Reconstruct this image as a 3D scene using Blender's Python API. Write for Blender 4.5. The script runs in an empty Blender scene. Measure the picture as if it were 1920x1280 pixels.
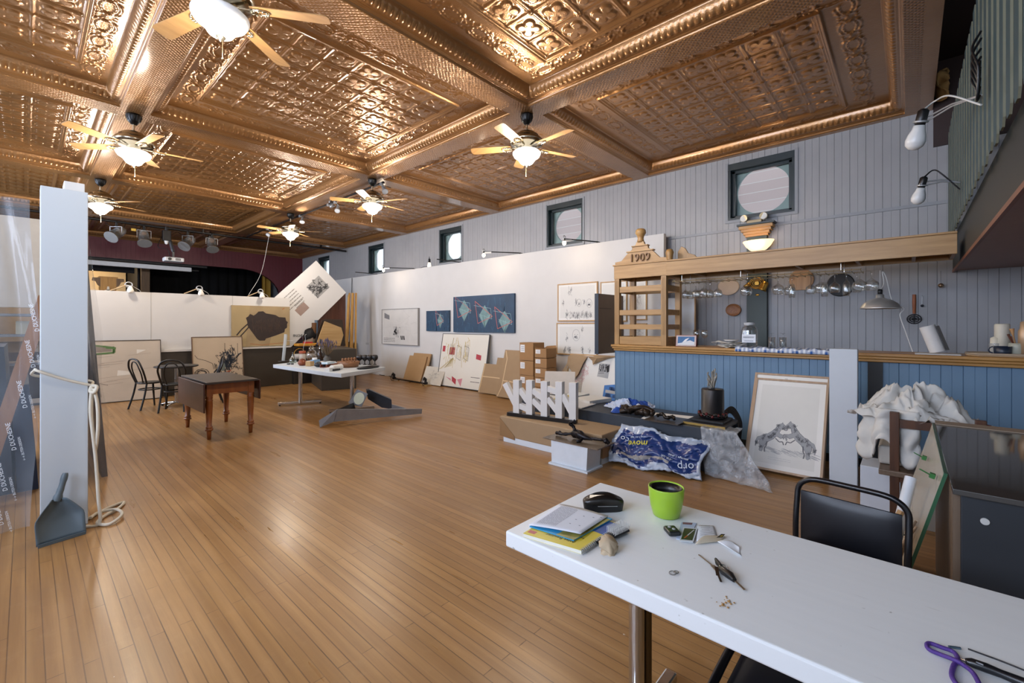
import bpy, math, random
import numpy as np
from mathutils import Vector, Matrix, Euler
random.seed(7)
PI = math.pi
V = Vector
SC = bpy.context.scene
COL = SC.collection
# ---- camera model of the room: eye height 1.5 m, level view, X to the bar wall, Y to the stage
YAW = math.radians(47.9); FPX = 824.0; HV = 608.0; CZ = 1.5
CAMP = V((0, 0, CZ)); FW = V((math.sin(YAW), math.cos(YAW), 0)); RT = V((math.cos(YAW), -math.sin(YAW), 0))
def ray(u, v): return FW + RT*((u-960)/FPX) + V((0, 0, (HV-v)/FPX))
def gz(u, v, z=0): d = ray(u, v); return CAMP + d*((z-CZ)/d.z)
def gx(u, v, x): d = ray(u, v); return CAMP + d*(x/d.x)
def gy(u, v, y): d = ray(u, v); return CAMP + d*(y/d.y)
# ---- materials
def lin(c): return c/12.92 if c <= .04045 else ((c+.055)/1.055)**2.4
def C(h):
    h = h.lstrip('#'); return tuple(lin(int(h[i:i+2], 16)/255) for i in (0, 2, 4)) + (1,)
MATS = {}
class NT:
    def __init__(s, name):
        s.m = bpy.data.materials.new(name); s.m.use_nodes = True; s.n = s.m.node_tree.nodes; s.l = s.m.node_tree.links
        s.b = s.n['Principled BSDF']; s.out = s.n['Material Output']
    def node(s, t, **kw):
        n = s.n.new(t)
        for k, v in kw.items():
            if k.startswith('i_'):
                key = k[2:]; key = int(key) if key.isdigit() else key.replace('_', ' ')
                n.inputs[key].default_value = v
            else: setattr(n, k, v)
        return n
    def link(s, a, b): s.l.new(a, b)
    def math(s, op, a, b=None, c=None):
        n = s.n.new('ShaderNodeMath'); n.operation = op
        for i, x in enumerate((a, b, c)):
            if x is None: continue
            if isinstance(x, (int, float)): n.inputs[i].default_value = x
            else: s.l.new(x, n.inputs[i])
        return n.outputs[0]
    def mix(s, f, a, b, mode='MIX'):
        n = s.n.new('ShaderNodeMix'); n.data_type = 'RGBA'; n.blend_type = mode
        for i, x in ((0, f), (6, a), (7, b)):
            if isinstance(x, (int, float, tuple)): n.inputs[i].default_value = x
            else: s.l.new(x, n.inputs[i])
        return n.outputs[2]
    def coord(s, scale=(1, 1, 1), rot=(0, 0, 0)):
        t = s.n.new('ShaderNodeTexCoord'); mp = s.n.new('ShaderNodeMapping')
        mp.inputs['Scale'].default_value = scale; mp.inputs['Rotation'].default_value = rot
        s.l.new(t.outputs['Object'], mp.inputs[0]); return mp.outputs[0]
    def noise(s, vec, scale, detail=3, rough=.5):
        n = s.node('ShaderNodeTexNoise', i_Scale=scale, i_Detail=detail, i_Roughness=rough); s.l.new(vec, n.inputs['Vector']); return n.outputs[0]
    def ramp(s, f, stops):
        n = s.n.new('ShaderNodeValToRGB'); e = n.color_ramp.elements
        while len(e) < len(stops): e.new(.5)
        for x, (p, c) in zip(e, stops): x.position = p; x.color = c
        s.l.new(f, n.inputs[0]); return n.outputs[0]
    def bump(s, h, strength=.2, dist=.01, prev=None):
        n = s.node('ShaderNodeBump', i_Strength=strength, i_Distance=dist); s.l.new(h, n.inputs['Height'])
        if prev: s.l.new(prev, n.inputs['Normal'])
        s.l.new(n.outputs[0], s.b.inputs['Normal']); return n.outputs[0]
    def set(s, **kw):
        for k, v in kw.items():
            k = k.replace('_', ' ')
            if isinstance(v, (int, float, tuple)): s.b.inputs[k].default_value = v
            else: s.l.new(v, s.b.inputs[k])
def M(h, rough=.5, metal=0, var=.06, scale=9, bump=0, bscale=60, **kw):
    """painted / plain surface with a little procedural mottling"""
    key = (h, rough, metal, var, scale, bump, bscale, tuple(sorted(kw.items())))
    if key in MATS: return MATS[key]
    t = NT('surface_'+h); c = C(h)
    if var or bump: vec = t.coord()
    if var:
        f = t.noise(vec, scale, 4)
        t.set(Base_Color=t.mix(f, tuple(x*(1-var*1.6) for x in c[:3])+(1,), tuple(min(1, x*(1+var*1.6)) for x in c[:3])+(1,)))
    else: t.set(Base_Color=c)
    if bump: t.bump(t.noise(vec, bscale, 4), bump, .004)
    t.set(Roughness=rough, Metallic=metal, **kw)
    MATS[key] = t.m; return t.m
def WOOD(h1, h2, scale=1, axis=2, rough=.45, **kw):
    key = ('wood', h1, h2, scale, axis, rough)
    if key in MATS: return MATS[key]
    t = NT('wood_'+h1); sc = [22*scale]*3; sc[axis] = 1.6*scale
    vec = t.coord(tuple(sc)); f = t.noise(vec, 1, 6, .62); g = t.noise(vec, 5, 3)
    col = t.mix(t.math('MULTIPLY', g, .25), t.ramp(f, [(.32, C(h1)), (.68, C(h2))]), C(h1))
    t.set(Base_Color=col, Roughness=rough, **kw); t.bump(f, .12, .002)
    MATS[key] = t.m; return t.m
def GLASS(h='ffffff', rough=.02, alpha=None, key=None):
    k = ('glass', h, rough, alpha)
    if k in MATS: return MATS[k]
    t = NT('glass_'+h)
    if alpha is None:                                              # thin-walled glass: clear face-on, mirror-like at the rims
        tr = t.node('ShaderNodeBsdfTransparent'); tr.inputs[0].default_value = tuple(.55+.45*x for x in C(h)[:3])+(1,); gl = t.node('ShaderNodeBsdfGlossy', i_Roughness=max(.03, rough)); gl.inputs[0].default_value = (1, 1, 1, 1)
        lw = t.node('ShaderNodeLayerWeight', i_Blend=.35); mx = t.node('ShaderNodeMixShader'); t.link(t.math('ADD', t.math('MULTIPLY', lw.outputs['Facing'], .55), .045+rough), mx.inputs[0]); t.link(tr.outputs[0], mx.inputs[1]); t.link(gl.outputs[0], mx.inputs[2]); t.link(mx.outputs[0], t.out.inputs[0])
    else: t.set(Base_Color=C(h), Roughness=rough, Alpha=alpha, IOR=1.45)
    MATS[k] = t.m; return t.m
def EMIT(h, s):
    k = ('emit', h, s)
    if k in MATS: return MATS[k]
    t = NT('lit_'+h); t.set(Base_Color=C(h), Emission_Color=C(h), Emission_Strength=s, Roughness=.3)
    MATS[k] = t.m; return t.m
# ---- mesh builder
class MB:
    def __init__(s): s.v = []; s.f = []; s.mi = []; s.sm = []; s.cur = 0; s.M = Matrix()
    def mat(s, i): s.cur = i; return s
    def at(s, M): s.M = M; return s
    def add(s, vs, fs, smooth=False):
        b = len(s.v); s.v.extend(s.M @ V(p) for p in vs)
        for f in fs: s.f.append([b+i for i in f]); s.mi.append(s.cur); s.sm.append(smooth)
        return s
    def bx(s, x0, x1, y0, y1, z0, z1):
        return s.add([(x0, y0, z0), (x1, y0, z0), (x1, y1, z0), (x0, y1, z0), (x0, y0, z1), (x1, y0, z1), (x1, y1, z1), (x0, y1, z1)],
                     [(3, 2, 1, 0), (4, 5, 6, 7), (0, 1, 5, 4), (1, 2, 6, 5), (2, 3, 7, 6), (3, 0, 4, 7)])
    def box(s, c, d): return s.bx(c[0]-d[0]/2, c[0]+d[0]/2, c[1]-d[1]/2, c[1]+d[1]/2, c[2]-d[2]/2, c[2]+d[2]/2)
    def bar(s, p, q, w, h, up=(0, 0, 1)):
        """rectangular bar from p to q, w across, h along up"""
        p, q = V(p), V(q); d = (q-p).normalized(); u = V(up); r = d.cross(u)
        if r.length < 1e-4: r = d.cross(V((1, 0, 0)))
        r.normalize(); u = r.cross(d); a, b = r*w/2, u*h/2
        return s.add([p-a-b, p+a-b, p+a+b, p-a+b, q-a-b, q+a-b, q+a+b, q-a+b],
                     [(3, 2, 1, 0), (4, 5, 6, 7), (0, 1, 5, 4), (1, 2, 6, 5), (2, 3, 7, 6), (3, 0, 4, 7)])
    def tube(s, pts, r, n=8, closed=False):
        pts = [V(p) for p in pts]; N = len(pts); rs = r if isinstance(r, (list, tuple)) else [r]*N
        vs = []; prev = None
        for i, p in enumerate(pts):
            a = pts[i-1] if (i or closed) else p; b = pts[(i+1) % N] if (i < N-1 or closed) else p
            d = (b-a).normalized()
            if prev is None: nrm = d.orthogonal().normalized()
            else:
                nrm = prev-d*prev.dot(d); nrm = nrm.normalized() if nrm.length > 1e-6 else d.orthogonal().normalized()
            prev = nrm; bi = d.cross(nrm)
            vs += [p+(nrm*math.cos(2*PI*k/n)+bi*math.sin(2*PI*k/n))*rs[i] for k in range(n)]
        fs = [(i*n+k, i*n+(k+1) % n, ((i+1) % N)*n+(k+1) % n, ((i+1) % N)*n+k) for i in range(N if closed else N-1) for k in range(n)]
        s.add(vs, fs, True)
        if not closed: s.add(vs[:n], [tuple(range(n))[::-1]]); s.add(vs[-n:], [tuple(range(n))])
        return s
    def cyl(s, p, q, r, r2=None, n=16): return s.tube([p, q], [r, r if r2 is None else r2], n)
    def lathe(s, prof, n=24, c=(0, 0, 0), wob=0):
        vs = []; m = len(prof)
        for r, z in prof:
            for k in range(n):
                a = 2*PI*k/n; rr = max(r, 1e-4)*(1+wob*math.cos(a*6)); vs.append((c[0]+rr*math.cos(a), c[1]+rr*math.sin(a), c[2]+z))
        return s.add(vs, [(i*n+k, i*n+(k+1) % n, (i+1)*n+(k+1) % n, (i+1)*n+k) for i in range(m-1) for k in range(n)], True)
    def ball(s, c, r, sc=(1, 1, 1), n=14, jit=0):
        m = n//2+1; vs = []
        for i in range(m+1):
            th = PI*i/m
            for k in range(n):
                a = 2*PI*k/n; j = 1+random.uniform(-jit, jit)
                vs.append((c[0]+r*sc[0]*math.sin(th)*math.cos(a)*j, c[1]+r*sc[1]*math.sin(th)*math.sin(a)*j, c[2]-r*sc[2]*math.cos(th)*j))
        return s.add(vs, [(i*n+k, i*n+(k+1) % n, (i+1)*n+(k+1) % n, (i+1)*n+k) for i in range(m) for k in range(n)], True)
    def prism(s, poly, y0, y1):
        """outline in (x, z), thickness along y from y0 to y1"""
        n = len(poly); s.add([(x, y0, z) for x, z in poly]+[(x, y1, z) for x, z in poly],
              [tuple(range(n)), tuple(range(2*n-1, n-1, -1))]+[(i, n+i, n+(i+1) % n, (i+1) % n) for i in range(n)]); return s
    def slab(s, poly, z0, z1):
        """outline in (x, y), thickness along z"""
        n = len(poly); s.add([(x, y, z0) for x, y in poly]+[(x, y, z1) for x, y in poly],
              [tuple(range(n))[::-1], tuple(range(n, 2*n))]+[(i, (i+1) % n, n+(i+1) % n, n+i) for i in range(n)]); return s
    def grid(s, nu, nv, fn, smooth=True):
        vs = [fn(i/nu, j/nv) for j in range(nv+1) for i in range(nu+1)]
        return s.add(vs, [(j*(nu+1)+i, j*(nu+1)+i+1, (j+1)*(nu+1)+i+1, (j+1)*(nu+1)+i) for j in range(nv) for i in range(nu)], smooth)
    # flat art on an upright canvas whose face looks to -y
    def poly(s, pts, o=.001): return s.add([(x, -o, z) for x, z in pts], [tuple(range(len(pts)))])
    def stroke(s, pts, w=.004, o=.0015):
        for (a, b), (c, d) in zip(pts, pts[1:]):
            L = math.hypot(c-a, d-b) or 1e-6; nx, nz = -(d-b)/L*w/2, (c-a)/L*w/2
            s.poly([(a-nx, b-nz), (c-nx, d-nz), (c+nx, d+nz), (a+nx, b+nz)], o)
        return s
    def build(s, name, mats, parent=None, bevel=0, seg=2, solid=0, sub=0, world=False):
        me = bpy.data.meshes.new(name); vs = s.v
        if world and parent is not None:
            inv = parent_matrix(parent).inverted(); vs = [inv @ p for p in vs]
        me.from_pydata([tuple(p) for p in vs], [], s.f); me.update()
        for m in (mats if isinstance(mats, (list, tuple)) else [mats]): me.materials.append(m)
        me.polygons.foreach_set('material_index', s.mi); me.polygons.foreach_set('use_smooth', s.sm)
        o = bpy.data.objects.new(name, me); COL.objects.link(o)
        if parent is not None: o.parent = parent
        if solid: md = o.modifiers.new('thickness', 'SOLIDIFY'); md.thickness = solid; md.offset = 0
        if bevel: md = o.modifiers.new('edge', 'BEVEL'); md.width = bevel; md.segments = seg; md.limit_method = 'ANGLE'; md.angle_limit = .6
        if sub: md = o.modifiers.new('soft', 'SUBSURF'); md.levels = sub; md.render_levels = sub
        return o
def parent_matrix(o):
    m = Matrix.LocRotScale(o.location, o.rotation_euler, o.scale)
    return parent_matrix(o.parent) @ m if o.parent else m
def tag(o, label, cat, group=None, kind=None):
    o['label'] = label; o['category'] = cat
    if group: o['group'] = group
    if kind: o['kind'] = kind
    return o
def struct(o, kind='structure'): o['kind'] = kind; return o
def thing(name, label, cat, loc=(0, 0, 0), rz=0, group=None, rx=0, ry=0):
    o = bpy.data.objects.new(name, None); COL.objects.link(o); o.empty_display_size = .05
    o.location = loc; o.rotation_euler = (rx, ry, rz); return tag(o, label, cat, group)
def dup(root, loc, rz=None, label=None, group=None, scale=None, rot=None):
    def cp(o, par):
        c = o.copy(); COL.objects.link(c)
        if par is not None: c.parent = par
        for ch in [x for x in bpy.data.objects if x.parent == o]: cp(ch, c)
        return c
    r = cp(root, None); r.location = loc
    if rz is not None: r.rotation_euler.z = rz
    if rot is not None: r.rotation_euler = rot
    if scale is not None: r.scale = (scale,)*3 if isinstance(scale, (int, float)) else scale
    if label: r['label'] = label
    if group: r['group'] = group
    return r
def arc(c, r, a0, a1, n, plane='xz'):
    out = []
    for i in range(n+1):
        a = a0+(a1-a0)*i/n; x, y = r*math.cos(a), r*math.sin(a)
        out.append({'xz': (c[0]+x, c[1], c[2]+y), 'xy': (c[0]+x, c[1]+y, c[2]), 'yz': (c[0], c[1]+x, c[2]+y)}[plane])
    return out
def spline(pts, n=8):
    """smooth curve through the points (Catmull-Rom)"""
    P = [V(p) for p in pts]; P = [P[0]*2-P[1]]+P+[P[-1]*2-P[-2]]; out = []
    for i in range(1, len(P)-2):
        for k in range(n):
            t = k/n; a, b, c, d = P[i-1:i+3]
            out.append(.5*((2*b)+(c-a)*t+(2*a-5*b+4*c-d)*t*t+(3*b-a-3*c+d)*t**3))
    return out+[P[-2]]
def text(name, body, size, mat, parent, loc, rot, ext=.001, align='CENTER', shear=0, sx=1):
    cu = bpy.data.curves.new(name, 'FONT'); cu.body = body; cu.size = size; cu.extrude = ext; cu.align_x = align; cu.align_y = 'CENTER'; cu.shear = shear
    cu.resolution_u = 2
    f = bpy.data.objects.new('lettering', cu); COL.objects.link(f)
    me = bpy.data.meshes.new_from_object(f.evaluated_get(bpy.context.evaluated_depsgraph_get())); bpy.data.objects.remove(f); bpy.data.curves.remove(cu)
    me.materials.clear(); me.materials.append(mat)
    o = bpy.data.objects.new(name, me); COL.objects.link(o); o.location = loc; o.rotation_euler = rot; o.scale = (sx, 1, 1)
    if parent is not None: o.parent = parent
    return o
def scribble(b, cx, cz, rx, rz, n, w=.003, o=.0016):
    p = [(cx+random.gauss(0, .5)*rx, cz+random.gauss(0, .5)*rz) for _ in range(2)]
    for _ in range(n):
        q = (cx+max(-1, min(1, random.gauss(0, .5)))*rx, cz+max(-1, min(1, random.gauss(0, .5)))*rz)
        b.stroke([p[-1], ((p[-1][0]+q[0])/2+random.uniform(-.2, .2)*rx, (p[-1][1]+q[1])/2+random.uniform(-.2, .2)*rz), q], w*random.uniform(.6, 1.5), o); p.append(q)
    return b
def lines(b, x0, x1, z0, z1, n, w=.004, o=.0016):
    """rows of text too small to read, as broken dashes"""
    for i in range(n):
        z = z1-(z1-z0)*i/max(1, n-1); x = x0
        while x < x1-.004:
            L = random.uniform(.02, .09)*(x1-x0)*2; b.stroke([(x, z), (min(x1, x+L), z)], w, o); x += L+.02*(x1-x0)
    return b
# ---------------------------------------------------------------- setting
XW, XL, YF, YB = 7.3, -2.34, 17.7, -5.0      # bar wall, left wall, stage wall, street wall
m_white = M('cfcdca', .7, var=.03, scale=3); m_grey_wall = M('99999b', .45, var=.05, scale=5); m_blue = M('5f7d98', .45, var=.06, scale=4)
m_maroon = M('5c242d', .4, var=.06); m_black = M('0b0b0d', .8, var=.1); m_blackmetal = M('0e0f12', .35); m_chrome = M('c9c9c9', .18, 1, var=.02)
m_steel = M('8b8d90', .38, .9, var=.1, scale=14); m_dgreen = M('16262a', .4); m_oak = WOOD('97713f', 'b8925a', 1, 1, .4); m_oakv = WOOD('8f6b3a', 'b08a54', 1, 2, .4)
m_oakx = WOOD('97713f', 'b8925a', 1, 0, .4); m_kraft = M('9a8060', .75, var=.06, scale=6, bump=.15, bscale=12); m_carton = M('99734a', .8, var=.05)
m_paper = M('e6e4df', .8, var=.02); m_cream = M('cfc0a6', .75, var=.05, scale=4); m_darkgrey = M('2a2d32', .5, var=.08, scale=7); m_brown_grey = M('37322c', .55, var=.08)
m_brass = M('b28a3e', .3, .9); m_glass = GLASS(); m_ink = M('1d1d20', .7, var=0); m_pencil = M('6c6c6e', .8, var=0); m_cord = M('d7d7d3', .5, var=0)

def floor_mat():
    t = NT('maple_strip_floor'); vec = t.coord(rot=(0, 0, PI/2))
    br = t.node('ShaderNodeTexBrick', offset=.37, offset_frequency=2, i_Scale=1, i_Mortar_Size=.0024, i_Mortar_Smooth=.2, i_Bias=0, i_Brick_Width=1.35, i_Row_Height=.057)
    br.inputs['Color1'].default_value = C('9a7240'); br.inputs['Color2'].default_value = C('a87e4b'); br.inputs['Mortar'].default_value = C('3d2814')
    t.link(vec, br.inputs['Vector'])
    grain = t.noise(t.coord((70, 3.0, 1)), 1, 6, .65); strip = t.noise(t.coord((17.5, .5, 1)), 1, 1, .3); big = t.noise(t.coord((1, .6, 1)), .9, 5, .65); fine = t.noise(t.coord(), 7, 6, .7)
    # every groove is a bit different: long breaks where it is filled with wax, open elsewhere
    gap = t.ramp(t.noise(t.coord((18, .8, 1)), 1, 2), [(.38, (0, 0, 0, 1)), (.55, (1, 1, 1, 1))])
    b2 = t.mix(br.outputs['Fac'], br.outputs['Color'], t.mix(gap, C('7a5836'), C('2a1b10')))
    c = t.mix(t.ramp(grain, [(.42, (0, 0, 0, 1)), (.72, (.55, .55, .55, 1))]), b2, C('86603a'))
    c = t.mix(t.ramp(strip, [(.35, (.5, .5, .5, 1)), (.62, (0, 0, 0, 1))]), c, C('8a6238')); c = t.mix(t.ramp(strip, [(.5, (0, 0, 0, 1)), (.75, (.45, .45, .45, 1))]), c, C('b68c5a'))
    c = t.mix(t.ramp(big, [(.4, (0, 0, 0, 1)), (.75, (.5, .5, .5, 1))]), c, C('7e5f41'))
    c = t.mix(t.ramp(fine, [(.55, (0, 0, 0, 1)), (.8, (.16, .16, .16, 1))]), c, C('bfa078'))
    spots = t.noise(t.coord(), 26, 2, .4)
    c = t.mix(t.ramp(spots, [(.80, (0, 0, 0, 1)), (.83, (.8, .8, .8, 1))]), c, C('d8cfbf'))
    t.set(Base_Color=c, Roughness=t.ramp(t.noise(t.coord((9, .7, 1)), 1, 4), [(.3, (.27, .27, .27, 1)), (.7, (.40, .40, .40, 1))]), Specular_IOR_Level=.45)
    n = t.bump(t.math('SUBTRACT', 1, br.outputs['Fac']), .35, .0015)
    t.bump(t.noise(t.coord((3, .6, 1)), 6, 2), .05, .004, n)
    return t.m
b = MB(); b.bx(XL-.2, XW+.2, YB-.2, 22, -.05, 0); struct(b.build('floor', floor_mat()))

def copper():
    t = NT('embossed_copper_tin'); vec = t.coord()
    f = t.noise(vec, 2.2, 4); c = t.mix(f, C('8f653a'), C('ab7e4e'))
    ham = t.node('ShaderNodeTexVoronoi', i_Scale=80); t.link(vec, ham.inputs['Vector'])
    n = t.bump(ham.outputs['Distance'], .3, .003); n = t.bump(t.noise(vec, 14, 2), .22, .012, n)
    # diamond pattern on the flat of the ribs, which lies lowest in each panel
    sx = t.n.new('ShaderNodeSeparateXYZ'); tc = t.n.new('ShaderNodeTexCoord'); t.link(tc.outputs['Object'], sx.inputs[0])
    u = t.math('PINGPONG', t.math('ADD', sx.outputs[0], sx.outputs[1]), .022); w = t.math('PINGPONG', t.math('SUBTRACT', sx.outputs[0], sx.outputs[1]), .022)
    low = t.math('LESS_THAN', sx.outputs[2], .0015)
    h = t.math('MULTIPLY', t.math('MULTIPLY', t.math('MINIMUM', u, w), 45), low)
    t.bump(t.math('MULTIPLY', h, -1), .7, .012, n)
    t.set(Base_Color=c, Metallic=.62, Roughness=.32, Coat_Weight=.6, Coat_Roughness=.13)
    return t.m
m_copper = copper()
HX, HY = 1.615, 1.79                                           # half a coffer, rib centre to rib centre
CX = [5.735, 2.505, -.725]; CY = [-.1+HY+3.58*k for k in range(5)]
def axis_lines(H, flat):
    a = np.arange(0, flat, .0095); c = np.arange(flat, H+.001, .0042); h = np.concatenate([a, c]); h[-1] = H
    return np.concatenate([-h[:0:-1], h])
def coffer_mesh():
    xs, ys = axis_lines(HX, 1.30), axis_lines(HY, 1.475)
    X, Y = np.meshgrid(xs, ys); ex = HX-.14-np.abs(X); ey = HY-.14-np.abs(Y); e = np.minimum(ex, ey); along = np.where(ex < ey, Y, X)
    sm = lambda a, b, v: np.clip((v-a)/(b-a), 0, 1)
    h = .03*sm(-.001, .004, e)+.010*sm(.018, .024, e)
    cv = sm(.045, .13, e); h += np.where(cv > 0, .085*(1-np.sqrt(np.clip(1-cv**2, 0, 1)))*.6+.085*cv*.4, 0)
    egg = np.abs(np.sin(PI*along/.06))**.6*np.sin(PI*sm(.05, .13, e)); h -= .020*egg
    h += .03*sm(.132, .136, e)
    # scrolled border half way between cove and panel
    PX = 1.0675; px, py = PX-np.abs(X), PX-np.abs(Y); p = np.minimum(px, py)
    bw = np.where(ex < ey, HX-.28-PX, HY-.28-PX); mid = .14+bw*.5; sv = e-mid; q = .34; reg = (e > .15) & (p < -.055)
    n = np.maximum(2, np.round(2*(np.where(ex < ey, HY, HX)-.42)/q)); Lr = 2*(np.where(ex < ey, HY, HX)-.42)/n
    t_ = np.mod(along+Lr*n/2, Lr)-Lr/2; rr = np.sqrt((t_/.105)**2+(sv/.050)**2)
    oval = np.exp(-((rr-1)/.13)**2)*(.75+.25*np.sin(np.arctan2(sv/.05, t_/.105)*14)); inner = .35*sm(0, .25, 1-rr)
    c_ = np.abs(t_)-Lr/2+.035; rl = np.hypot(c_/1.3, sv)
    leaf = sum(np.exp(-(np.hypot(c_-a_, np.abs(sv)-b_)/w_)**2) for a_, b_, w_ in ((-.01, .03, .016), (-.035, .055, .014), (.015, .062, .013), (-.06, .075, .012), (.02, .0, .018), (-.03, .012, .012)))
    leaf = leaf*(.7+.3*np.sin((c_+sv)*420))+.6*np.exp(-((np.abs(sv)-.072-.012*np.cos(t_*30))/.008)**2)*(np.abs(t_) < .10)
    h -= np.where(reg, .017*oval+.008*inner+.014*leaf, 0)
    # moulded frame round the field
    h -= .026*np.exp(-((p+.038)/.013)**2)+.016*np.exp(-((p+.010)/.008)**2)
    h += .012*sm(-.004, .006, p)
    T = .305; fx = np.mod(X+PX, T)-T/2; fy = np.mod(Y+PX, T)-T/2; ins = p > .008
    d = np.full_like(X, 9.)
    for sx in (-1, 1):
        for sy in (-1, 1): d = np.minimum(d, np.hypot(fx-sx*.047, fy-sy*.047)-.050)
    d = np.minimum(d, np.maximum(np.abs(fx), np.abs(fy))-.045); quat = sm(-.002, .010, -d)*.013
    gx_, gy_ = T/2-np.abs(fx), T/2-np.abs(fy)
    ribs = .014*np.exp(-((gy_-.012)/.007)**2)+.010*np.exp(-((gx_-.005)/.006)**2)
    lens = 0
    for cx_, cy_, a_, b_ in ((0, .116, .05, .012), (0, -.116, .05, .012), (.116, 0, .012, .05), (-.116, 0, .012, .05)):
        lens = lens+.007*np.exp(-(((fx-cx_)/a_)**2+((fy-cy_)/b_)**2)*2)
    cor = .006*np.exp(-((np.abs(np.abs(fx)-np.abs(fy))/.012)**2))*sm(.155, .17, np.hypot(fx, fy))
    h -= np.where(ins, quat+ribs+lens+cor, 0)
    nx, ny = len(xs), len(ys); co = np.stack([X, Y, h], -1).reshape(-1, 3)
    i = np.arange(nx*ny).reshape(ny, nx); quads = np.stack([i[:-1, :-1], i[1:, :-1], i[1:, 1:], i[:-1, 1:]], -1).reshape(-1, 4)
    me = bpy.data.meshes.new('ceiling'); me.vertices.add(len(co)); me.vertices.foreach_set('co', co.ravel().astype(np.float32))
    me.loops.add(quads.size); me.loops.foreach_set('vertex_index', quads.ravel().astype(np.int32))
    me.polygons.add(len(quads)); me.polygons.foreach_set('loop_start', np.arange(0, quads.size, 4, dtype=np.int32)); me.polygons.foreach_set('loop_total', np.full(len(quads), 4, dtype=np.int32))
    me.polygons.foreach_set('use_smooth', np.ones(len(quads), dtype=bool)); me.update(calc_edges=True); me.validate(); me.materials.append(m_copper); return me
CEIL = 4.07
cme = coffer_mesh(); ceil = bpy.data.objects.new('ceiling', None); COL.objects.link(ceil); struct(ceil)
for cy in CY:
    for cx in CX:
        o = bpy.data.objects.new('ceiling_panel', cme); COL.objects.link(o); o.location = (cx, cy, CEIL); o.parent = ceil; o['kind'] = 'structure'
b = MB(); b.bx(XL, XW, -.21, -.1, CEIL, CEIL+.5); struct(b.build('trim_1', m_copper))
b = MB(); b.bx(XL-.2, XW+.2, YB-.2, -.15, 4.62, 4.7); b.bx(XL-.2, XW+.2, -.2, 22, 4.62, 4.7); struct(b.build('ceiling_slab', M('2a1a12', .6)))

def beadboard(b, a0, a1, zr, pitch, pos, cuts=(), alt=0, g=.0035, dep=.006):
    """tongue-and-groove boards: pos(a, depth, z) places a point, zr(a) gives the z ranges at a"""
    k0 = int(math.floor(a0/pitch)); a = k0*pitch; edges = []; i = k0
    while a < a1:
        edges.append((a, 1 if (not alt or i % 2) else .45)); a += pitch; i += 1
    def strip(p, q, d0, d1):
        p, q = max(p, a0), min(q, a1)
        if q-p < 1e-4: return
        cs = sorted([p, q]+[c for c in cuts if p < c < q])
        for s, e in zip(cs, cs[1:]):
            f = lambda x: d0+(d1-d0)*(x-p)/(q-p)
            for z0, z1 in zr((s+e)/2): b.add([pos(s, f(s), z0), pos(e, f(e), z0), pos(e, f(e), z1), pos(s, f(s), z1)], [(0, 1, 2, 3)])
    for j, (e, k) in enumerate(edges):
        n = edges[j+1][0] if j+1 < len(edges) else a1; gg = g*k; n2 = edges[j+1][1]*g if j+1 < len(edges) else 0
        strip(e-gg, e, 0, dep*k); strip(e, e+gg, dep*k, 0); strip(e+gg, n-n2, 0, 0)
WIN = [1.64, 5.17, 8.72, 12.28, 15.84]; WS = .44; WZ0, WZ1 = 3.10, 3.97
def zr_right(y):
    for w in WIN:
        if abs(y-w) < WS: return [(0, WZ0), (WZ1, CEIL+.15)]
    return [(0, CEIL+.15)]
b = MB(); beadboard(b, YB, YF+4, zr_right, .083, lambda a, d, z: (XW+d, a, z), [w+s*WS for w in WIN for s in (-1, 1)], 1)
for z0, z1 in ((-.05, WZ0), (WZ1, 4.7)): b.bx(XW+.007, XW+.30, YB-.2, 22, z0, z1)
ys = [YB]+[w+s*WS for w in WIN for s in (-1, 1)]+[22]
for p, q in zip(ys[::2], ys[1::2]): b.bx(XW+.007, XW+.30, p, q, WZ0, WZ1)
struct(b.build('wall_right', m_grey_wall))
m_trim = M('8d9094', .45); m_pane = GLASS('eef4f4', 0, .08)
for i, w in enumerate(WIN):
    r = bpy.data.objects.new('window_%d' % (i+1), None); COL.objects.link(r); r.location = (XW, w, (WZ0+WZ1)/2); struct(r)
    f = MB(); s = WS; h = (WZ1-WZ0)/2
    f.bx(-.004, .10, -s, -s+.035, -h, h); f.bx(-.004, .10, s-.035, s, -h, h); f.bx(-.012, .12, -s, s, h-.10, h); f.bx(-.012, .12, -s, s, -h, -h+.035)
    f.bx(.07, .12, -s+.035, -s+.085, -h, h); f.bx(.07, .12, s-.085, s-.035, -h, h); f.bx(.07, .12, -s, s, h-.14, h-.1); f.bx(.07, .12, -s, s, -h+.035, -h+.075)
    f.build('window_frame', m_dgreen, r, .003)
    f = MB(); n = 48; R = .355
    ring = [(.16, R*math.cos(2*PI*k/n), R*math.sin(2*PI*k/n)) for k in range(n)]
    def sq(a): c_, s_ = math.cos(a), math.sin(a); m_ = max(abs(c_), abs(s_)); return (.16, .44*c_/m_, .44*s_/m_)
    outer = [sq(2*PI*k/n) for k in range(n)]; back = [(.21, y, z) for _, y, z in ring]
    f.add(outer+ring+back, [(k, (k+1) % n, n+(k+1) % n, n+k) for k in range(n)]+[(n+k, n+(k+1) % n, 2*n+(k+1) % n, 2*n+k) for k in range(n)])
    f.build('oculus_panel', M('7d9492', .5), r)
    f = MB(); f.bx(.18, .184, -.4, .4, -.4, .4); f.build('pane', m_pane, r)
    f = MB(); t_ = .04
    f.bx(-.015, 0, -s-t_, -s, -h-t_, h+.02); f.bx(-.015, 0, s, s+t_, -h-t_, h+.02); f.bx(-.02, 0, -s-t_, s+t_, -h-t_, -h); f.build('window_trim', m_trim, r)
# trim lines on the bar wall
struct(MB().bx(XW-.03, XW, -3.5, -.215, 3.62, 4.62).build('trim_9', M('2a150d', .5)))
b = MB(); b.bx(XW-.018, XW, -4.9, 3.0, 2.93, 2.97); struct(b.build('trim_2', m_trim))
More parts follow.
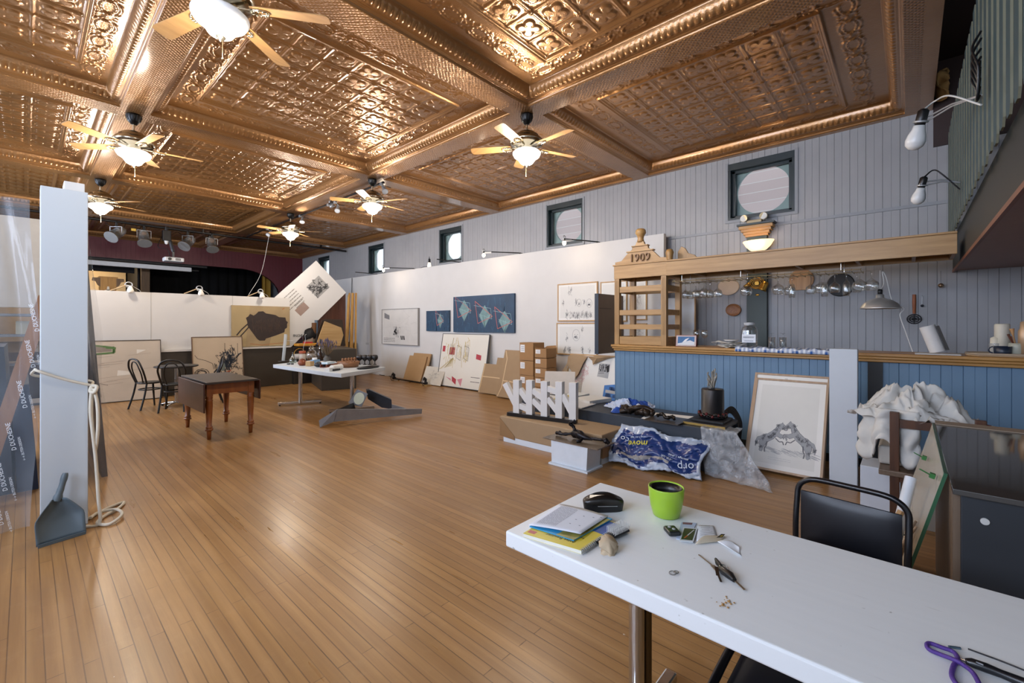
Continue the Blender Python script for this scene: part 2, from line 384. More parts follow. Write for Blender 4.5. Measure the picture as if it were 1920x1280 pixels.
# neighbouring brick house seen through the round panes
def brick():
    t = NT('pale_brick'); br = t.node('ShaderNodeTexBrick', i_Scale=1, i_Mortar_Size=.008, i_Brick_Width=.21, i_Row_Height=.07)
    br.inputs['Color1'].default_value = C('d3bdb9'); br.inputs['Color2'].default_value = C('c4aeaa'); br.inputs['Mortar'].default_value = C('dcd6d2')  # pale pinkish bricks, lighter mortar
    t.link(t.coord(rot=(PI/2, 0, PI/2)), br.inputs['Vector']); t.set(Base_Color=br.outputs[0], Roughness=.9); return t.m
b = MB(); b.bx(10.4, 10.9, .2, 8.6, -.5, 6.6); o = b.build('neighbouring_house', brick()); struct(o)
b = MB(); b.bx(10.25, 10.4, 1.35, 1.6, -.5, 6.6); struct(b.build('neighbouring_house_pilaster', M('d8d8d4', .8)))
# left wall, street wall with tall windows, stage house
LW = [(-3.9, -2.4), (-1.7, -.2), (.5, 2.0), (2.7, 4.2), (6.3, 7.8), (9.9, 11.4), (13.0, 14.5)]; LZ0, LZ1 = 1.5, 4.0  # last three windows are out of view, added to brighten the far end
lz = lambda a: [(0, LZ0), (LZ1, 4.4)] if any(p < a < q for p, q in LW) else [(0, 4.4)]
b = MB(); beadboard(b, YB, 22, lz, .083, lambda a, d, z: (XL-d, a, z), [y for p in LW for y in p], 1); ys = [YB-.2]+[y for p in LW for y in p]+[22]
for p, q in zip(ys[::2], ys[1::2]): b.bx(XL-.2, XL-.007, p, q, -.05, 4.7)
for p, q in LW: b.bx(XL-.2, XL-.007, p, q, -.05, LZ0); b.bx(XL-.2, XL-.007, p, q, LZ1, 4.7)
struct(b.build('wall_left', m_grey_wall))
SW = [(-1.9, -.3), (.2, 1.8), (2.4, 4.0), (4.6, 6.2)]
b = MB(); xs = [XL]+[x for p in SW for x in p]+[XW]
for p, q in zip(xs[::2], xs[1::2]): b.bx(p, q, YB-.2, YB, -.05, 4.7)
for p, q in SW: b.bx(p, q, YB-.2, YB, -.05, .5); b.bx(p, q, YB-.2, YB, 4.0, 4.7)
struct(b.build('wall_back', m_grey_wall))
for i, (p, q) in enumerate(SW):
    r = bpy.data.objects.new('window_%d' % (i+6), None); COL.objects.link(r); r.location = ((p+q)/2, YB, 2.25); struct(r)
    f = MB(); w = (q-p)/2
    for x in (-w, 0, w): f.bx(x-.03, x+.03, -.14, -.06, -1.75, 1.75)
    for z in (-1.75, 0, 1.75): f.bx(-w, w, -.14, -.06, z-.03, z+.03)
    f.build('window_frame', m_dgreen, r)
    f = MB(); f.bx(-w, w, -.11, -.105, -1.75, 1.75); f.build('pane', m_pane, r)
for i, (p, q) in enumerate(LW):
    r = bpy.data.objects.new('window_%d' % (i+10), None); COL.objects.link(r); r.location = (XL, (p+q)/2, (LZ0+LZ1)/2); struct(r)
    f = MB(); w = (q-p)/2; h = (LZ1-LZ0)/2
    for y in (-w+.03, 0, w-.03): f.bx(-.14, -.06, y-.03, y+.03, -h, h)
    for z in (-h+.03, 0, h-.03): f.bx(-.14, -.06, -w, w, z-.03, z+.03)
    f.build('window_frame', m_dgreen, r)
    f = MB(); f.bx(-.11, -.105, -w, w, -h, h); f.build('pane', m_pane, r)
# maroon proscenium wall with basket arch
AX0, AX1, AZ, AR = -1.0, 6.45, 3.49, .95
def arch_z(x):
    if x < AX0 or x > AX1: return 0
    d = min(x-AX0, AX1-x)
    return AZ if d > AR*1.4 else AZ-AR+AR*math.sqrt(max(0, 1-((AR*1.4-d)/(AR*1.4))**2))
b = MB(); st = .0225; x = XL
while x < XW:
    z = arch_z(x+st/2); k = int(round((x-XL)/st)); gr = .004 if k % 5 == 0 else 0
    b.bx(x+gr, x+st, YF, YF+.12, z, 4.4); b.bx(x, x+gr+.0001, YF+.006, YF+.12, z, 4.4); x += st
struct(b.build('wall_far', m_maroon))
b = MB(); b.bx(XL, XW, 21.5, 21.6, 0, 4.7); b.bx(2.5, 2.55, 19.1, 21.5, 0, 4.7); struct(b.build('wall_stage_back', m_black))
b = MB(); b.bx(XL, 6.9, 13.0, YF+.1, 0, .95); b.bx(XL, XW, YF+.1, 21.6, 0, .95); struct(b.build('floor_stage', WOOD('2b2018', '3a2c20', 1, 0)))
# ---------------------------------------------------------------- ceiling fans
FANS = [(.89, 3.48), (.89, 7.06), (.89, 10.64), (4.12, 3.48), (4.12, 7.06), (4.12, 10.64)]
m_blade = WOOD('a47c4c', 'b88f5c', 1.2, 0, .4); m_nickel = M('b9b09a', .22, 1, var=.03); m_iron = M('1a1a1a', .3, .6)
m_bowl = EMIT('fff8f0', 1.5)
def make_fan(label):
    t = thing('ceiling_fan', label, 'ceiling fan', (0, 0, CEIL), 0, 'ceiling fans under the rib crossings')
    b = MB(); b.lathe([(.0, 0), (.075, 0), (.078, -.02), (.062, -.075), (.03, -.12), (.0, -.125)], 28)
    for k in range(14):
        a = 2*PI*k/14; b.tube([(.078*math.cos(a), .078*math.sin(a), -.02), (.06*math.cos(a), .06*math.sin(a), -.08)], .004, 5)
    b.build('canopy', m_iron, t)
    b = MB(); b.cyl((0, 0, -.12), (0, 0, -.21), .014); b.lathe([(.014, -.19), (.032, -.2), (.032, -.215), (.0, -.22)], 16); b.build('downrod', m_nickel, t)
    b = MB(); b.lathe([(.0, -.2), (.05, -.205), (.10, -.225), (.145, -.26), (.15, -.285), (.175, -.295), (.205, -.33), (.21, -.345), (.19, -.37), (.12, -.385), (.07, -.39), (.07, -.42), (.0, -.42)], 36); b.build('motor_housing', m_nickel, t)
    for k in range(5):
        a = math.radians(36+72*k); R = Matrix.Rotation(a, 4, 'Z') @ Matrix.Translation((0, 0, -.405)) @ Matrix.Rotation(.2, 4, 'X')
        b = MB().at(R); out = [(.19, -.05), (.23, -.058), (.66, -.068), (.69, -.06), (.70, -.04), (.70, .04), (.69, .06), (.66, .068), (.23, .058), (.19, .05)]
        b.slab(out, 0, .007); bl = b.build('blade', m_blade, t, .002)
        b = MB().at(R); b.bar((.08, 0, .002), (.21, 0, -.004), .028, .007)
        b.tube([(.245+.055*math.cos(q), .034*math.sin(q), -.006) for q in [2*PI*i/20 for i in range(20)]], .009, 6, True)
        for i in range(12): q = 2*PI*i/12; b.ball((.245+.055*math.cos(q), .034*math.sin(q), -.012), .009, n=6)
        b.build('blade_arm', m_nickel, bl)
    b = MB(); b.lathe([(.055, -.42), (.06, -.425), (.15, -.45), (.172, -.47), (.172, -.485), (.155, -.515), (.115, -.54), (.095, -.565), (.075, -.595), (.04, -.615), (.0, -.62)], 36); b.build('glass_bowl', m_bowl, t)
    b = MB(); b.lathe([(.035, -.612), (.03, -.622), (.008, -.632), (.008, -.64), (.0, -.645)], 14); b.build('finial', m_nickel, t)
    b = MB()
    b.cyl((.012, 0, -.635), (.012, 0, -.75), .0016, n=5)
    b.ball((.012, 0, -.755), .006, n=8); b.build('pull_chain', M('6e6650', .5, .5), t)
    return t
fl = ['big ceiling fan nearest the camera, sharp wooden blades cut by the frame top', 'ceiling fan second along the left rib, in front of the white panel top',
      'smallest ceiling fan of the left rib, just beside the white panel top', 'ceiling fan nearest on the right-hand rib, below the big rib crossing',
      'ceiling fan in the middle of the right-hand rib, beside the spotlights', 'ceiling fan farthest along the right-hand rib, nearest the stage']
f0 = make_fan(fl[0]); f0.location = (*FANS[0], CEIL)
for i in range(1, 6): dup(f0, (*FANS[i], CEIL), .5*i, fl[i])
bw_ = next(o for o in f0.children if o.name.startswith('glass_bowl')); bw_.material_slots[0].link = 'OBJECT'; bw_.material_slots[0].material = EMIT('eef2f4', .28)

# ---------------------------------------------------------------- clamp spotlights along the right-hand rib
m_zinc = M('bcbfc1', .38, .6)
b = MB(); b.bx(-.017, .017, 0, 7.2, -.03, 0)
for y in (.3, 2, 3.9, 5.8, 7): b.bx(-.01, .01, y-.02, y+.02, 0, .04)
o = b.build('light_track', m_blackmetal); o.location = (4.25, 6.9, CEIL-.04); tag(o, 'thin black light track running along the right-hand ceiling rib', 'light track')
def spot(name, label, loc, aim, L=.16, r=.05, m=None, group='clamp spotlights on the ceiling track'):
    """loc: lamp head centre; hangs from the track above"""
    t = thing(name, label, 'spotlight', loc, 0, group); d = (V(aim)-V(loc)).normalized(); up = CEIL-.07-loc[2]
    b = MB(); b.tube(spline([(0, 0, .03), (.05, .03, up*.5), (4.25-loc[0], 0, up)], 6), .007, 6); b.box((4.25-loc[0], 0, up), (.04, .07, .05)); b.build('clamp_arm', m_zinc, t)
    b = MB(); b.tube([-d*L*.75, -d*L*.4, -d*L*.1, d*L*.35, d*L*.5], [r*.35, r*.5, r*.55, r*1.05, r*1.1], 18); hd = b.build('lamp_head', m or m_zinc, t)
    b = MB(); b.cyl(d*L*.5, d*L*.515, r*.95, n=18); b.build('lens', M('cfd4d8', .15), hd)
    b = MB(); b.tube(spline([-d*L*.75, V((.06, .08, .10)), V((.16, .02, up*.8)), V((4.25-loc[0], .1, up))], 6), .004, 5); b.build('cable', m_blackmetal, t)
    return t
for u, v, dist, aim, lab in [(505, 437, 14.2, (2, 11, 1), 'small zinc spotlight hanging lowest at the stage end of the ceiling track'),
                             (567, 412, 13.1, (3, 8, 0), 'grey spotlight just right of the farthest right-hand fan'),
                             (620, 381, 10.5, (6, 8, 0), 'white clamp spotlight pointing down between two fans'),
                             (633, 391, 10.1, (3.2, 7, 1.5), 'pale clamp spotlight angled towards the trestle table'),
                             (720, 355, 8.0, (3.9, 5, 2), 'grey spotlight with black socket beside the middle right-hand fan')]:
    p = gx(u, v, 4.30); spot('clamp_spotlight', lab, p, aim)
# ---------------------------------------------------------------- lighting pipe in front of the stage with four parcans and the projector
b = MB(); b.cyl((-1.9, 14.1, 3.965), (7.25, 14.1, 3.965), .03); 
for x in (.2, 3.2, 6.4): b.bx(x-.015, x+.015, 14.06, 14.14, 3.96, 4.062)
tag(b.build('lighting_pipe', m_blackmetal), 'long black pipe across the room below the last ceiling ribs', 'pipe')
m_par = M('dcdcda', .24, .8, var=.04)
def parcan(label, loc, aim):
    t = thing('stage_spotlight', label, 'stage light', loc, 0, 'chrome stage lights on the black pipe'); d = (V(aim)-V(loc)).normalized(); r = .115
    b = MB(); b.tube([-d*.26, -d*.25, -d*.22, -d*.17, -d*.10, -d*.05, d*.16, d*.16, d*.19], [.03, .06, .09, .108, .112, .112, .112, .145, .145], 26); b.build('lamp_body', m_par, t)
    b = MB(); b.cyl(d*.17, d*.175, .125, n=24); b.build('lens', M('d9d9d2', .1), t)
    sd = V((d.y, -d.x, 0)).normalized(); up = V((0, 0, 1)); h = 3.93-loc[2]
    b = MB(); P = [sd*.135, sd*.135+up*(h*.65), -sd*.135+up*(h*.65), -sd*.135]
    for p, q in zip(P, P[1:]): b.bar(p, q, .03, .007, sd if abs((q-p).z) > .1 else up)
    b.build('yoke', m_zinc, t)
    b = MB(); b.box((0, 0, h*.65+.05), (.05, .06, .09)); b.tube(arc((0, 0, h), .04, .3, 5.6, 10, 'yz'), .012, 6); b.build('hook_clamp', m_blackmetal, t)
    b = MB(); b.tube(spline([-d*.25, -d*.3+up*.12, sd*.1+up*(h-.08), sd*.25+up*h], 6), .007, 5); b.build('cable', m_blackmetal, t)
P = [gy(u, v, 14.1) for u, v in ((218, 438), (270, 446), (352, 455), (397, 458))]
parcan('chrome stage light first on the black pipe, tilted to the left', P[0], P[0]+V((-.7, -.7, -.75)))
parcan('chrome stage light with a yellow tag, second on the black pipe', P[1], P[1]+V((.0, -.5, -.7)))
parcan('chrome stage light immediately right of the projector mount', P[2], P[2]+V((-.5, -.5, -.6)))
parcan('chrome stage light last on the pipe, farthest from the white panel', P[3], P[3]+V((0, -.5, -.8)))
o = MB().box((0, 0, 0), (.09, .005, .06)).build('gel_tag', M('d8b24a', .6)); o.location = P[1]+V((-.2, -.02, .17)); tag(o, 'yellow paper tag hanging on the second stage light', 'tag')
pp = gy(325, 487, 13.9); t = thing('projector', 'white video projector hanging on a dark pole below the pipe', 'projector', pp)
b = MB(); b.box((0, 0, 0), (.40, .30, .10)); b.build('case', M('dddddb', .4), t, .02)
b = MB(); b.cyl((-.1, -.15, 0), (-.1, -.175, 0), .035); b.build('lens', m_blackmetal, t)
b = MB()
for k in range(7): b.bx(.02+.016*k, .028+.016*k, -.153, -.148, -.03, .03)
b.build('vent', m_ink, t)
b = MB(); b.bar((0, 0, .05), (0, 0, .2), .04, .04); b.bar((0, 0, .2), (-.12, .2, 3.99-pp.z), .05, .05); b.box((0, 0, .055), (.3, .2, .012)); b.build('ceiling_mount', M('3c3d40', .4), t)
b = MB(); b.tube(spline([(-.05, .05, .05), (-.12, 0, .25), (-.3, .05, .3), (-.2, .15, .6), (-.12, .2, 3.95-pp.z)], 7), .008, 5); b.build('cable', m_blackmetal, t)
pp = gy(312, 442, 14.0); t = thing('junction_box', 'small black box with white lamp beside the projector pole', 'box', pp)
MB().box((0, 0, 0), (.17, .16, .26)).build('case', m_blackmetal, t, .01); MB().lathe([(.0, -.22), (.035, -.2), (.04, -.16), (.05, -.13)], 14).build('bulb', M('e8e8e6', .3), t)
MB().bar((0, .1, 0), (0, .1, 3.965-pp.z), .03, .03).build('hanger', m_blackmetal, t)
# ---------------------------------------------------------------- inside the stage opening
def slab(name, label, cat, m, x0, x1, y0, y1, z0, z1, bev=.004): return tag(MB().bx(x0, x1, y0, y1, z0, z1).build(name, m, None, bev), label, cat)
pa, pb = gy(360, 506, 17.95), gy(168, 497, 17.95)
t = thing('projection_screen', 'rolled white projection screen in a long black case under the arch', 'projection screen', (2.2, 18.1, pa.z))
MB().bx(-3.6, pa.x-2.2+.45, -.1, .25, .10, .30).build('case', M('17181b', .5), t, .01)
MB().bx(-3.5, pa.x-2.2, -.12, -.02, -.06, .08).build('rolled_fabric', M('e4e4e2', .6), t, .02)
MB().cyl((pa.x-2.2, -.07, -.01), (pa.x-2.2+.2, -.07, -.01), .05).build('end_cap', m_blackmetal, t)
def curtain(x0, x1, y, z0, z1, amp, per):
    n = int((x1-x0)/per*6)
    return MB().grid(n, 6, lambda u, v: (x0+(x1-x0)*u, y+amp*math.sin(u*(x1-x0)/per*2*PI)*(1-.3*v)+.03*math.sin(u*17), z0+(z1-z0)*v))
o = curtain(2.9, 6.9, 20.4, .95, 4.4, .07, .32).build('stage_curtain', M('050506', .95)); tag(o, 'black pleated curtain filling the back of the stage', 'curtain')
o = curtain(6.0, 6.3, 18.2, .95, 3.9, .04, .15).build('side_curtain', M('8a6a1c', .8)); tag(o, 'strip of ochre curtain at the right end of the arch', 'curtain')
# lit back room seen past the stage, with the wooden lectern
b = MB(); b.bx(-2, 2.46, 21.3, 21.4, .95, 3.6); struct(b.build('wall_backroom', M('e8d2ae', .7)))
q0, q1 = gy(264, 505, 19.0), gy(277, 530, 19.0)
slab('door_post', 'narrow brown wooden post between lit back room and black curtain', 'post', WOOD('4a3522', '6b4d2e', 1, 2), q0.x, q1.x+.05, 18.95, 19.1, .95, 3.5)
slab('stage_border', 'black cloth border hanging above the lit back room', 'cloth', m_black, -1.2, 2.4, 18.9, 18.95, gy(200, 509, 18.9).z, 4.3)
a0, a1 = gy(189, 520, 16.5), gy(219, 549, 16.5); w = a1.x-a0.x
t = thing('lectern', 'honey wooden lectern with scrolled top corners behind low white partition', 'lectern', ((a0.x+a1.x)/2, 16.6, .95))
wl = WOOD('9a6a2c', 'c08a42', 1, 2); h = a0.z-.95
b = MB(); b.prism([(-w/2, 0), (w/2, 0), (w/2, h), (-w/2, h)], -.02, .02); b.build('front_panel', wl, t)
b = MB(); b.bx(-w/2, -w/2+.03, 0, .4, 0, h); b.bx(w/2-.03, w/2, 0, .4, 0, h); b.build('side_panel', wl, t)
b = MB(); b.bx(-w/2-.03, w/2+.03, -.03, .42, h, h+.04); b.build('top', wl, t)
for s in (-1, 1):
    b = MB(); b.prism([(s*w/2, h-.25), (s*w/2, h), (s*(w/2+.16), h), (s*(w/2+.17), h-.08), (s*(w/2+.1), h-.1), (s*(w/2+.06), h-.2)], -.02, .03); b.build('scroll_bracket', WOOD('5a4028', '7c5a36', 1, 2), t)
b = MB(); sc = MB()
for k in range(26): scribble(sc, random.uniform(-.08, .08), h*.62+random.uniform(-.2, .14), .06, .10, 5, .012, .022)
sc.build('carved_relief', M('5b3c17', .7), t)
p = gy(203, 553, 16.55); b = MB(); b.prism([(.17*math.cos(a), .17*math.sin(a)) for a in [2*PI*i/30 for i in range(30)]], 0, .012); b.prism([(-.03, .15), (.03, .15), (.02, .26), (-.02, .26)], 0, .012); o = b.build('keyhole_cutout', M('ead9bd', .6), t); o.location = (p.x-t.location.x, -.045, p.z-t.location.z+.1-.12)
# ---------------------------------------------------------------- low white partition by the stage, its pictures and plinths
YP = 11.6
b = MB(); b.bx(.2, 4.47, YP, YP+.08, 0, 2.16); struct(b.build('wall_partition_low', m_white))
for i, u in enumerate((283, 436)):
    x = gy(u, 600, YP).x; struct(MB().bx(x-.004, x+.004, YP-.002, YP, .9, 2.16).build('trim_%d' % (3+i), M('a9a7a2', .7)))
m_plinth = M('3a342c', .5, var=.05)
slab('long_plinth', 'long low brown-black plinth along the foot of the white stage partition', 'plinth', m_plinth, 1.3, 4.9, YP-.06, YP-.004, 0, .92)
t = MB().bx(1.3, 4.45, YP-.1, YP-.004, .925, .965).build('ledge', M('cfcdc8', .6)); tag(t, 'pale narrow ledge lying on the long low dark plinth', 'ledge')
def picture(name, label, cat, loc, rz, w, h, lean=0, d=.035, frame=None, fw=.02, ground=None, art=None, mats=(), group=None, border=0):
    t = thing(name, label, cat, loc, rz, group, -lean)
    if frame:
        b = MB(); b.bx(0, fw, -d, 0, 0, h); b.bx(w-fw, w, -d, 0, 0, h); b.bx(fw, w-fw, -d, 0, 0, fw); b.bx(fw, w-fw, -d, 0, h-fw, h); b.build('frame', frame, t, .002)
    b = MB(); i = fw if frame else 0; y = -d*.7 if frame else -d
    b.bx(i, w-i, y, -.004, i, h-i)
    if border: b.mat(1).poly([(i+border, i+border), (w-i-border, i+border), (w-i-border, h-i-border), (i+border, h-i-border)], -y+.0008)
    mm = [ground or m_paper, M('dcdad4', .8, var=.02)]
    if art:
        b2 = MB().at(Matrix.Translation((0, y, 0))); art(b2, w, h); b.cur = 0
        for q in b2.v: q.x = min(max(q.x, i+.003), w-i-.003); q.z = min(max(q.z, i+.003), h-i-.003)
        k = len(mm); base = len(b.v); b.v += b2.v; b.f += [[q+base for q in f] for f in b2.f]; b.mi += [q+k for q in b2.mi]; b.sm += b2.sm; mm += list(mats)
    b.build('canvas' if ground else 'drawing', mm, t); return t
R_ = random.random
# silhouette painting hung on the partition
a0, a1 = gy(433, 572, YP), gy(542, 647, YP)
def art_rock(b, w, h):
    f = lambda P: [(x*w, z*h) for x, z in P]
    b.mat(0).poly(f([(0, 0), (.22, 0), (.3, 1), (0, 1)]), .0012); b.poly(f([(.62, .0), (1, 0), (1, .5), (.7, .4)]), .0012)
    P = [(.25, .62), (.23, .70), (.27, .74), (.30, .80), (.36, .76), (.40, .80), (.44, .86), (.52, .87), (.57, .82), (.66, .80), (.74, .78), (.80, .73), (.92, .72), (.93, .64), (.965, .60), (.95, .55), (.95, .46), (.91, .42), (.90, .34), (.72, .25), (.57, .19), (.55, .14), (.46, .14), (.42, .18), (.36, .30), (.29, .44), (.26, .5)]
    b.mat(1).poly(f(P), .002); b.stroke(f([(.28, .58), (.16, .42), (.08, .28)]), .028, .0022); b.stroke(f([(.29, .5), (.22, .38), (.13, .24)]), .026, .0022)
    b.mat(2)
    for k in range(70): x = random.uniform(.32, .85); b.stroke(f([(x, random.uniform(.3, .7)), (x+random.uniform(-.06, .06), random.uniform(.35, .7))]), .006, .003)
    b.mat(3).stroke(f([(.3, .07), (.5, .03), (.75, .06), (.9, .07)]), .012); b.stroke(f([(.86, .93), (.9, .96)]), .02)
picture('canvas_painting', 'ochre painting of a ragged brown-black silhouette hung on low white partition', 'painting', (a0.x, YP-.002, a1.z), 0, a1.x-a0.x, a0.z-a1.z, 0, .04, ground=M('9c8866', .7, var=.22, scale=3), art=art_rock,
        mats=[M('a8946c', .7, var=.12, scale=2), M('2e2320', .6, var=.2, scale=8), M('47362c', .7), M('a8683a', .7)])
# two canvases leaning on the partition
def art_left(b, w, h):
    f = lambda P: [(x*w, z*h) for x, z in P]
    b.mat(0); P = [(.12, .93), (.40, .88), (.40, .80), (.13, .78)]
    b.stroke(f(P+[P[0]]), .035, .002); b.stroke(f([(.12, .74), (.12, .95)]), .04, .002); b.stroke(f([(.30, .885), (.42, .87)]), .04, .0022); b.stroke(f([(.39, .79), (.39, .9)]), .03, .002)
    b.mat(1).poly(f([(.15, .91), (.37, .87), (.37, .82), (.15, .81)]), .0018)
    b.mat(2).poly(f([(.68, .84), (.80, .83), (.68, .77)]), .0015); b.poly(f([(.44, .51), (.64, .47), (.62, .43), (.43, .42)]), .0015)
    b.mat(3); lines(b, .03*w, .12*w, .50*h, .55*h, 2, .008); b.stroke(f([(.06, .30), (.18, .33), (.32, .28)]), .006); b.stroke(f([(.22, .31), (.24, .1)]), .005); b.stroke(f([(.06, .27), (.2, .28)]), .004)
    for k in range(14): x = random.uniform(.25, .95); z = random.uniform(.3, .95); b.mat(5).stroke(f([(x, z), (x-.3, z-.03)]), .004)
    b.mat(4).stroke(f([(.06, .22), (.21, .19), (.21, .14), (.06, .11)]), .007)
a0 = gz(168, 760); a1 = gz(303, 746); hh = 1.18
picture('leaning_canvas', 'large pale abstract canvas with green taped shape leaning on stage partition', 'painting', (a0.x-.12, 11.38, 0), math.radians(-3), a1.x-a0.x+.13, hh+.02, .17, .04, M('3a322b', .5), .012, M('b7aa99', .8, var=.12, scale=2), art_left,
        [M('4c6b3a', .7), M('7d7268', .8), M('cfc9bd', .8), m_ink, M('9e4a38', .7), M('978b7e', .8)])
def art_engine(b, w, h):
    f = lambda P: [(x*w, z*h) for x, z in P]
    b.mat(0)
    for k in range(90): scribble(b, w*random.gauss(.68, .10), h*random.gauss(.52, .12), .05*w, .07*h, 3, .008)
    b.mat(1)
    for k in range(60): scribble(b, w*random.gauss(.70, .08), h*random.gauss(.56, .1), .05*w, .06*h, 3, .012, .002)
    b.mat(0).stroke(f([(.63, .7), (.635, .88)]), .008); b.stroke(f([(.89, .68), (.895, .87)]), .007); b.stroke(f([(.85, .6), (.93, .68)]), .03); b.stroke(f([(.4, .36), (.58, .52)]), .03)
    b.stroke(f([(.05, .68), (.1, .62), (.25, .58), (.38, .52), (.4, .42)]), .008)
    for k in range(16): r = .03+.07*R_(); b.stroke([(w*.17+r*1.6*math.cos(q), h*.36+r*1.2*math.sin(q)) for q in [i*.7+k for i in range(7)]], .005)
    b.mat(3).poly([(w*.57+.055*math.cos(q), h*.46+.10*math.sin(q)) for q in [2*PI*i/20 for i in range(20)]], .0024)
    b.mat(2)
    for k in range(9): x = .34+.03*k; b.stroke(f([(x, .2+.012*k), (x+.16, .31+.01*k)]), .016, .0026)
a0 = gz(360, 742); wR = gy(456, 700, 11.4).x-gy(361, 700, 11.4).x
picture('leaning_canvas', 'beige canvas with a dark machine drawing leaning behind the bistro chairs', 'painting', (gy(361, 640, 11.3).x, 11.25, 0), 0, wR, 1.24, .15, .04, M('5a3f2a', .5), .012, M('b8a68e', .8, var=.08, scale=3), art_engine,
        [M('15181c', .7), M('232c38', .7), M('a5563a', .7), M('5d6660', .7)])
# clip lamps standing on the partition top
def clip_lamp(label, u, v, flip=1):
    p = gy(u, v, YP+.03); t = thing('clip_lamp', label, 'lamp', (p.x, YP+.03, 2.16), 0, 'clip lamps on the low white partition')
    MB().bar((-.16*flip, 0, .005), (.06*flip, -.06, .12), .07, .016).build('wooden_arm', WOOD('b79a72', 'd2b78d', 1, 0), t)
    b = MB(); b.tube(arc((.1*flip, -.07, .13), .055, 0, 2*PI, 14, 'xz'), .01, 6); b.bar((.05*flip, -.06, .12), (.13*flip, -.08, .1), .03, .03); b.build('clamp', m_zinc, t)
    MB().tube([(.13*flip, -.09, .10), (.12*flip, -.10, .05), (.12*flip, -.12, .0), (.12*flip, -.13, -.03)], [.022, .045, .06, .03], 14).build('bulb', M('efeae0', .3), t)
    MB().tube(spline([(.13*flip, -.05, .13), (.20*flip, 0, .09), (.28*flip, 0, .03), (.31*flip, .05, -.03)], 6), .0035, 5).build('cord', m_cord, t)
clip_lamp('clip lamp on low partition top, directly in front of the lectern', 228, 540); clip_lamp('clip lamp in the middle of the low partition top against black', 362, 552); clip_lamp('clip lamp on low partition top above the ochre silhouette painting', 478, 555)
b = MB(); p0, p1 = gy(505, 440, YP+.05), gy(466, 553, YP+.05); b.tube(spline([gx(505, 440, 4.3), gy(490, 510, 12.2), p1], 8), .004, 5); tag(b.build('hanging_wire', m_cord), 'thin wire hanging from ceiling spotlight to the low partition', 'wire')
# ---------------------------------------------------------------- bistro set
m_blk = M('0c0c0d', .35, var=.02)
def make_chair():
    t = thing('bentwood_chair', '', 'chair', (0, 0, 0), 0, 'black bentwood chairs round the bistro table')
    b = MB(); b.lathe([(0, .445), (.17, .445), (.185, .45), (.19, .462), (.185, .472), (.15, .475), (0, .468)], 28); b.build('seat', m_blk, t)
    for s in (-1, 1): MB().tube(spline([(s*.15, -.13, .45), (s*.165, -.15, .25), (s*.19, -.18, 0)], 6), [.017]*7+[.015]*6, 10).build('leg', m_blk, t)
    for s in (-1, 1): MB().tube(spline([(s*.155, .13, .47), (s*.165, .17, .25), (s*.18, .24, 0)], 6), .015, 10).build('leg', m_blk, t)
    b = MB(); b.tube(spline([(-.155, .13, .45), (-.185, .185, .62), (-.19, .225, .74), (-.13, .25, .86), (0, .26, .895), (.13, .25, .86), (.19, .225, .74), (.185, .185, .62), (.155, .13, .45)], 6), .015, 10)
    b.tube(spline([(-.085, .15, .47), (-.11, .19, .62), (-.10, .225, .74), (-.06, .24, .82), (0, .25, .845), (.06, .24, .82), (.10, .225, .74), (.11, .19, .62), (.085, .15, .47)], 6), .011, 8); b.build('bent_back', m_blk, t)
    b = MB(); b.tube([(.155*math.cos(a), .155*math.sin(a), .34) for a in [2*PI*i/24 for i in range(24)]], .011, 8, True); b.build('hoop_stretcher', m_blk, t)
    return t
ch = make_chair(); ch.location = (1.50, 10.15, 0); ch.rotation_euler.z = math.radians(88+22); ch['label'] = 'black bentwood chair in side view, left of the bistro table'
dup(ch, (1.76, 9.52, 0), math.radians(155), 'black bentwood chair in front of the bistro table, back to the camera')
dup(ch, (2.33, 9.95, 0), math.radians(-100), 'black bentwood chair behind the bistro table, before the machine canvas')
t = thing('bistro_table', 'small round black bistro table on a chrome column among bentwood chairs', 'table', (1.87, 10.05, 0))
MB().lathe([(0, .715), (.32, .715), (.335, .722), (.335, .738), (.325, .745), (0, .745)], 40).build('table_top', [m_blackmetal], t)
MB().cyl((0, 0, .05), (0, 0, .72), .028).build('column', m_chrome, t)
for k in range(4):
    a = PI/4+k*PI/2; lg = MB().tube([(0, 0, .07), (.15*math.cos(a), .15*math.sin(a), .06), (.27*math.cos(a), .27*math.sin(a), .03)], [.022, .018, .014], 8).build('foot', m_chrome, t)
    MB().cyl((.25*math.cos(a), .25*math.sin(a), 0), (.25*math.cos(a), .25*math.sin(a), .035), .02).build('foot_pad', m_blackmetal, lg)
# ---------------------------------------------------------------- drop-leaf table
m_wal = WOOD('7a4420', '9c5c2c', 1, 2, .35); m_top = M('3a3330', .35, var=.25, scale=9)
t = thing('drop_leaf_table', 'old drop-leaf table with turned wooden legs and grey worn top', 'table', (1.84, 7.30, 0), math.radians(1))
b = MB(); b.slab([(-.30, -.64), (.30, -.64), (.30, .64), (-.30, .64)], .725, .755); b.build('table_top', m_top, t, .006)
for s, hh in ((-1, .30), (1, .30)):
    b = MB(); x = s*.315; b.bx(min(x, x+s*.02), max(x, x+s*.02), -.64, .64, .745-.38 if s < 0 else .47, .735); b.build('drop_leaf', M('43271c', .3, var=.25, scale=8), t, .008)
b = MB(); b.bx(-.27, .27, -.54, -.52, .585, .725); b.bx(-.27, .27, .52, .54, .585, .725); b.bx(-.27, -.25, -.54, .54, .585, .725); b.bx(.25, .27, -.54, .54, .585, .725); b.build('apron', m_wal, t)
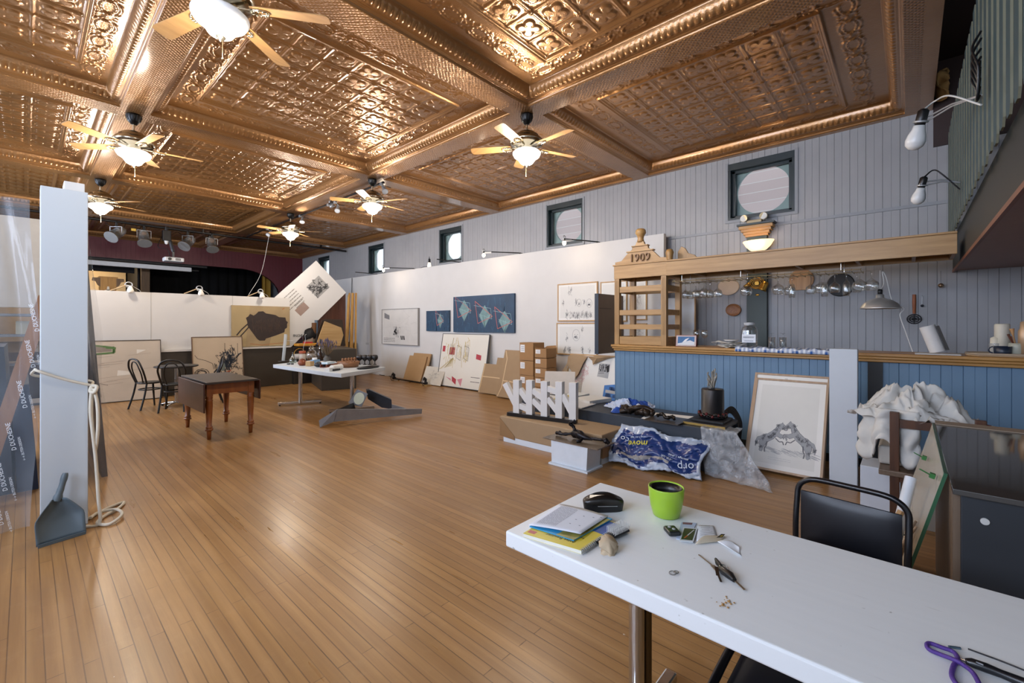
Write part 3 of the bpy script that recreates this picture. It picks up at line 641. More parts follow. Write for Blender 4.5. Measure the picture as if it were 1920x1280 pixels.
for sx in (-1, 1):
    for sy in (-1, 1):
        c = (sx*.245, sy*.52, 0); b = MB(); b.bx(c[0]-.035, c[0]+.035, c[1]-.035, c[1]+.035, .56, .725)
        b.lathe([(.0, .0), (.022, .0), (.028, .1), (.028, .112), (.046, .118), (.046, .136), (.03, .142), (.042, .152), (.042, .165), (.03, .175), (.036, .3), (.042, .45), (.04, .5), (.046, .51), (.034, .52), (.044, .54), (.034, .565)], 18, c); b.build('leg', m_wal, t)
# ---------------------------------------------------------------- tall white panel, rope, dustpan
pl = M('c3ccd2', .55, var=.02, scale=2)
b = MB(); b.bx(.07, .315, 4.58, 4.75, 0, 2.49); tag(b.build('upright_board', pl, None, .004), 'tall white boxed-in board standing on end tied round with rope', 'panel')
b = MB(); b.bx(.19, .30, 4.62, 4.82, 2.492, 2.56); tag(b.build('white_carton', M('d6d6d4', .7), None, .004), 'flat white carton lying on top of the tall white panel', 'box')
m_rope = M('d3ccbb', .85, bump=.5, bscale=160)
b = MB(); k0 = (.335, 4.565, 1.04)
b.tube(spline([(.045, 4.62, 1.18), (.06, 4.562, 1.17), (.19, 4.562, 1.10), k0], 6), .009, 8); b.tube(spline([(.045, 4.62, 1.18), (.05, 4.78, 1.12), (.33, 4.78, 1.06), k0], 6), .009, 8)
b.tube(spline([k0, (.36, 4.55, 1.03), (.345, 4.53, .99), (.325, 4.56, 1.0), k0], 5), .012, 8)
b.tube(spline([k0, (.325, 4.54, .85), (.345, 4.54, .62), (.352, 4.54, .56), (.365, 4.53, .72), (.362, 4.54, .9), (.345, 4.55, 1.02)], 7), .011, 8)
b.tube(spline([k0, (.33, 4.54, .8), (.352, 4.53, .5), (.365, 4.5, .2), (.37, 4.48, .02), (.30, 4.50, .012), (.28, 4.60, .012), (.36, 4.72, .012), (.46, 4.83, .012), (.55, 4.88, .012), (.50, 4.74, .014), (.40, 4.62, .014), (.36, 4.50, .014), (.42, 4.42, .014), (.50, 4.52, .03), (.48, 4.68, .03), (.38, 4.70, .03), (.33, 4.62, .03)], 7), .011, 8)
b.at(Matrix()); tag(b.build('rope', m_rope), 'cream cotton rope knotted round the white panel, loops on the floor', 'rope')
t = thing('dustpan', 'dark grey plastic dustpan leaning upright against the white panel foot', 'dustpan', (.155, 4.43, 0), math.radians(12))
m_dp = M('56646c', .5, var=.06)
def pan(u, v):
    x = (u-.5)*2; w = .125 if v < .55 else .125-.085*((v-.55)/.45)**1.2; z = .01+.26*v; bow = .055*(1-abs(x)**3)*(.3+.7*min(1, v*2)); return (x*w, -.055-.02*(1-v)+bow*.9+.05*v, z)
b = MB(); b.grid(14, 12, pan); b.build('pan', m_dp, t, solid=.005)
b = MB(); b.tube(spline([(0, .045, .25), (.03, .06, .34), (.055, .075, .43)], 6), [.026]*3+[.02]*3+[.018]*3+[.02]*2+[.019, .014], 10); b.build('handle', m_dp, t)
b = MB(); b.bar((-.12, -.082, .012), (.12, -.082, .012), .008, .02); b.build('lip', m_dp, t)
# ---------------------------------------------------------------- store behind plastic film
def film():
    t = NT('clear_plastic_film'); f = t.noise(t.coord((1, 1, .35)), 3, 4)
    t.set(Base_Color=C('adb8c2'), Roughness=.12, Alpha=t.ramp(f, [(.35, (.13, .13, .13, 1)), (.75, (.38, .38, .38, 1))]), Specular_IOR_Level=.7); return t.m
m_film = film()
def sheet(u, v):
    x = -.75+.80*u; z = .005+2.44*v; k = math.sin(u*29+v*3)*.018+math.sin(u*13-v*5)*.03+math.sin(u*53+v*9)*.006
    return (x+.03*math.sin(v*6+u*5), 5.15-.22*u+k*(1.1-.5*v)-.1*(1-v)**2, z)
t = thing('plastic_sheet', 'clear plastic film with white printing hung left of the white panel', 'plastic sheet', (0, 5, 0))
b = MB().at(Matrix.Translation((0, -5, 0))); b.grid(70, 30, sheet); b.build('film', m_film, t)
m_pr = M('e9edf0', .6, var=0)
for z, u_ in ((1.55, .965), (1.28, .93), (.98, .895), (.68, .86), (.40, .83), (.17, .81)):
    p = V(sheet(u_, z/2.45)); R = Euler((PI/2, -PI/2-.16, 0))
    text('printing', 'D DUCHESNE', .034, m_pr, t, (p.x, p.y-5-.03, z), R, .0003); text('printing', '\u2190\u2192 BUTEX-DESIGN', .02, m_pr, t, (p.x+.052, p.y-5-.03, z-.10), R, .0003)
b = MB().grid(10, 24, lambda u, v: (.325+(.24-.10*v)*u+.015*math.sin(v*14+u*4), 4.80+1.1*u, .10*(1-u)*0+.01+2.1*v*(1-.08*u)))
tag(b.build('plastic_sheet', m_film), 'clear plastic film wrapped over dark panels right of the white panel', 'plastic sheet')
b = MB(); b.add([(.50, 5.88, 0), (.545, 5.88, 0), (.545, 7.4, 0), (.50, 7.4, 0), (.37, 5.88, 2.05), (.405, 5.88, 2.05), (.405, 7.4, 2.05), (.37, 7.4, 2.05)], [(3, 2, 1, 0), (4, 5, 6, 7), (0, 1, 5, 4), (1, 2, 6, 5), (2, 3, 7, 6), (3, 0, 4, 7)])
tag(b.build('dark_board', M('20242c', .5)), 'tall dark board leaning under plastic beside the white panel', 'panel')
def bx(name, label, cat, m, x0, x1, y0, y1, z0, z1): return slab(name, label, cat, m, x0, x1, y0, y1, z0, z1)
for i, (x, h, c, lab) in enumerate([(-.52, 1.25, '1c2430', 'dark blue board behind plastic film, outermost at the frame edge'), (-.36, 1.1, '5a1f22', 'dark red board behind plastic film near the frame edge'), (-.20, 1.3, '26303e', 'blue-grey board behind plastic film in the middle'), (-.05, .95, '18243a', 'navy board behind plastic film close to the white panel')]):
    b = MB(); b.add([(x, 5.9, 0), (x+.13, 5.9, 0), (x+.13, 7.2, 0), (x, 7.2, 0), (x-.04, 6.0, h), (x+.07, 6.0, h), (x+.07, 7.2, h), (x-.04, 7.2, h)], [(3, 2, 1, 0), (4, 5, 6, 7), (0, 1, 5, 4), (1, 2, 6, 5), (2, 3, 7, 6), (3, 0, 4, 7)])
    tag(b.build('stored_board', M(c, .5)), lab, 'board', 'boards stored behind the plastic film')
t = thing('storage_rack', 'grey metal shelving with boxes dimly seen through the plastic film', 'shelf', (-.35, 8.2, 0))
for z in (.5, 1.0, 1.35, 1.6): MB().bx(-.6, .5, -.2, .3, z, z+.03).build('shelf', m_steel, t)
for x in (-.6, .47): MB().bx(x, x+.03, -.2, -.17, 0, 1.65).build('upright', m_steel, t)
for i, (x, z, w, h, c, lab) in enumerate([(-.8, 1.03, .25, .2, '6d6a60', 'grey box on the rack behind plastic, outer one'), (-.45, 1.03, .3, .24, '4a4640', 'dark box on the rack behind plastic, middle one'), (-.08, 1.38, .2, .16, '8b8878', 'beige box on the top of the rack behind plastic')]):
    bx('stored_box', lab, 'box', M(c, .7), x, x+w, 8.05, 8.4, z, z+h)
b = MB(); b.bar((-.28, 5.6, 0), (.12, 5.75, 1.75), .09, .03, (0, 1, 0)); tag(b.build('wooden_plank', WOOD('8a6244', 'a87c58', 1, 2)), 'reddish wooden plank leaning behind the plastic film', 'plank')
bx('plasterboard_sheet', 'large pale board high behind the plastic film', 'board', M('9c968c', .7), -1.6, .25, 8.6, 8.65, 1.72, 2.9)
t = thing('work_lamp', 'glowing warm bulb on the rack behind the plastic film', 'lamp', (-.62, 7.6, 1.63)); MB().ball((0, 0, .1), .05).build('bulb', EMIT('ffd9a0', 14), t); MB().lathe([(0, 0), (.04, 0), (.03, .06), (0, .06)], 12).build('socket', m_blackmetal, t)
# ---------------------------------------------------------------- long white partition along the bar-side wall
XP = 7.05
struct(MB().bx(XP, XP+.09, 3.0, 16.6, 0, 3.0).build('wall_partition_long', m_white))
def wall_pic(name, label, u0, v0, u1, v1, d=.035, **k):
    a, c = gx(u0, v0, XP), gx(u1, v1, XP); return picture(name, label, 'picture', (XP-.002, a.y, min(a.z, c.z)), -PI/2, a.y-c.y, abs(a.z-c.z), 0, d, **k)
def lean_pic(name, label, cat, u0, u1, vb, ut, vt, xb, xt, d=.03, **k):
    """board standing on the floor at x = xb and leaning to x = xt at its top"""
    y0, y1 = gx(u0, vb, xb).y, gx(u1, vb, xb).y; z = gx(ut, vt, xt).z; ln = math.atan2(xt-xb, z)
    return picture(name, label, cat, (xb, y0, .012), -PI/2, y0-y1, z/math.cos(ln), ln, d, **k)
def art_grey(b, w, h):
    f = lambda P: [(x*w, z*h) for x, z in P]
    b.mat(0).poly(f([(.07, .90), (.07, .75), (.22, .70), (.22, .82)])); b.mat(1); lines(b, .05*w, .38*w, .08*h, .17*h, 3, .012)
    for k in range(26): scribble(b, w*random.gauss(.41, .03), h*random.gauss(.38, .07), .03*w, .06*h, 3, .006)
    b.mat(2)
    for k in range(10): scribble(b, w*random.gauss(.37, .02), h*random.gauss(.34, .04), .03*w, .05*h, 3, .016, .002)
    for x in (.54, .58, .62): b.stroke(f([(x, .25), (x+.02, .14)]), .045)
    b.mat(3)
    for k in range(50): x = R_(); z = R_(); b.stroke(f([(x, z), (x+random.uniform(-.2, .2), z+random.uniform(-.1, .1))]), .003, .0012)
wall_pic('canvas_drawing', 'pale grey square canvas with small black marks on the long white wall', 719, 580, 787, 648, .06, frame=M('8f8c88', .5), fw=.012, ground=M('cac7c2', .8, var=.08, scale=3), art=art_grey,
         mats=[M('77777a', .7), M('4e4e50', .7), m_ink, M('a9a6a2', .8)])
m_bp = M('24405a', .55, var=.35, scale=3)
def art_blue(seeds):
    def fn(b, w, h):
        f = lambda P: [(x*w, z*h) for x, z in P]
        b.mat(2)
        for k in range(60): x = R_(); z = R_(); b.stroke(f([(x, z), (x+random.uniform(-.02, .02), max(0, z-.3*R_()))]), .02, .0009)
        for (cx, cz, s) in seeds:
            q = f([(cx, cz+.30*s), (cx+.10*s, cz), (cx, cz-.34*s), (cx-.10*s, cz)]); b.mat(0).poly(q, .0012)
            for k in range(12): t_ = R_(); b.mat(3).stroke(f([(cx-.09*s+.18*s*t_, cz+.02), (cx, cz-.3*s)]), .006, .0015)
            b.mat(1).stroke(f([(cx-.17*s, cz+.42*s), (cx+.13*s, cz-.02), (cx-.12*s, cz-.22*s), (cx-.17*s, cz+.42*s)]), .014, .0018)
            b.mat(3).stroke(f([(cx-.19*s, cz+.3*s), (cx+.1*s, cz+.2*s), (cx+.12*s, cz-.1*s), (cx-.1*s, cz+.05*s)]), .008, .002)
    return fn
mb_ = [M('6f8f90', .6, var=.2), M('b5645c', .6), M('2f5470', .6), M('8fb0b2', .6)]
e_ = M('a98a6a', .6)
wall_pic('blueprint_panel', 'small blue panel with pink lines between grey canvas and big blue one', 802, 583, 845, 621, .045, ground=m_bp, art=art_blue([(.62, .52, 1.15)]), mats=mb_)
wall_pic('blueprint_panel', 'big blue panel with three pale kite shapes and pink triangles', 853, 557, 967, 624, .05, ground=m_bp, art=art_blue([(.2, .62, .95), (.55, .45, .95), (.86, .3, .9)]), mats=mb_)
def art_room(b, w, h):
    f = lambda P: [(x*w, z*h) for x, z in P]
    b.mat(0)
    for k in range(60):
        x = random.uniform(.06, .62); z = random.uniform(.5, .95); b.stroke(f([(x, z), (x+random.uniform(-.03, .05), z-random.uniform(.02, .2))]), .012, .001)
    for k in range(30): x = random.uniform(.0, .3); b.stroke(f([(.3, .55), (x, .3+x*.3)]), .005, .001)
    b.mat(1); b.poly(f([(.04, .76), (.1, .76), (.1, .65), (.04, .65)])); b.poly(f([(.2, .74), (.32, .74), (.32, .6), (.2, .6)])); b.poly(f([(.32, .2), (.42, .15), (.42, .05), (.33, .11)])); b.poly(f([(.78, .64), (.88, .62), (.88, .53), (.78, .55)]))
    b.mat(2); b.poly(f([(.44, .15), (.55, .18), (.53, .03)])); b.poly(f([(.18, .18), (.30, .15), (.31, .11)])); 
    b.mat(3)
    for x in (.36, .52): b.stroke(f([(x, .78), (x, .55), (x+.1, .5), (x+.1, .74), (x, .78)]), .008)
    for x in (.2, .24, .28, .57, .6): b.stroke(f([(x, .8), (x+.01, .58)]), .008)
    b.stroke(f([(.26, .92), (.24, .78), (.3, .7)]), .008); lines(b, .72*w, .9*w, .14*h, .22*h, 2, .014)
lean_pic('leaning_drawing', 'big white drawing of a yellow room with red patches leaning on the wall', 'painting', 820, 908, 726, 834, 626, 6.80, 7.0, frame=M('4b4b4d', .4), fw=.014, ground=M('dbd7cc', .8, var=.04, scale=2), art=art_room,
         mats=[M('c3b078', .8), M('a93b45', .7), M('c98a93', .8), M('4a4640', .8)])
m_board = M('a5835a', .8, var=.05)
lean_pic('cardboard_sheet', 'tan board leaning on the wall, front one of two under the grey canvas', 'board', 757, 789, 713, 766, 667, 6.74, 6.96, ground=m_board)
lean_pic('cardboard_sheet', 'tan board peeping out behind the front one under the grey canvas', 'board', 765, 797, 712, 772, 662, 6.80, 7.02, ground=m_board)
def art_sk(b, w, h):
    b.mat(0)
    for k in range(30): scribble(b, w*random.gauss(.5, .12), h*random.gauss(.55, .12), .1*w, .1*h, 3, .003)
lean_pic('sketch_sheet', 'small pale pencil sketch leaning between tan boards and yellow room drawing', 'drawing', 790, 826, 716, 800, 687, 6.70, 6.88, .012, ground=M('c9c2b4', .8), art=art_sk, mats=[M('97928a', .8)])
# spare track lamps lying along the wall foot
a, c = gz(745, 712), gz(806, 722); t = thing('floor_track', 'dark light track with little lamp heads lying on the floor by tan boards', 'light track', ((a.x+c.x)/2-.1, (a.y+c.y)/2, 0))
n = V((c.x-a.x, c.y-a.y, 0)).normalized(); L = (c-a).length/2
MB().bar(-n*L+V((0, 0, .05)), n*L+V((0, 0, .05)), .035, .03).build('rail', m_blackmetal, t)
for s in (-1, .95):
    b = MB(); q = n*L*s; b.tube([q+V((0, 0, .05)), q+V((.02, .03, .14)), q+V((-.03, .05, .17))], [.02, .04, .05], 10); b.box((q.x, q.y, .06), (.09, .05, .05)); b.tube(spline([q+V((0, 0, .08)), q+V((-.08, .02, .12)), q+V((-.1, -.02, .02)), q+V((0, 0, .01))], 5), .008, 5); b.build('lamp_head', m_blackmetal, t)
b = MB()
for s in (-.7, 0, .7): q = n*L*s; b.box((q.x, q.y, .02), (.03, .03, .04))
b.box((n*L*.95).to_tuple()[:2]+(.0125,), (.14, .30, .025)); b.build('foot', WOOD('8a6a3e', 'a8844e', 1, 1), t)
b = MB(); b.tube(spline([gz(700, 698, .01), gz(715, 703, .01), gz(728, 704, .01), gz(745, 711, .03)], 6), .008, 5); tag(b.build('floor_cable', m_blackmetal), 'dark cable lying along the foot of the long white wall', 'cable')
# kraft-wrapped parcels
def art_tape(P):
    def fn(b, w, h):
        b.mat(0)
        for q in P: b.stroke([(x*w, z*h) for x, z in q], .022)
    return fn
tp = [M('c9ab80', .5)]
lean_pic('wrapped_parcel', 'brown paper parcel just showing behind two taped parcels on the wall', 'parcel', 922, 942, 735, 925, 671, 6.74, 6.95, .03, ground=m_kraft)
lean_pic('wrapped_parcel', 'lower brown paper parcel with tape band beside the yellow room drawing', 'parcel', 898, 934, 739, 914, 683, 6.66, 6.86, .03, ground=m_kraft, art=art_tape([[(.0, .55), (1, .55)], [(.04, 0), (.04, 1)]]), mats=tp)
lean_pic('wrapped_parcel', 'tall brown paper parcel with dashed pale tape, left of the cartons', 'parcel', 933, 989, 747, 938, 657, 6.52, 6.80, .05, ground=m_kraft, art=art_tape([[(.04, 0), (.13, .2), (.13, .8), (.04, .98)], [(.9, 0), (.92, .3)], [(.92, .35), (.92, .65)], [(.92, .7), (.98, .95)], [(.13, .34), (.3, .34)], [(.35, .34), (.5, .33)], [(.6, .33), (.85, .32)]]), mats=tp)
# cartons in two stacks
def carton(label, x0, y0, z, w, d, h, open_=False):
    t = thing('carton', label, 'box', (x0+w/2, y0+d/2, z), random.uniform(-.03, .03), 'stacked cartons by the long white wall')
    if open_:
        b = MB(); b.bx(-w/2, w/2, -d/2, d/2, 0, .01)
        for q in ((-w/2, -w/2+.006, -d/2, d/2), (w/2-.006, w/2, -d/2, d/2), (-w/2, w/2, -d/2, -d/2+.006), (-w/2, w/2, d/2-.006, d/2)): b.bx(*q, 0, h)
        b.build('box', m_carton, t); b = MB(); b.add([(w/2, -d/2, h), (w/2, d/2, h), (w/2+.05, d/2-.02, h+.03), (w/2+.03, -d/2+.03, h+.05)], [(0, 1, 2, 3)]); b.add([(-w/2, d/2, h), (w/2, d/2, h), (w/2-.03, d/2+.07, h+.02), (-w/2+.04, d/2+.05, h+.05)], [(0, 1, 2, 3)]); b.build('flap', m_carton, t, solid=.004)
    else:
        MB().bx(-w/2, w/2, -d/2, d/2, 0, h).build('box', m_carton, t, .003)
        b = MB(); b.bx(-.012, .012, -d/2-.0006, d/2+.0006, h, h+.0006); b.build('tape', M('b58c58', .4), t)
    b = MB(); b.add([(-w/2-.001, d/2-.13, h*.45), (-w/2-.001, d/2-.02, h*.45), (-w/2-.001, d/2-.02, h*.88), (-w/2-.001, d/2-.13, h*.88)], [(0, 1, 2, 3)]); b.mat(1)
    for k in range(3): b.add([(-w/2-.0015, d/2-.12, h*(.55+.1*k)), (-w/2-.0015, d/2-.04, h*(.55+.1*k)), (-w/2-.0015, d/2-.04, h*(.58+.1*k)), (-w/2-.0015, d/2-.12, h*(.58+.1*k))], [(0, 1, 2, 3)])
    b.build('shipping_label', [M('dedede', .6, var=0), M('8a8a8a', .6, var=0)], t)
nm = ['bottom', 'second from the floor', 'third from the floor', 'fourth from the floor', 'fifth from the floor', 'open topmost']
for i in range(6): carton('brown carton, %s one of the front stack with white stickers' % nm[i], 6.28, 4.84, .178*i, .30, .27, .17, i == 5)
for i in range(4): carton('brown carton, %s one of the rear stack beside the tall parcel' % ['bottom', 'second', 'third', 'topmost, tall'][i], 6.28, 5.14, .275*i if i < 3 else .828, .32, .34, .27 if i < 3 else .33)
# framed drawings
fr = WOOD('a9814c', 'c19a63', 1, 2)
def art_fig(n, big):
    def fn(b, w, h):
        for k in range(n):
            x = w*random.uniform(.14, .86); z = h*(.16 if k < n*.5 else random.choice((.16, .8, .5))); b.mat(k % 2)
            for j in range(7): scribble(b, x+random.gauss(0, .012), z+random.gauss(0, .03), .022, .045, 4, .0022)
        for (x, z, r) in big:
            b.mat(0).stroke([(w*x+r*.75*math.cos(q), h*z+r*math.sin(q)) for q in [2*PI*i/16 for i in range(17)]], .004)
            for j in range(8): scribble(b, w*x, h*z-r*.35, r*.5, r*.3, 4, .0025)
            b.stroke([(w*x-r*.4, h*z+r*.1), (w*x-r*.15, h*z+r*.12)], .006); b.stroke([(w*x+r*.15, h*z+r*.12), (w*x+r*.4, h*z+r*.1)], .006)
    return fn
pm = [M('77777a', .8, var=0), M('4c4c4e', .8, var=0)]
wall_pic('framed_drawing', 'framed sheet of many small ink figures, upper frame above the cartons', 1047, 533, 1122, 602, .03, frame=fr, fw=.022, art=art_fig(20, [(.55, .48, .07), (.8, .46, .08)]), mats=pm, border=.04)
wall_pic('framed_drawing', 'framed portrait sketch of a bearded head, lower frame above the cartons', 1045, 605, 1121, 668, .03, frame=fr, fw=.022, art=art_fig(10, [(.5, .62, .11)]), mats=pm, border=.05)
def art_ship(b, w, h):
    b.mat(0)
    for k in range(60): x = random.gauss(.55, .22); scribble(b, w*min(.92, max(.1, x)), h*random.gauss(.5-.3*x+.1, .06), .08*w, .05*h, 3, .004)
wall_pic('framed_drawing', 'framed grey wash drawing half hidden by the dark cupboard side', 1127, 529, 1177, 603, .03, frame=fr, fw=.02, art=art_ship, mats=[M('8b8b8d', .8, var=0)], border=.03)
wall_pic('framed_drawing', 'framed nearly blank sheet seen through the upper bar shelf', 1182, 527, 1214, 600, .03, frame=fr, fw=.02, art=art_sk, mats=[M('b5b2ac', .8, var=0)], border=.03)
wall_pic('framed_drawing', 'framed nearly blank sheet seen through the lower bar shelf', 1182, 606, 1214, 650, .03, frame=fr, fw=.02, art=art_sk, mats=[M('b5b2ac', .8, var=0)], border=.03)
t = thing('dark_cupboard', 'dark brown upright cupboard standing out from the white wall by the bar end', 'cupboard', (6.2, 3.72, 1.02))
MB().bx(0, .845, 0, .07, 0, .98).build('body', M('63513f', .5, var=.12, scale=4), t, .004); MB().bx(-.004, .0, .0, .07, 0, .98).build('front_edge', M('1d2a38', .5), t)
MB().bx(.03, .4, -.004, 0, .74, .746).build('groove', m_ink, t)
# torn kraft wrapping on a big framed print leaning below
def art_print(b, w, h):
    f = lambda P: [(x*w, z*h) for x, z in P]
    b.mat(0); b.poly(f([(.02, .02), (.30, .02), (.30, .95), (.02, .95)]), .0008)
    b.mat(1)
    for k in range(40): scribble(b, w*random.gauss(.27, .05), h*random.gauss(.68, .09), .04*w, .06*h, 3, .005)
    b.mat(2); b.poly(f([(.52, .62), (.7, .60), (.7, .85), (.54, .86)]), .0011)
    b.mat(3)
    for k in range(9): x = .535+.017*k; b.stroke(f([(x, .845-.1*R_()*(k % 3)), (x+.012*(k % 2), .70+.08*R_())]), .012, .0016)
    for k in range(5): z = .82-.035*k; b.stroke(f([(.53, z), (.61+.06*R_(), z+.01)]), .007, .0016)
    b.poly(f([(.64, .80), (.69, .84), (.70, .72), (.67, .70)]), .0016)
    b.mat(4); b.poly(f([(.66, .08), (.93, .06), (.94, .5), (.86, .52), (.66, .48)]), .0011); b.mat(5)
    for k in range(30): x = random.uniform(.68, .84); z = random.uniform(.08, .42); b.poly(f([(x, z), (x+.06, z), (x+.06, z+.05), (x, z+.05)]), .0016)
    b.mat(2); b.poly(f([(.69, .36), (.86, .35), (.86, .40), (.69, .41)]), .002)
t = lean_pic('framed_print', 'big framed print with blue picture and torn brown wrapping by the bar end', 'picture', 1053, 1168, 745, 1100, 666, 6.42, 6.72, frame=fr, fw=.022, art=art_print, border=.05,
         mats=[M('cfc6b4', .8), M('c79b98', .8), M('a9a9a8', .8), m_ink, M('3f74b4', .7, var=.2), M('284a78', .7)])
def torn(P, bulge):
    b = MB(); n = len(P); cx_ = sum(p[0] for p in P)/n; cz_ = sum(p[1] for p in P)/n
    b.add([(x, -.05-random.uniform(0, bulge), z) for x, z in P]+[(cx_, -.06-bulge, cz_)], [(i, (i+1) % n, n) for i in range(n)]); return b
torn([(-.01, .94), (.12, .98), (.40, .95), (.33, .80), (.28, .62), (.2, .52), (.1, .68), (-.01, .76)], .03).build('torn_paper', m_kraft, t, solid=.003)
torn([(.40, .95), (.52, .95), (.62, .98), (.95, .97), (.78, .93), (.62, .86), (.55, .80), (.5, .88)], .05).build('torn_paper', m_kraft, t, solid=.003)
torn([(-.02, .80), (.05, .62), (.03, .3), (.06, 0), (-.14, .0), (-.16, .5)], .04).build('torn_paper', m_kraft, t, solid=.003)
# ---------------------------------------------------------------- clip lamps reaching out from the partition top
CLIP_BULBS = []
m_lit = EMIT('ffe3bd', 9)
for i, (ub, vb, ur, vr, lab) in enumerate([(719, 509, 776, 503, 'lit clip lamp on a thin arm, farthest along the long white wall'), (907, 484, 977, 474, 'lit clip lamp on a thin arm above the big blue panel'), (1058, 452, 1122, 453, 'lit clip lamp on a thin arm beside the second round window')]):
    root = gx(ur, vr, XP+.03); tip = gx(ub, vb, 6.5); t = thing('arm_lamp', lab, 'lamp', (root.x, root.y, 3.0), 0, 'lit clip lamps above the long white wall'); q = V((tip.x-root.x, tip.y-root.y, .04))
    b = MB(); b.tube([(0, 0, .02), q], .011, 6); b.box((0, 0, .01), (.05, .05, .02)); b.build('arm', m_blackmetal, t)
    b = MB(); b.bar(q*.80+V((0, 0, -.01)), q*.98+V((0, 0, -.02)), .03, .03); b.tube(arc(q+V((0, 0, .02)), .035, 0, 5, 10, 'xz'), .009, 5); b.build('clamp', m_zinc, t)
    b = MB(); b.ball(q+V((0, 0, -.075)), .036, (1, 1, 1.2)); b.build('bulb', m_lit, t); CLIP_BULBS.append(V(t.location)+q+V((-.03, 0, -.16)))
    MB().cyl(q+V((0, 0, -.045)), q+V((0, 0, .01)), .02).build('socket', m_blackmetal, t)
for u0, v0, u1, v1, lab in [(666, 508, 706, 513, 'empty thin black lamp arm farthest along the wall top'), (819, 486, 862, 492, 'empty thin black lamp arm below the third round window')]:
    r = gx(u1, v1, XP+.03); tp_ = gx(u0, v0, 6.55); b = MB(); b.tube([(r.x, r.y, 3.012), (tp_.x, tp_.y, 3.05)], .011, 6); b.box((r.x, r.y, 3.012), (.05, .05, .022)); tag(b.build('lamp_arm', m_blackmetal), lab, 'lamp arm', 'empty lamp arms on the wall top')
p = gx(805, 497, XP+.04); t = thing('glass_lamp', 'small upright bulb under a black cap on the long wall top', 'lamp', (p.x, p.y, 3.0)); MB().lathe([(0, 0), (.05, 0), (.05, .02), (.04, .1), (.03, .12), (0, .12)], 14).build('bulb', EMIT('fff1da', 1.2), t); MB().lathe([(0, .12), (.03, .12), (.03, .2), (.012, .22), (0, .3)], 12).build('cap', m_blackmetal, t); MB().tube(spline([(0, .0, .01), (0, .2, .03), (0, .42, .005)], 5), .006, 5).build('cord', m_blackmetal, t)
b = MB(); a = gx(660, 521, XP-.02); c = gx(655, 640, XP-.05); b.tube(spline([a, (a.x-.02, a.y, 2.2), (c.x, c.y, 1.4), (c.x, c.y, .9)], 6), .01, 6); tag(b.build('hanging_cable', m_blackmetal), 'black cable hanging down the far end of the long white wall', 'cable')
slab('wall_plate', 'small white socket plate on the long white wall above the floor', 'wall plate', M('bcbab5', .5), XP-.006, XP, gx(692, 646, XP).y, gx(686, 646, XP).y, .88, .94)
# ---------------------------------------------------------------- far corner: second plinth, poster board, poles, panels
t = MB().slab([(4.47, 9.83), (5.20, 9.62), (5.62, 11.1), (4.89, 11.31)], 0, .93).build('dark_plinth', m_plinth, None, .006); tag(t, 'dark brown plinth box standing turned behind the trestle table', 'plinth')
def board_from(px, y, thick, rz=0): return [gy(u, v, y) for u, v in px]
Q = board_from([(592, 488), (647, 548), (549, 645), (493, 585)], 11.82, .02)
c0 = sum(Q, V((0, 0, 0)))/4; t = thing('poster_board', 'big white poster board tilted on its corner, with grey pictures and text', 'poster', (c0.x, 11.84, c0.z))
ax = (Q[1]-Q[2]); L = ax.length; ang = math.atan2(ax.z, ax.x); W = (Q[0]-Q[1]).length; ext = .2
t.rotation_euler = (-.05, -ang, 0)
b = MB(); b.prism([(-L/2-ext, -W/2), (L/2, -W/2), (L/2, W/2), (-L/2-ext, W/2)], 0, .03); b.build('board', M('d9d8d6', .5, var=.01), t)
pm_ = [M('a3a3a2', .7), M('4b4b4c', .7), M('8a8a88', .7)]; b = MB(); b.poly([(L*.15, -W*.14), (L*.38, -W*.14), (L*.38, W*.22), (L*.15, W*.22)], .001); b.mat(1)
for k in range(50): scribble(b, L*random.uniform(.17, .36), W*random.uniform(-.1, .2), .08, .06, 3, .012, .002)
b.build('portrait_print', pm_, t); b = MB(); b.mat(2)
for k in range(40): scribble(b, -L*random.uniform(.35, .47), W*random.uniform(.0, .3), .07, .05, 3, .012, .002)
b.build('sketch_print', pm_, t)
b = MB(); lines(b, -L*.25, L*.02, W*.10, W*.36, 5, .022); b.mat(1).poly([(-L*.18, -W*.16), (-L*.02, -W*.16), (-L*.02, W*.02), (-L*.18, W*.02)]); lines(b.mat(0), -L*.14, 0, W*.03, W*.08, 2, .02); b.build('printing', [M('8d8a86', .7), M('a08a80', .7)], t); lg = gy(561, 628, 11.8)-V(t.location); text('lettering', 'Lacue', .13, m_darkgrey, t, Matrix.Rotation(ang, 3, 'Y') @ V((lg.x, -.012, lg.z)), Euler((PI/2, ang, 0)), .001, sx=-1)
R2 = lambda *a: None
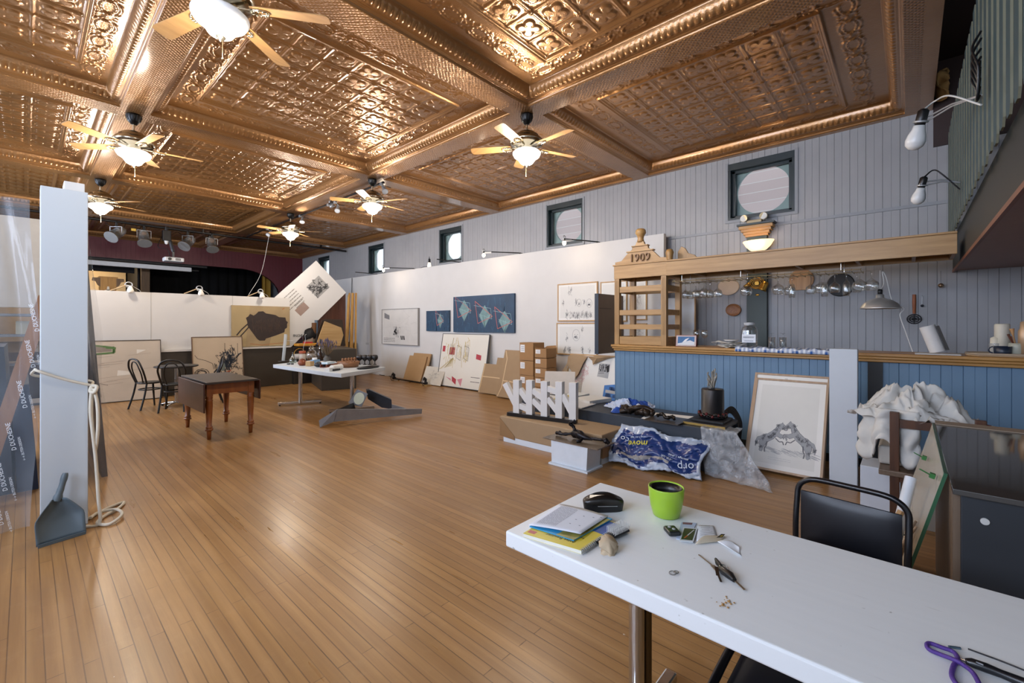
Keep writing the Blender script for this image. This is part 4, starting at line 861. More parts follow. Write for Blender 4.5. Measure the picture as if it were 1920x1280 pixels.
# poles and panels
b0 = gz(640, 722); wp = WOOD('b08440', 'cfa35c', 1, 2)
y_ = 11.6
Pn = [gy(u, v, 12.0) for u, v in ((612, 585), (646, 548), (650, 556), (650, 640), (605, 640))]
b = MB(); b.prism([(Pn[0].x-.5, 0), (gy(650, 640, 12.0).x+.12, 0), (gy(650, 640, 12.0).x+.12, Pn[1].z), (Pn[0].x-.5, Pn[1].z)], 12.30, 12.33); tag(b.build('brown_board', WOOD('5e3626', '7a4c38', 1, 2)), 'tall reddish brown board standing behind poles and poster board', 'panel')
for i, (ut, ub, lab) in enumerate([(654, 648, 'yellow pine batten, first from the reddish panel side'), (657, 652, 'yellow pine batten, second in the upright bundle'), (660, 656, 'yellow pine batten, third in the upright bundle'), (663, 660, 'yellow pine batten, fourth in the upright bundle'), (666, 664, 'yellow pine batten, nearest the long white wall')]):
    a, c = gy(ut, 549 if i else 553, 11.85), gy(ub, 650, 11.7); d = a-c; k = c.z/(a.z-c.z); f = c-d*k
    MBb = MB(); MBb.bar((f.x+.012*i, f.y+.045*(i % 2), 0), (a.x+.006*i, a.y+.06*(i % 2), a.z), .042, .04, (0, 1, 0)); tag(MBb.build('batten', wp), lab, 'batten', 'pine battens leaning in the far corner')
Pg = [gy(u, v, 11.45) for u, v in ((609, 602), (640, 614), (644, 628), (638, 648), (599, 648), (595, 641))]
b = MB(); b.prism([(p.x, p.z) for p in Pg], 11.45, 11.48); tag(b.build('plywood_shape', WOOD('b08c58', 'c5a370', .7, 0)), 'light many-sided plywood sheet standing on the dark plinth', 'plywood')
Pg = [gy(u, v, 11.55) for u, v in ((604, 600), (612, 598), (642, 599), (645, 622), (648, 648), (588, 648))]
b = MB(); b.prism([(p.x, p.z) for p in Pg], 11.55, 11.58); tag(b.build('dark_board', WOOD('2a1f18', '40301f', .7, 0)), 'dark board standing right behind the light plywood sheet', 'board')
o = MB().bx(4.5, 5.6, 11.42, 11.62, 0, .93).build('rear_trestle', M('241d18', .6)); tag(o, 'low dark bench behind the dark plinth carrying the plywood sheets', 'bench')
a = gy(556, 648, 11.3); t = thing('orange_tray', 'yellow-orange slatted tray lying on the dark plinth under poster corner', 'tray', (a.x+.2, 11.2, .965)); b = MB(); b.bx(-.25, .3, -.14, .14, 0, .06); b.build('tray', M('c48a2c', .6), t, .01); MB().bx(-.05, .12, -.08, .08, .06, .1).build('block', M('b02f2a', .6), t)
for u, v0, v1, c, w, lab, nm_ in [(590, 605, 648, '6d4a2c', .10, 'brown wooden stool leg block among dark clutter below poster', 'wooden_block'), (594, 600, 630, '5f7489', .07, 'grey-blue roll standing in clutter behind the dark plinth', 'cloth_roll'), (581, 617, 640, '121316', .15, 'black bag in the clutter under the tilted poster board', 'black_bag'), (582, 630, 652, '8b7a68', .16, 'taupe cushion in the clutter under the tilted poster board', 'cushion')]:
    a, c_ = gy(u, v0, 11.75), gy(u, v1, 11.75); b = MB(); b.ball((a.x, 11.75, (a.z+c_.z)/2), 1, (w, w*.7, (a.z-c_.z)/2), 14, .22) if w > .12 else b.cyl((a.x, 11.78, .0), (a.x, 11.78, a.z), w*.6); tag(b.build(nm_, M(c, .7)), lab, nm_.split('_')[-1])
# ---------------------------------------------------------------- trestle table with small things
TZ = .75
A_, B_, C_ = V((3.11, 8.85, 0)), V((3.235, 6.44, 0)), V((4.236, 6.835, 0)); D_ = V((4.12, 9.35, 0))
m_tt = M('c2cad0', .45, var=.03)
t = thing('trestle_table', 'white folding table with chrome posts crowded with jars and bottles', 'table', (3.65, 7.9, 0)); O = V((3.65, 7.9, 0))
q = [(p-O) for p in (A_, B_+V((-.06, .35, 0)), B_, C_, D_)]; MB().slab([(p.x, p.y) for p in q], TZ-.065, TZ).build('table_top', m_tt, t, .006)
for px, py in ((3.45, 8.46), (3.76, 7.1)):
    MB().cyl((px-O.x, py-O.y, .03), (px-O.x, py-O.y, TZ-.065), .034).build('post', m_chrome, t); b = MB(); lg = V((.34, -.14, 0)); c = V((px, py, 0))-O
    b.bar(c-lg+V((0, 0, .045)), c+lg+V((0, 0, .045)), .04, .045); b.box((c.x, c.y, TZ-.07), (.4, .1, .012)); f = b.build('foot_bar', m_chrome, t, .006)
    for s in (-1, 1): MB().cyl(c+lg*s*.93, c+lg*s*.93+V((0, 0, .022)), .016).build('foot_pad', m_blackmetal, f)
def on(u, v, z=TZ): return gz(u, v, z)
def item(name, label, cat, u, v, prof, mat, n=20, group=None):
    p = on(u, v); o = MB().lathe(prof, n).build(name, mat); o.location = (p.x, p.y, TZ+.001); return tag(o, label, cat, group)
def boxi(name, label, cat, u, v, dims, mat, rz=0, z=TZ, bev=.003):
    p = on(u, v, z); o = MB().bx(-dims[0]/2, dims[0]/2, -dims[1]/2, dims[1]/2, 0, dims[2]).build(name, mat, None, bev); o.location = (p.x, p.y, z+.001); o.rotation_euler.z = rz; return tag(o, label, cat)
m_gl2 = GLASS('dfe8e4', .03); m_grn = GLASS('8fb79a', .05); m_pot = M('7a3a1c', .35)
# pourer bottles etc, from the far left end to the near corner
p = on(531, 678); t = thing('measuring_tube', 'tall clear glass measuring tube on a black foot at the table end', 'tube', (p.x, p.y, TZ+.001)); MB().lathe([(.0, .0), (.09, 0), (.1, .012), (.03, .02), (0, .02)], 8).build('foot', m_blackmetal, t)
MB().tube([(0, 0, .02), (.05, 0, .55)], .03, 14).build('tube', GLASS('cfd6d6', .02, .45), t); MB().tube([(.04, 0, .42), (.22, -.1, .42)], .004, 5).build('rod', m_zinc, t)
item('green_bottle', 'onion-shaped green glass bottle near the tall measuring tube', 'bottle', 549, 680, [(0, 0), (.055, .002), (.07, .03), (.065, .07), (.03, .11), (.012, .14), (.01, .19), (.012, .20), (0, .2)], m_grn)
item('lens_puck', 'small dark glass puck in front of green bottle, left one', 'puck', 541, 683, [(0, 0), (.03, 0), (.03, .02), (0, .02)], m_darkgrey, 14); item('lens_puck', 'small dark glass puck in front of green bottle, right one', 'puck', 548, 683, [(0, 0), (.025, 0), (.025, .022), (0, .022)], m_darkgrey, 14)
t = item('brown_jug', 'pot-bellied brown glazed jug at the front edge of the table', 'jug', 567, 685, [(0, 0), (.05, 0), (.075, .03), (.078, .06), (.06, .09), (.045, .10), (.045, .11), (.052, .115), (.02, .12), (0, .135)], m_pot)
p = on(567, 676); t = thing('preserve_jar', 'glass jar with rust-red lid behind the brown jug', 'jar', (p.x, p.y, TZ+.001)); MB().lathe([(0, 0), (.062, 0), (.066, .02), (.066, .12), (.05, .15), (0, .15)], 20).build('jar', M('b8ada0', .2), t); MB().lathe([(0, .15), (.062, .15), (.066, .16), (.066, .20), (0, .205)], 20).build('lid', M('a04a28', .5), t)
p = on(562, 672); t = thing('wire_basket', 'pale basket with arched wire handle behind the preserve jar', 'basket', (p.x, p.y, TZ+.001)); MB().lathe([(0, 0), (.10, 0), (.11, .10), (.10, .10), (.09, .01), (0, .01)], 18).build('bowl', M('a9a49a', .5), t); MB().tube(arc((0, 0, .10), .12, 0, PI, 12), .006, 6).build('handle', m_brass, t)
p = on(570, 672); b = MB(); b.tube(spline([(0, 0, 0), (.02, 0, .25), (.06, 0, .4), (.05, 0, .5), (.08, 0, .53)], 6), .004, 5); o = b.build('metal_stem', m_zinc); o.location = (p.x+.02, p.y+.12, TZ+.001); tag(o, 'thin bent metal stem rising behind the preserve jar', 'stem')
boxi('small_box', 'little tan cardboard cube beside the brown jug', 'box', 581, 686, (.11, .10, .085), M('a98b60', .7), .5)
for u, v, lab in ((573, 671, 'white enamel cup behind the tan cube'), (590, 678, 'white cup with blue rim beside the big glass jar')): item('cup', lab, 'cup', u, v, [(0, 0), (.04, 0), (.048, .08), (.042, .08), (.036, .01), (0, .01)], M('d5d8da', .3))
boxi('tin', 'flat pale-blue tin lying before the big glass jar', 'tin', 591, 680, (.16, .09, .06), M('6f93b5', .4), .3)
p = on(588, 674); t = thing('glass_jar', 'big round clear glass jar with stopper in the table middle', 'jar', (p.x, p.y+.1, TZ+.001)); MB().lathe([(0, 0), (.085, 0), (.11, .04), (.115, .10), (.09, .17), (.05, .20), (.05, .22), (.06, .23)], 24).build('body', GLASS('e4e6e4', .05), t); MB().lathe([(0, .22), (.055, .23), (.06, .245), (.03, .26), (.035, .29), (.0, .31)], 18).build('stopper', GLASS('e4e6e4', .05), t)
MB().ball((0, 0, .07), .08, (1, 1, .7), 12, .1).build('contents', M('9a9086', .7, var=.4, scale=40), t)
item('brown_bottle', 'short dark brown bottle right of the big glass jar', 'bottle', 600, 676, [(0, 0), (.06, 0), (.062, .14), (.03, .19), (.025, .24), (.03, .245), (0, .25)], M('2c1a10', .15))
p = on(605, 675); t = thing('wine_bottle', 'tall slim clear bottle with black neck beside the lavender', 'bottle', (p.x, p.y+.1, TZ+.001)); MB().lathe([(0, 0), (.036, 0), (.038, .26), (.018, .32), (.016, .36)], 18).build('bottle', GLASS('dfe6da', .03), t); MB().lathe([(.02, .33), (.021, .43), (.016, .44), (0, .44)], 14).build('neck_wrap', m_blackmetal, t); MB().lathe([(.039, .06), (.039, .16)], 18).build('paper_label', M('d8d5c8', .7), t)
b = MB(); b.tube([(0, 0, .4), (.0, 0, .62), (.0, 0, .95)], .006, 5); b.box((0, 0, .7), (.05, .02, .03)); o = b.build('iron_rod', m_blackmetal); o.location = (p.x, p.y+.28, TZ-.39); tag(o, 'thin black rod with small crosspiece behind the slim bottle', 'rod')
p = on(620, 678); t = thing('lavender_bunch', 'dry purple lavender bunch in a squat vase on the trestle table', 'dried flowers', (p.x, p.y+.15, TZ+.001)); MB().lathe([(0, 0), (.05, 0), (.07, .05), (.04, .10), (.035, .12), (.05, .13)], 18).build('vase', M('2e2a28', .3), t)
b = MB(); c = MB()
for k in range(70):
    a = R_()*2*PI; r = .20*R_()**.6; h = .34+.12*R_()-r*.3; tip = V((r*math.cos(a), r*math.sin(a)*.8, h)); b.tube([(0, 0, .1), tip*.5+V((0, 0, .06)), tip], .0028, 4); c.tube([tip-V((0, 0, .035)), tip, tip+V((0, 0, .03))], [.004, .008, .002], 5)
b.build('stems', M('75624a', .8), t)['kind'] = 'stuff'; c.build('flower_spikes', M('5a5166', .8), t)['kind'] = 'stuff'
item('stone_cairn', 'little pile of dark pebbles behind white boxes on the trestle table', 'stones', 612, 679, [(0, 0), (.07, .01), (.075, .035), (.05, .05), (.06, .07), (.055, .09), (.03, .10), (.04, .12), (.0, .13)], M('54524e', .7))
boxi('white_box', 'white lidded carton below the dark pebbles, lower one', 'box', 616, 684, (.20, .16, .06), M('d4d6d6', .5), .35); boxi('white_box', 'pale-blue flat box lying on the white lidded carton', 'box', 615, 682, (.18, .13, .035), M('b8ccd6', .5), .45, TZ+.063)
boxi('paint_tin', 'white and pink tin right beside the pale-blue tin', 'tin', 602, 684, (.13, .10, .06), M('cbbdb6', .4), .2)
for u, v, s, lab in ((597, 688, .045, 'dark blue-black stone, left one of two at the front edge'), (610, 688, .048, 'dark blue-black stone, right one of two at the front edge')):
    p = on(u, v); o = MB().ball((0, 0, s), 1, (.075, .055, s), 12, .10).build('dark_stone', M('23262c', .35, var=.4, scale=30)); o.location = (p.x, p.y, TZ+.002); tag(o, lab, 'stone')
p = on(629, 688); t = thing('wooden_tray', 'long dark red-brown wooden tray behind white paper roll', 'tray', (p.x, p.y+.1, TZ+.001), .35); b = MB(); b.bx(-.22, .22, -.08, .08, 0, .012); b.bx(-.22, .22, -.08, -.065, 0, .05); b.bx(-.22, .22, .065, .08, 0, .05); b.build('tray', M('6a3320', .45), t, .004); MB().tube([(-.15, 0, .03), (.12, .01, .035)], .02, 10).build('stick', M('7e4a2c', .5), t)
p = on(632, 695); t = thing('paper_roll', 'white paper roll with a black pen in front of it at table edge', 'roll', (p.x, p.y+.1, TZ+.001), .42); b = MB(); b.tube([(-.06, 0, .045), (.17, 0, .045)], .045, 16); b.bx(-.17, -.04, -.05, .05, 0, .055); b.build('roll', M('dddcd8', .6), t); MB().tube([(-.1, -.065, .016), (.04, -.075, .016)], .015, 8).build('pen', m_ink, t)
p = on(659, 688); t = thing('wooden_bowl', 'carved tan wooden dish with curled rim beside the black goblets', 'dish', (p.x-.03, p.y+.05, TZ+.001), .3); b = MB(); b.lathe([(0, 0), (.16, 0), (.19, .10), (.17, .10), (.14, .02), (0, .02)], 8); b.build('dish', WOOD('744a2a', '8f6240', 1, 0), t, solid=.004)
b = MB()
for k in range(5): b.tube(spline([(-.15+.07*k, -.02, .09), (-.12+.07*k, .02, .15), (-.08+.07*k, 0, .12)], 5), .014, 6)
b.build('carved_rim', WOOD('744a2a', '8f6240', 1, 0), t)
m_gob = M('131316', .3); pv = None
p = on(697, 690); t = thing('oval_tray', 'black oval tray holding four round black goblets', 'tray', (p.x-.04, p.y+.04, TZ+.001), .38); b = MB(); b.lathe([(0, .004), (.9, .004), (1, .02), (.93, .022), (.88, .012), (0, .012)], 28); o = b.build('tray', m_gob, t); o.scale = (.27, .12, 1)
for i, (u, v, lab) in enumerate([(675, 687, 'black round goblet, nearest the wooden dish'), (685, 687, 'black round goblet, second from the wooden dish'), (694, 687, 'black round goblet, third from the wooden dish'), (704, 687, 'black round goblet, farthest from the wooden dish')]):
    pr = [(0, 0), (.035, 0), (.036, .006), (.009, .016), (.008, .06), (.02, .07), (.05, .10), (.058, .135), (.045, .17), (.02, .18), (0, .178)]
    q = on(u, v-1); o = MB().lathe(pr, 22).build('goblet', m_gob) if i == 0 else pv.copy()
    if i: COL.objects.link(o)
    pv = o; o.location = (q.x, q.y+.02, TZ+.024); tag(o, lab, 'goblet', 'four black goblets on the oval tray')
# ---------------------------------------------------------------- steel sculpture on the floor
m_s1 = M('8b8f94', .42, .45, var=.15, scale=9); m_s2 = M('34373d', .4, .6, var=.15, scale=9)
a0 = gz(599, 801); a1 = gz(626, 790, .07); a2 = gz(790, 775, .03); t = thing('steel_sculpture', 'angular welded steel sculpture with a pale disc lying on the floor', 'sculpture', (a1.x, a1.y, 0)); O = V((a1.x, a1.y, 0))
def plate(pts, th, name, m, par=t):
    """flat steel plate through the listed points, given a thickness"""
    P = [V(p)-O for p in pts]; n = (P[1]-P[0]).cross(P[2]-P[0]).normalized()*th/2; k = len(P)
    return MB().add([p-n for p in P]+[p+n for p in P], [tuple(range(k))[::-1], tuple(range(k, 2*k))]+[(i, (i+1) % k, k+(i+1) % k, k+i) for i in range(k)]).build(name, m, par)
def at(u, v, ref): return CAMP+ray(u, v)*((V(ref)-CAMP).dot(FW))
b1 = at(632, 767, a1); b2 = at(791, 766, a2)
plate([a1, a2, b2, b1], .03, 'long_beam', m_s1); f0 = gz(600, 801, .0); plate([a1, f0, at(598, 788, f0), b1], .03, 'wedge_fin', m_s1)
r0 = a1+V((.15, .75, 0)); r1 = a1+V((.80, .50, 0))
plate([at(633, 767, a1), at(662, 755, r0), at(665, 768, r0), at(640, 768, a1+V((.1, .1, 0)))], .03, 'side_plate', m_s2)
ref = a1+V((.5, .35, 0)); dk = [at(u, v, ref) for u, v in ((654, 756), (671, 730), (690, 738), (678, 763))]
D = V((.10, .22, -.03)); P = [p-O for p in dk]
b = MB(); b.add(P+[p+D for p in P], [(0, 3, 2, 1), (4, 5, 6, 7)]+[(i, (i+1) % 4, 4+(i+1) % 4, 4+i) for i in range(4)]); b.build('lamp_box', m_s1, t, .006)
cn = sum(P, V((0, 0, 0)))/4; nrm = (P[1]-P[0]).cross(P[2]-P[0]).normalized(); nrm = nrm if nrm.dot(FW) < 0 else -nrm; ex_ = (P[2]-P[1]).normalized(); ey_ = nrm.cross(ex_)
cen = cn+nrm*.006; b = MB(); k = 30; b.add([cen+ex_*math.cos(2*PI*i/k)*.082+ey_*math.sin(2*PI*i/k)*.10 for i in range(k)]+[cen-nrm*.01+ex_*math.cos(2*PI*i/k)*.082+ey_*math.sin(2*PI*i/k)*.10 for i in range(k)], [tuple(range(k))]+[(i, (i+1) % k, k+(i+1) % k, k+i) for i in range(k)]); b.build('pale_disc', M('dfe6cf', .35), t)
refb = ref+V((.35, .2, 0)); dk = [at(u, v, refb) for u, v in ((687, 732), (693, 731), (734, 749), (735, 765), (729, 766), (716, 764), (690, 748))]
P = [p-O for p in dk]; D = V((.08, .16, 0)); n = len(P); b = MB(); b.add(P+[p+D for p in P], [tuple(range(n))[::-1], tuple(range(n, 2*n))]+[(i, (i+1) % n, n+(i+1) % n, n+i) for i in range(n)]); b.build('dark_arm', m_s2, t)
plate([at(735, 758, refb), at(762, 765, a2+V((0, .25, 0))), at(735, 768, refb)], .02, 'rear_fin', m_s1)
# ---------------------------------------------------------------- bar
BX0, BX1, BZ0, BZ1, BYL, BYR = 5.82, 6.42, 1.115, 1.205, 3.285, -2.6
t = thing('bar_counter', 'long blue boarded bar with a wooden counter top along the right wall', 'bar', (5.9, 3.26, 0)); O = V((5.9, 3.26, 0))
b = MB().at(Matrix.Translation(-O)); beadboard(b, BYR, 3.26, lambda a: [(.09, BZ0)], .0755, lambda a, d, z: (5.9+d, a, z), (), 1, .003, .006); beadboard(b, 5.9, 6.35, lambda a: [(.09, BZ0)], .0755, lambda a, d, z: (a, 3.26-d, z), (), 1, .003, .006)
b.bx(5.907, 6.35, BYR, 3.253, .0, BZ0); b.build('boarded_front', m_blue, t)
MB().at(Matrix.Translation(-O)).bx(5.893, 5.93, BYR, 3.265, 0, .09).build('plinth_board', M('14171c', .5), t)
b = MB().at(Matrix.Translation(-O)); b.bx(BX0, BX1, BYR, BYL, BZ1-.032, BZ1); b.bx(BX0+.012, BX1, BYR, BYL-.012, BZ0+.03, BZ1-.034); b.bx(BX0+.03, BX1, BYR, BYL-.03, BZ0, BZ0+.028); b.build('counter_top', WOOD('94692f', 'b98b4c', .8, 1, .35), t, .006)
CT = BZ1
# shelf tower with the date and the glass canopy
YA, YB2 = 3.245, 2.46; XA, XB = 5.86, 6.42; ZT = 2.36
t = thing('shelf_tower', 'oak shelf tower with carved pediment dated 1909 at the bar end', 'shelf', (XA, YA, CT)); O = V((XA, YA, CT)); T = Matrix.Translation(-O)
for x in (XA, XB-.07):
    for y in (YA-.075, YB2):
        b = MB().at(T); b.bx(x, x+.07, y, y+.075, CT, ZT-.0)
        if x == XA:
            for k in (.018, .037, .056): b.bx(x-.004, x, y+k-.005, y+k+.005, CT+.15, ZT-.22)
        b.build('post', m_oakv, t, .003)
for z, h in ((CT+.005, .115), (CT+.225, .07), (CT+.43, .075), (CT+.76, .085)):
    b = MB().at(T); b.bx(XA+.012, XA+.035, YB2+.075, YA-.075, z, z+h); b.bx(XB-.04, XB-.02, YB2+.075, YA-.075, z, z+h); b.bx(XA+.07, XB-.07, YB2+.012, YB2+.035, z, z+h); b.bx(XA+.07, XB-.07, YA-.04, YA-.015, z, z+h)
    b.build('shelf_rail', m_oak, t, .003)
b = MB().at(T)
for x0, x1, y0, y1 in ((XA-.005, XA+.02, YB2-.005, YA+.005), (XB-.02, XB+.005, YB2, YA), (XA, XB, YA-.02, YA+.003), (XA, XB, YB2, YB2+.02)): b.bx(x0, x1, y0, y1, ZT-.19, ZT)
b.bx(XA-.02, XB+.02, YB2-.02, YA+.02, ZT, ZT+.02); b.build('frieze', m_oak, t, .003)
b = MB().at(Matrix.Translation(V((XA+.02, YA, ZT+.02))-O) @ Matrix.Rotation(-PI/2, 4, 'Z')); w = YA-YB2
half = [(0, 0), (.0, .04), (.10, .05), (.17, .12), (.21, .16), (.205, .175), (.24, .18), (.27, .20), (.275, .235), (.30, .24), (.33, .27), (.335, .30)]
b.prism(half+[(w-x, z) for x, z in half[::-1]], -.0, .045); b.bx(.19, w-.19, -.02, .06, .16, .178); b.bx(.27, w-.27, -.02, .06, .235, .25); b.build('pediment', m_oak, t, .002)
b = MB(); b.lathe([(0, 0), (.045, 0), (.05, .02), (.04, .05), (.05, .09), (.075, .13), (.07, .17), (.05, .19), (0, .195)], 18, (.045, -w/2, ZT+.315-CT)); b.build('finial', m_oak, t)
text('date_numerals', '1909', .16, M('7d5a38', .5), t, (-.006+.012, -w/2, ZT+.09-CT), Euler((PI/2, 0, -PI/2)), .012)
for x, y in ((XB-.03, YA-.04), (XA+.02, YB2-.04), ):
    b = MB().at(Matrix.Translation(V((x, y, ZT+.02))-O)); b.lathe([(.04, 0), (.045, .05), (.055, .10), (.04, .14), (0, .15)], 14); b.build('corner_ear', m_oakv, t)
# canopy beam
t = thing('bar_canopy', 'long oak canopy frame hanging glasses above the bar counter', 'canopy', (XA, YB2, 2.165)); O = V((XA, YB2, 2.165)); ye = -.335
T = Matrix.Translation(-O); b = MB().at(T); b.bx(XA-.01, XA+.025, ye, YB2-.005, 2.165, 2.355); b.bx(XA-.03, XA+.05, ye, YB2-.005, 2.355, 2.375); b.build('front_board', m_oak, t, .002)
b = MB().at(T); b.bx(XB-.03, XB, ye, YB2-.005, 2.165, 2.355); b.build('back_board', m_oak, t)
for y in (2.1, 1.5, .95, .4, -.05, ye): MB().at(T).bx(XA+.025, XB-.03, y, y+.03, 2.17, 2.3).build('cross_board', m_oakx, t)
b = MB().at(T); b.bx(XA+.025, XB-.03, ye, YB2-.01, 2.30, 2.315); b.build('deck', m_oak, t)
o = b = MB(); b.prism([(0, 0), (.28, 0), (.22, .06), (.14, .09), (.10, .16), (.05, .19), (.0, .12)], 0, .03); o = b.build('oak_scroll', m_oakv, None, .003); o.location = (XA+.15, 2.36, 2.376); o.rotation_euler.z = -PI/2; tag(o, 'carved oak scroll end standing on the bar canopy beside the pediment', 'scroll')
# wire glass rack under the canopy
m_wire = M('8b7a58', .35, .8); GY0, GY1, GZ = .38, 2.40, 2.085
t = thing('glass_rack', 'wire stemware rack hung below the oak bar canopy', 'rack', (6.1, 1.4, GZ)); O = V((6.1, 1.4, GZ)); T = Matrix.Translation(-O)
b = MB().at(T); ys = [GY0+.0775*i for i in range(27)]
for x in (5.93, 6.28): b.tube([(x, GY0, GZ), (x, GY1, GZ)], .004, 6)
for y in ys: b.tube([(5.95, y, GZ+.01), (5.91, y, GZ-.012), (5.95, y, GZ-.015), (6.28, y, GZ-.015), (6.28, y, GZ+.01)], .003, 5)
b.build('wire_grid', m_wire, t)
for y in (.55, 1.55, 2.28):
    for x in (5.95, 6.26): MB().at(T).cyl((x, y, GZ), (x, y, 2.165 if x < 5.9 else 2.30), .005).build('hanger', m_chrome, t)
m_gw = GLASS('f4f8f8', .0)
def glass(kind):
    h = dict(wine=[(.036, 0), (.035, .003), (.006, .008), (.004, .03), (.004, .085), (.012, .095), (.034, .115), (.041, .14), (.040, .16), (.033, .19), (.031, .19), (.038, .16), (.039, .14), (.032, .117), (0, .10)],
             balloon=[(.037, 0), (.035, .003), (.006, .008), (.004, .03), (.004, .07), (.015, .08), (.045, .105), (.052, .135), (.048, .165), (.038, .185), (.036, .185), (.046, .163), (.05, .135), (.043, .107), (0, .088)],
             flute=[(.033, 0), (.031, .003), (.005, .008), (.004, .04), (.005, .075), (.02, .095), (.027, .13), (.028, .18), (.025, .225), (.023, .225), (.026, .18), (.025, .13), (.018, .098), (0, .083)])[kind]
    return MB().lathe(h, 20).build({'wine': 'wine_glass', 'balloon': 'balloon_glass', 'flute': 'champagne_flute'}[kind], m_gw)
protos = {}
hang = [(1286, 'wine', 0), (1294, 'wine', .14), (1305, 'wine', 0), (1310, 'wine', .12), (1320, 'balloon', 0), (1324, 'wine', .15), (1331, 'wine', .06), (1346, 'wine', 0), (1399, 'balloon', 0), (1459, 'balloon', 0), (1479, 'wine', .12), (1485, 'flute', 0),
        (1520, 'wine', .1), (1539, 'balloon', .08), (1546, 'flute', 0), (1565, 'wine', 0), (1587, 'flute', .0), (1607, 'wine', .13), (1612, 'balloon', 0), (1634, 'balloon', 0)]
order = ['first', 'second', 'third', 'fourth', 'fifth', 'sixth', 'seventh', 'eighth', 'ninth', 'tenth', 'eleventh', 'twelfth', 'thirteenth', 'fourteenth', 'fifteenth', 'sixteenth', 'seventeenth', 'eighteenth', 'nineteenth', 'last']
words = {'wine': 'clear wine glass', 'balloon': 'wide clear balloon glass', 'flute': 'slim champagne flute'}
for i, (u, k, dx) in enumerate(hang):
    x = 6.02+dx; y = gx(u, 530, x).y; y = min(ys, key=lambda q: abs(q+.039-y))+.039 if False else y
    if k in protos: o = protos[k].copy(); COL.objects.link(o)
    else: o = protos[k] = glass(k)
    o.location = (x, y, GZ-.013); o.rotation_euler.x = PI; o.scale = (1.3, 1.3, 1.15)
    tag(o, '%s hanging upside down, %s on the rack counted from the shelf tower' % (words[k], order[i]), 'glass', 'glasses hanging from the wire rack')
# things on the counter
def onbar(u, x): p = gx(u, 650, x); return (p.x, p.y, CT+.001)
for u, x, lab in ((1306, 6.18, 'stemmed wine glass standing behind the photo calendar'), (1321, 6.12, 'stemmed wine glass standing alone right of the photo calendar')):
    o = protos['wine'].copy(); COL.objects.link(o); o.location = onbar(u, x); o.rotation_euler = (0, 0, 0); o.scale = (1.15,)*3; tag(o, lab, 'glass')
o = protos['balloon']
t = thing('photo_calendar', 'folding desk calendar with a blue and white mountain photo', 'calendar', onbar(1287, 5.98), math.radians(-78))
b = MB(); b.add([(-.13, -.05, 0), (.13, -.05, 0), (.13, .0, .15), (-.13, .0, .15)], [(0, 1, 2, 3)]); b.add([(-.13, .05, 0), (.13, .05, 0), (.13, 0, .15), (-.13, 0, .15)], [(3, 2, 1, 0)]); b.build('card', M('7c2f33', .6), t, solid=.003)
b = MB().at(Matrix.Rotation(-math.atan2(.05, .15), 4, 'X') @ Matrix.Translation((0, 0, 0))); b.at(Matrix.Translation((0, -.052, 0)) @ Matrix.Rotation(-math.atan2(.05, .15), 4, 'X'))
b.poly([(-.125, .004), (.125, .004), (.125, .152), (-.125, .152)], .002); b.mat(1).poly([(-.105, .02), (.105, .02), (.105, .135), (-.105, .135)], .0026); b.mat(2).poly([(-.105, .02), (.105, .02), (.105, .06), (.05, .085), (.0, .07), (-.05, .05), (-.105, .04)], .003)
b.mat(3).poly([(-.05, .05), (.0, .07), (.04, .12), (-.01, .10)], .0032); b.build('photo_page', [M('c8b9b4', .6), M('3a6a9a', .5, var=.3, scale=20), M('d9dde2', .6), M('e8ebee', .5)], t)
# napkins, water dispenser, tumblers, gingham cloth
p = onbar(1368, 6.0); t = thing('napkin_pile', 'crumpled pile of white napkins and paper plates on the bar', 'napkins', p)
for k in range(6):
    r = .10+.03*R_(); a = R_()*6; b = MB().at(Matrix.Translation((random.uniform(-.03, .03), random.uniform(-.07, .07), .004+.011*k)) @ Matrix.Rotation(a, 4, 'Z')); b.grid(8, 8, lambda u, v: ((u-.5)*2*r, (v-.5)*2*r, .012*math.sin(u*7+k)*math.cos(v*5+k)+.008+.01*abs(u-.5))); b.build('napkin', M(['d8d5ce', 'c9c2b6', 'dcdad5'][k % 3], .8), t, solid=.002)
b = MB(); b.lathe([(0, 0), (.07, 0), (.09, .012), (.088, .014), (.068, .004), (0, .004)], 20, (0, -.02, .085)); b.build('plate', M('e2e0dc', .5), t)
p = onbar(1405, 6.1); t = thing('water_dispenser', 'clear square-shouldered drinks jar with a white paper notice on the bar', 'jar', p); t.rotation_euler.z = math.radians(10)
def sqlathe(prof):
    b = MB(); n = 28; vs = []
    for r, z in prof:
        for k in range(n):
            a = 2*PI*k/n; q = (abs(math.cos(a))**4+abs(math.sin(a))**4)**-.25; vs.append((r*q*math.cos(a), r*q*math.sin(a), z))
    return b.add(vs, [(i*n+k, i*n+(k+1) % n, (i+1)*n+(k+1) % n, (i+1)*n+k) for i in range(len(prof)-1) for k in range(n)], True)
sqlathe([(0, 0), (.08, 0), (.092, .02), (.092, .22), (.08, .26), (.055, .275), (.055, .285)]).build('jar', GLASS('e3eaec', .02), t)
MB().lathe([(0, .283), (.06, .285), (.062, .315), (0, .32)], 24).build('lid', M('b9bdc0', .3), t)
b = MB().at(Matrix.Rotation(-PI/2, 4, 'Z')); b.at(Matrix.Translation((-.094, 0, 0)) @ Matrix.Rotation(-PI/2, 4, 'Z')); b.poly([(-.075, .07), (.075, .07), (.075, .17), (-.075, .17)], .001); b.mat(1); lines(b, -.06, .06, .13, .14, 2, .006, .002); lines(b, -.05, .05, .085, .09, 1, .006, .002); b.build('notice', [M('e6e9ee', .6), M('5d6470', .7, var=0)], t)
tum = [(0, 0), (.036, 0), (.04, .14), (.037, .14), (.033, .006), (0, .006)]
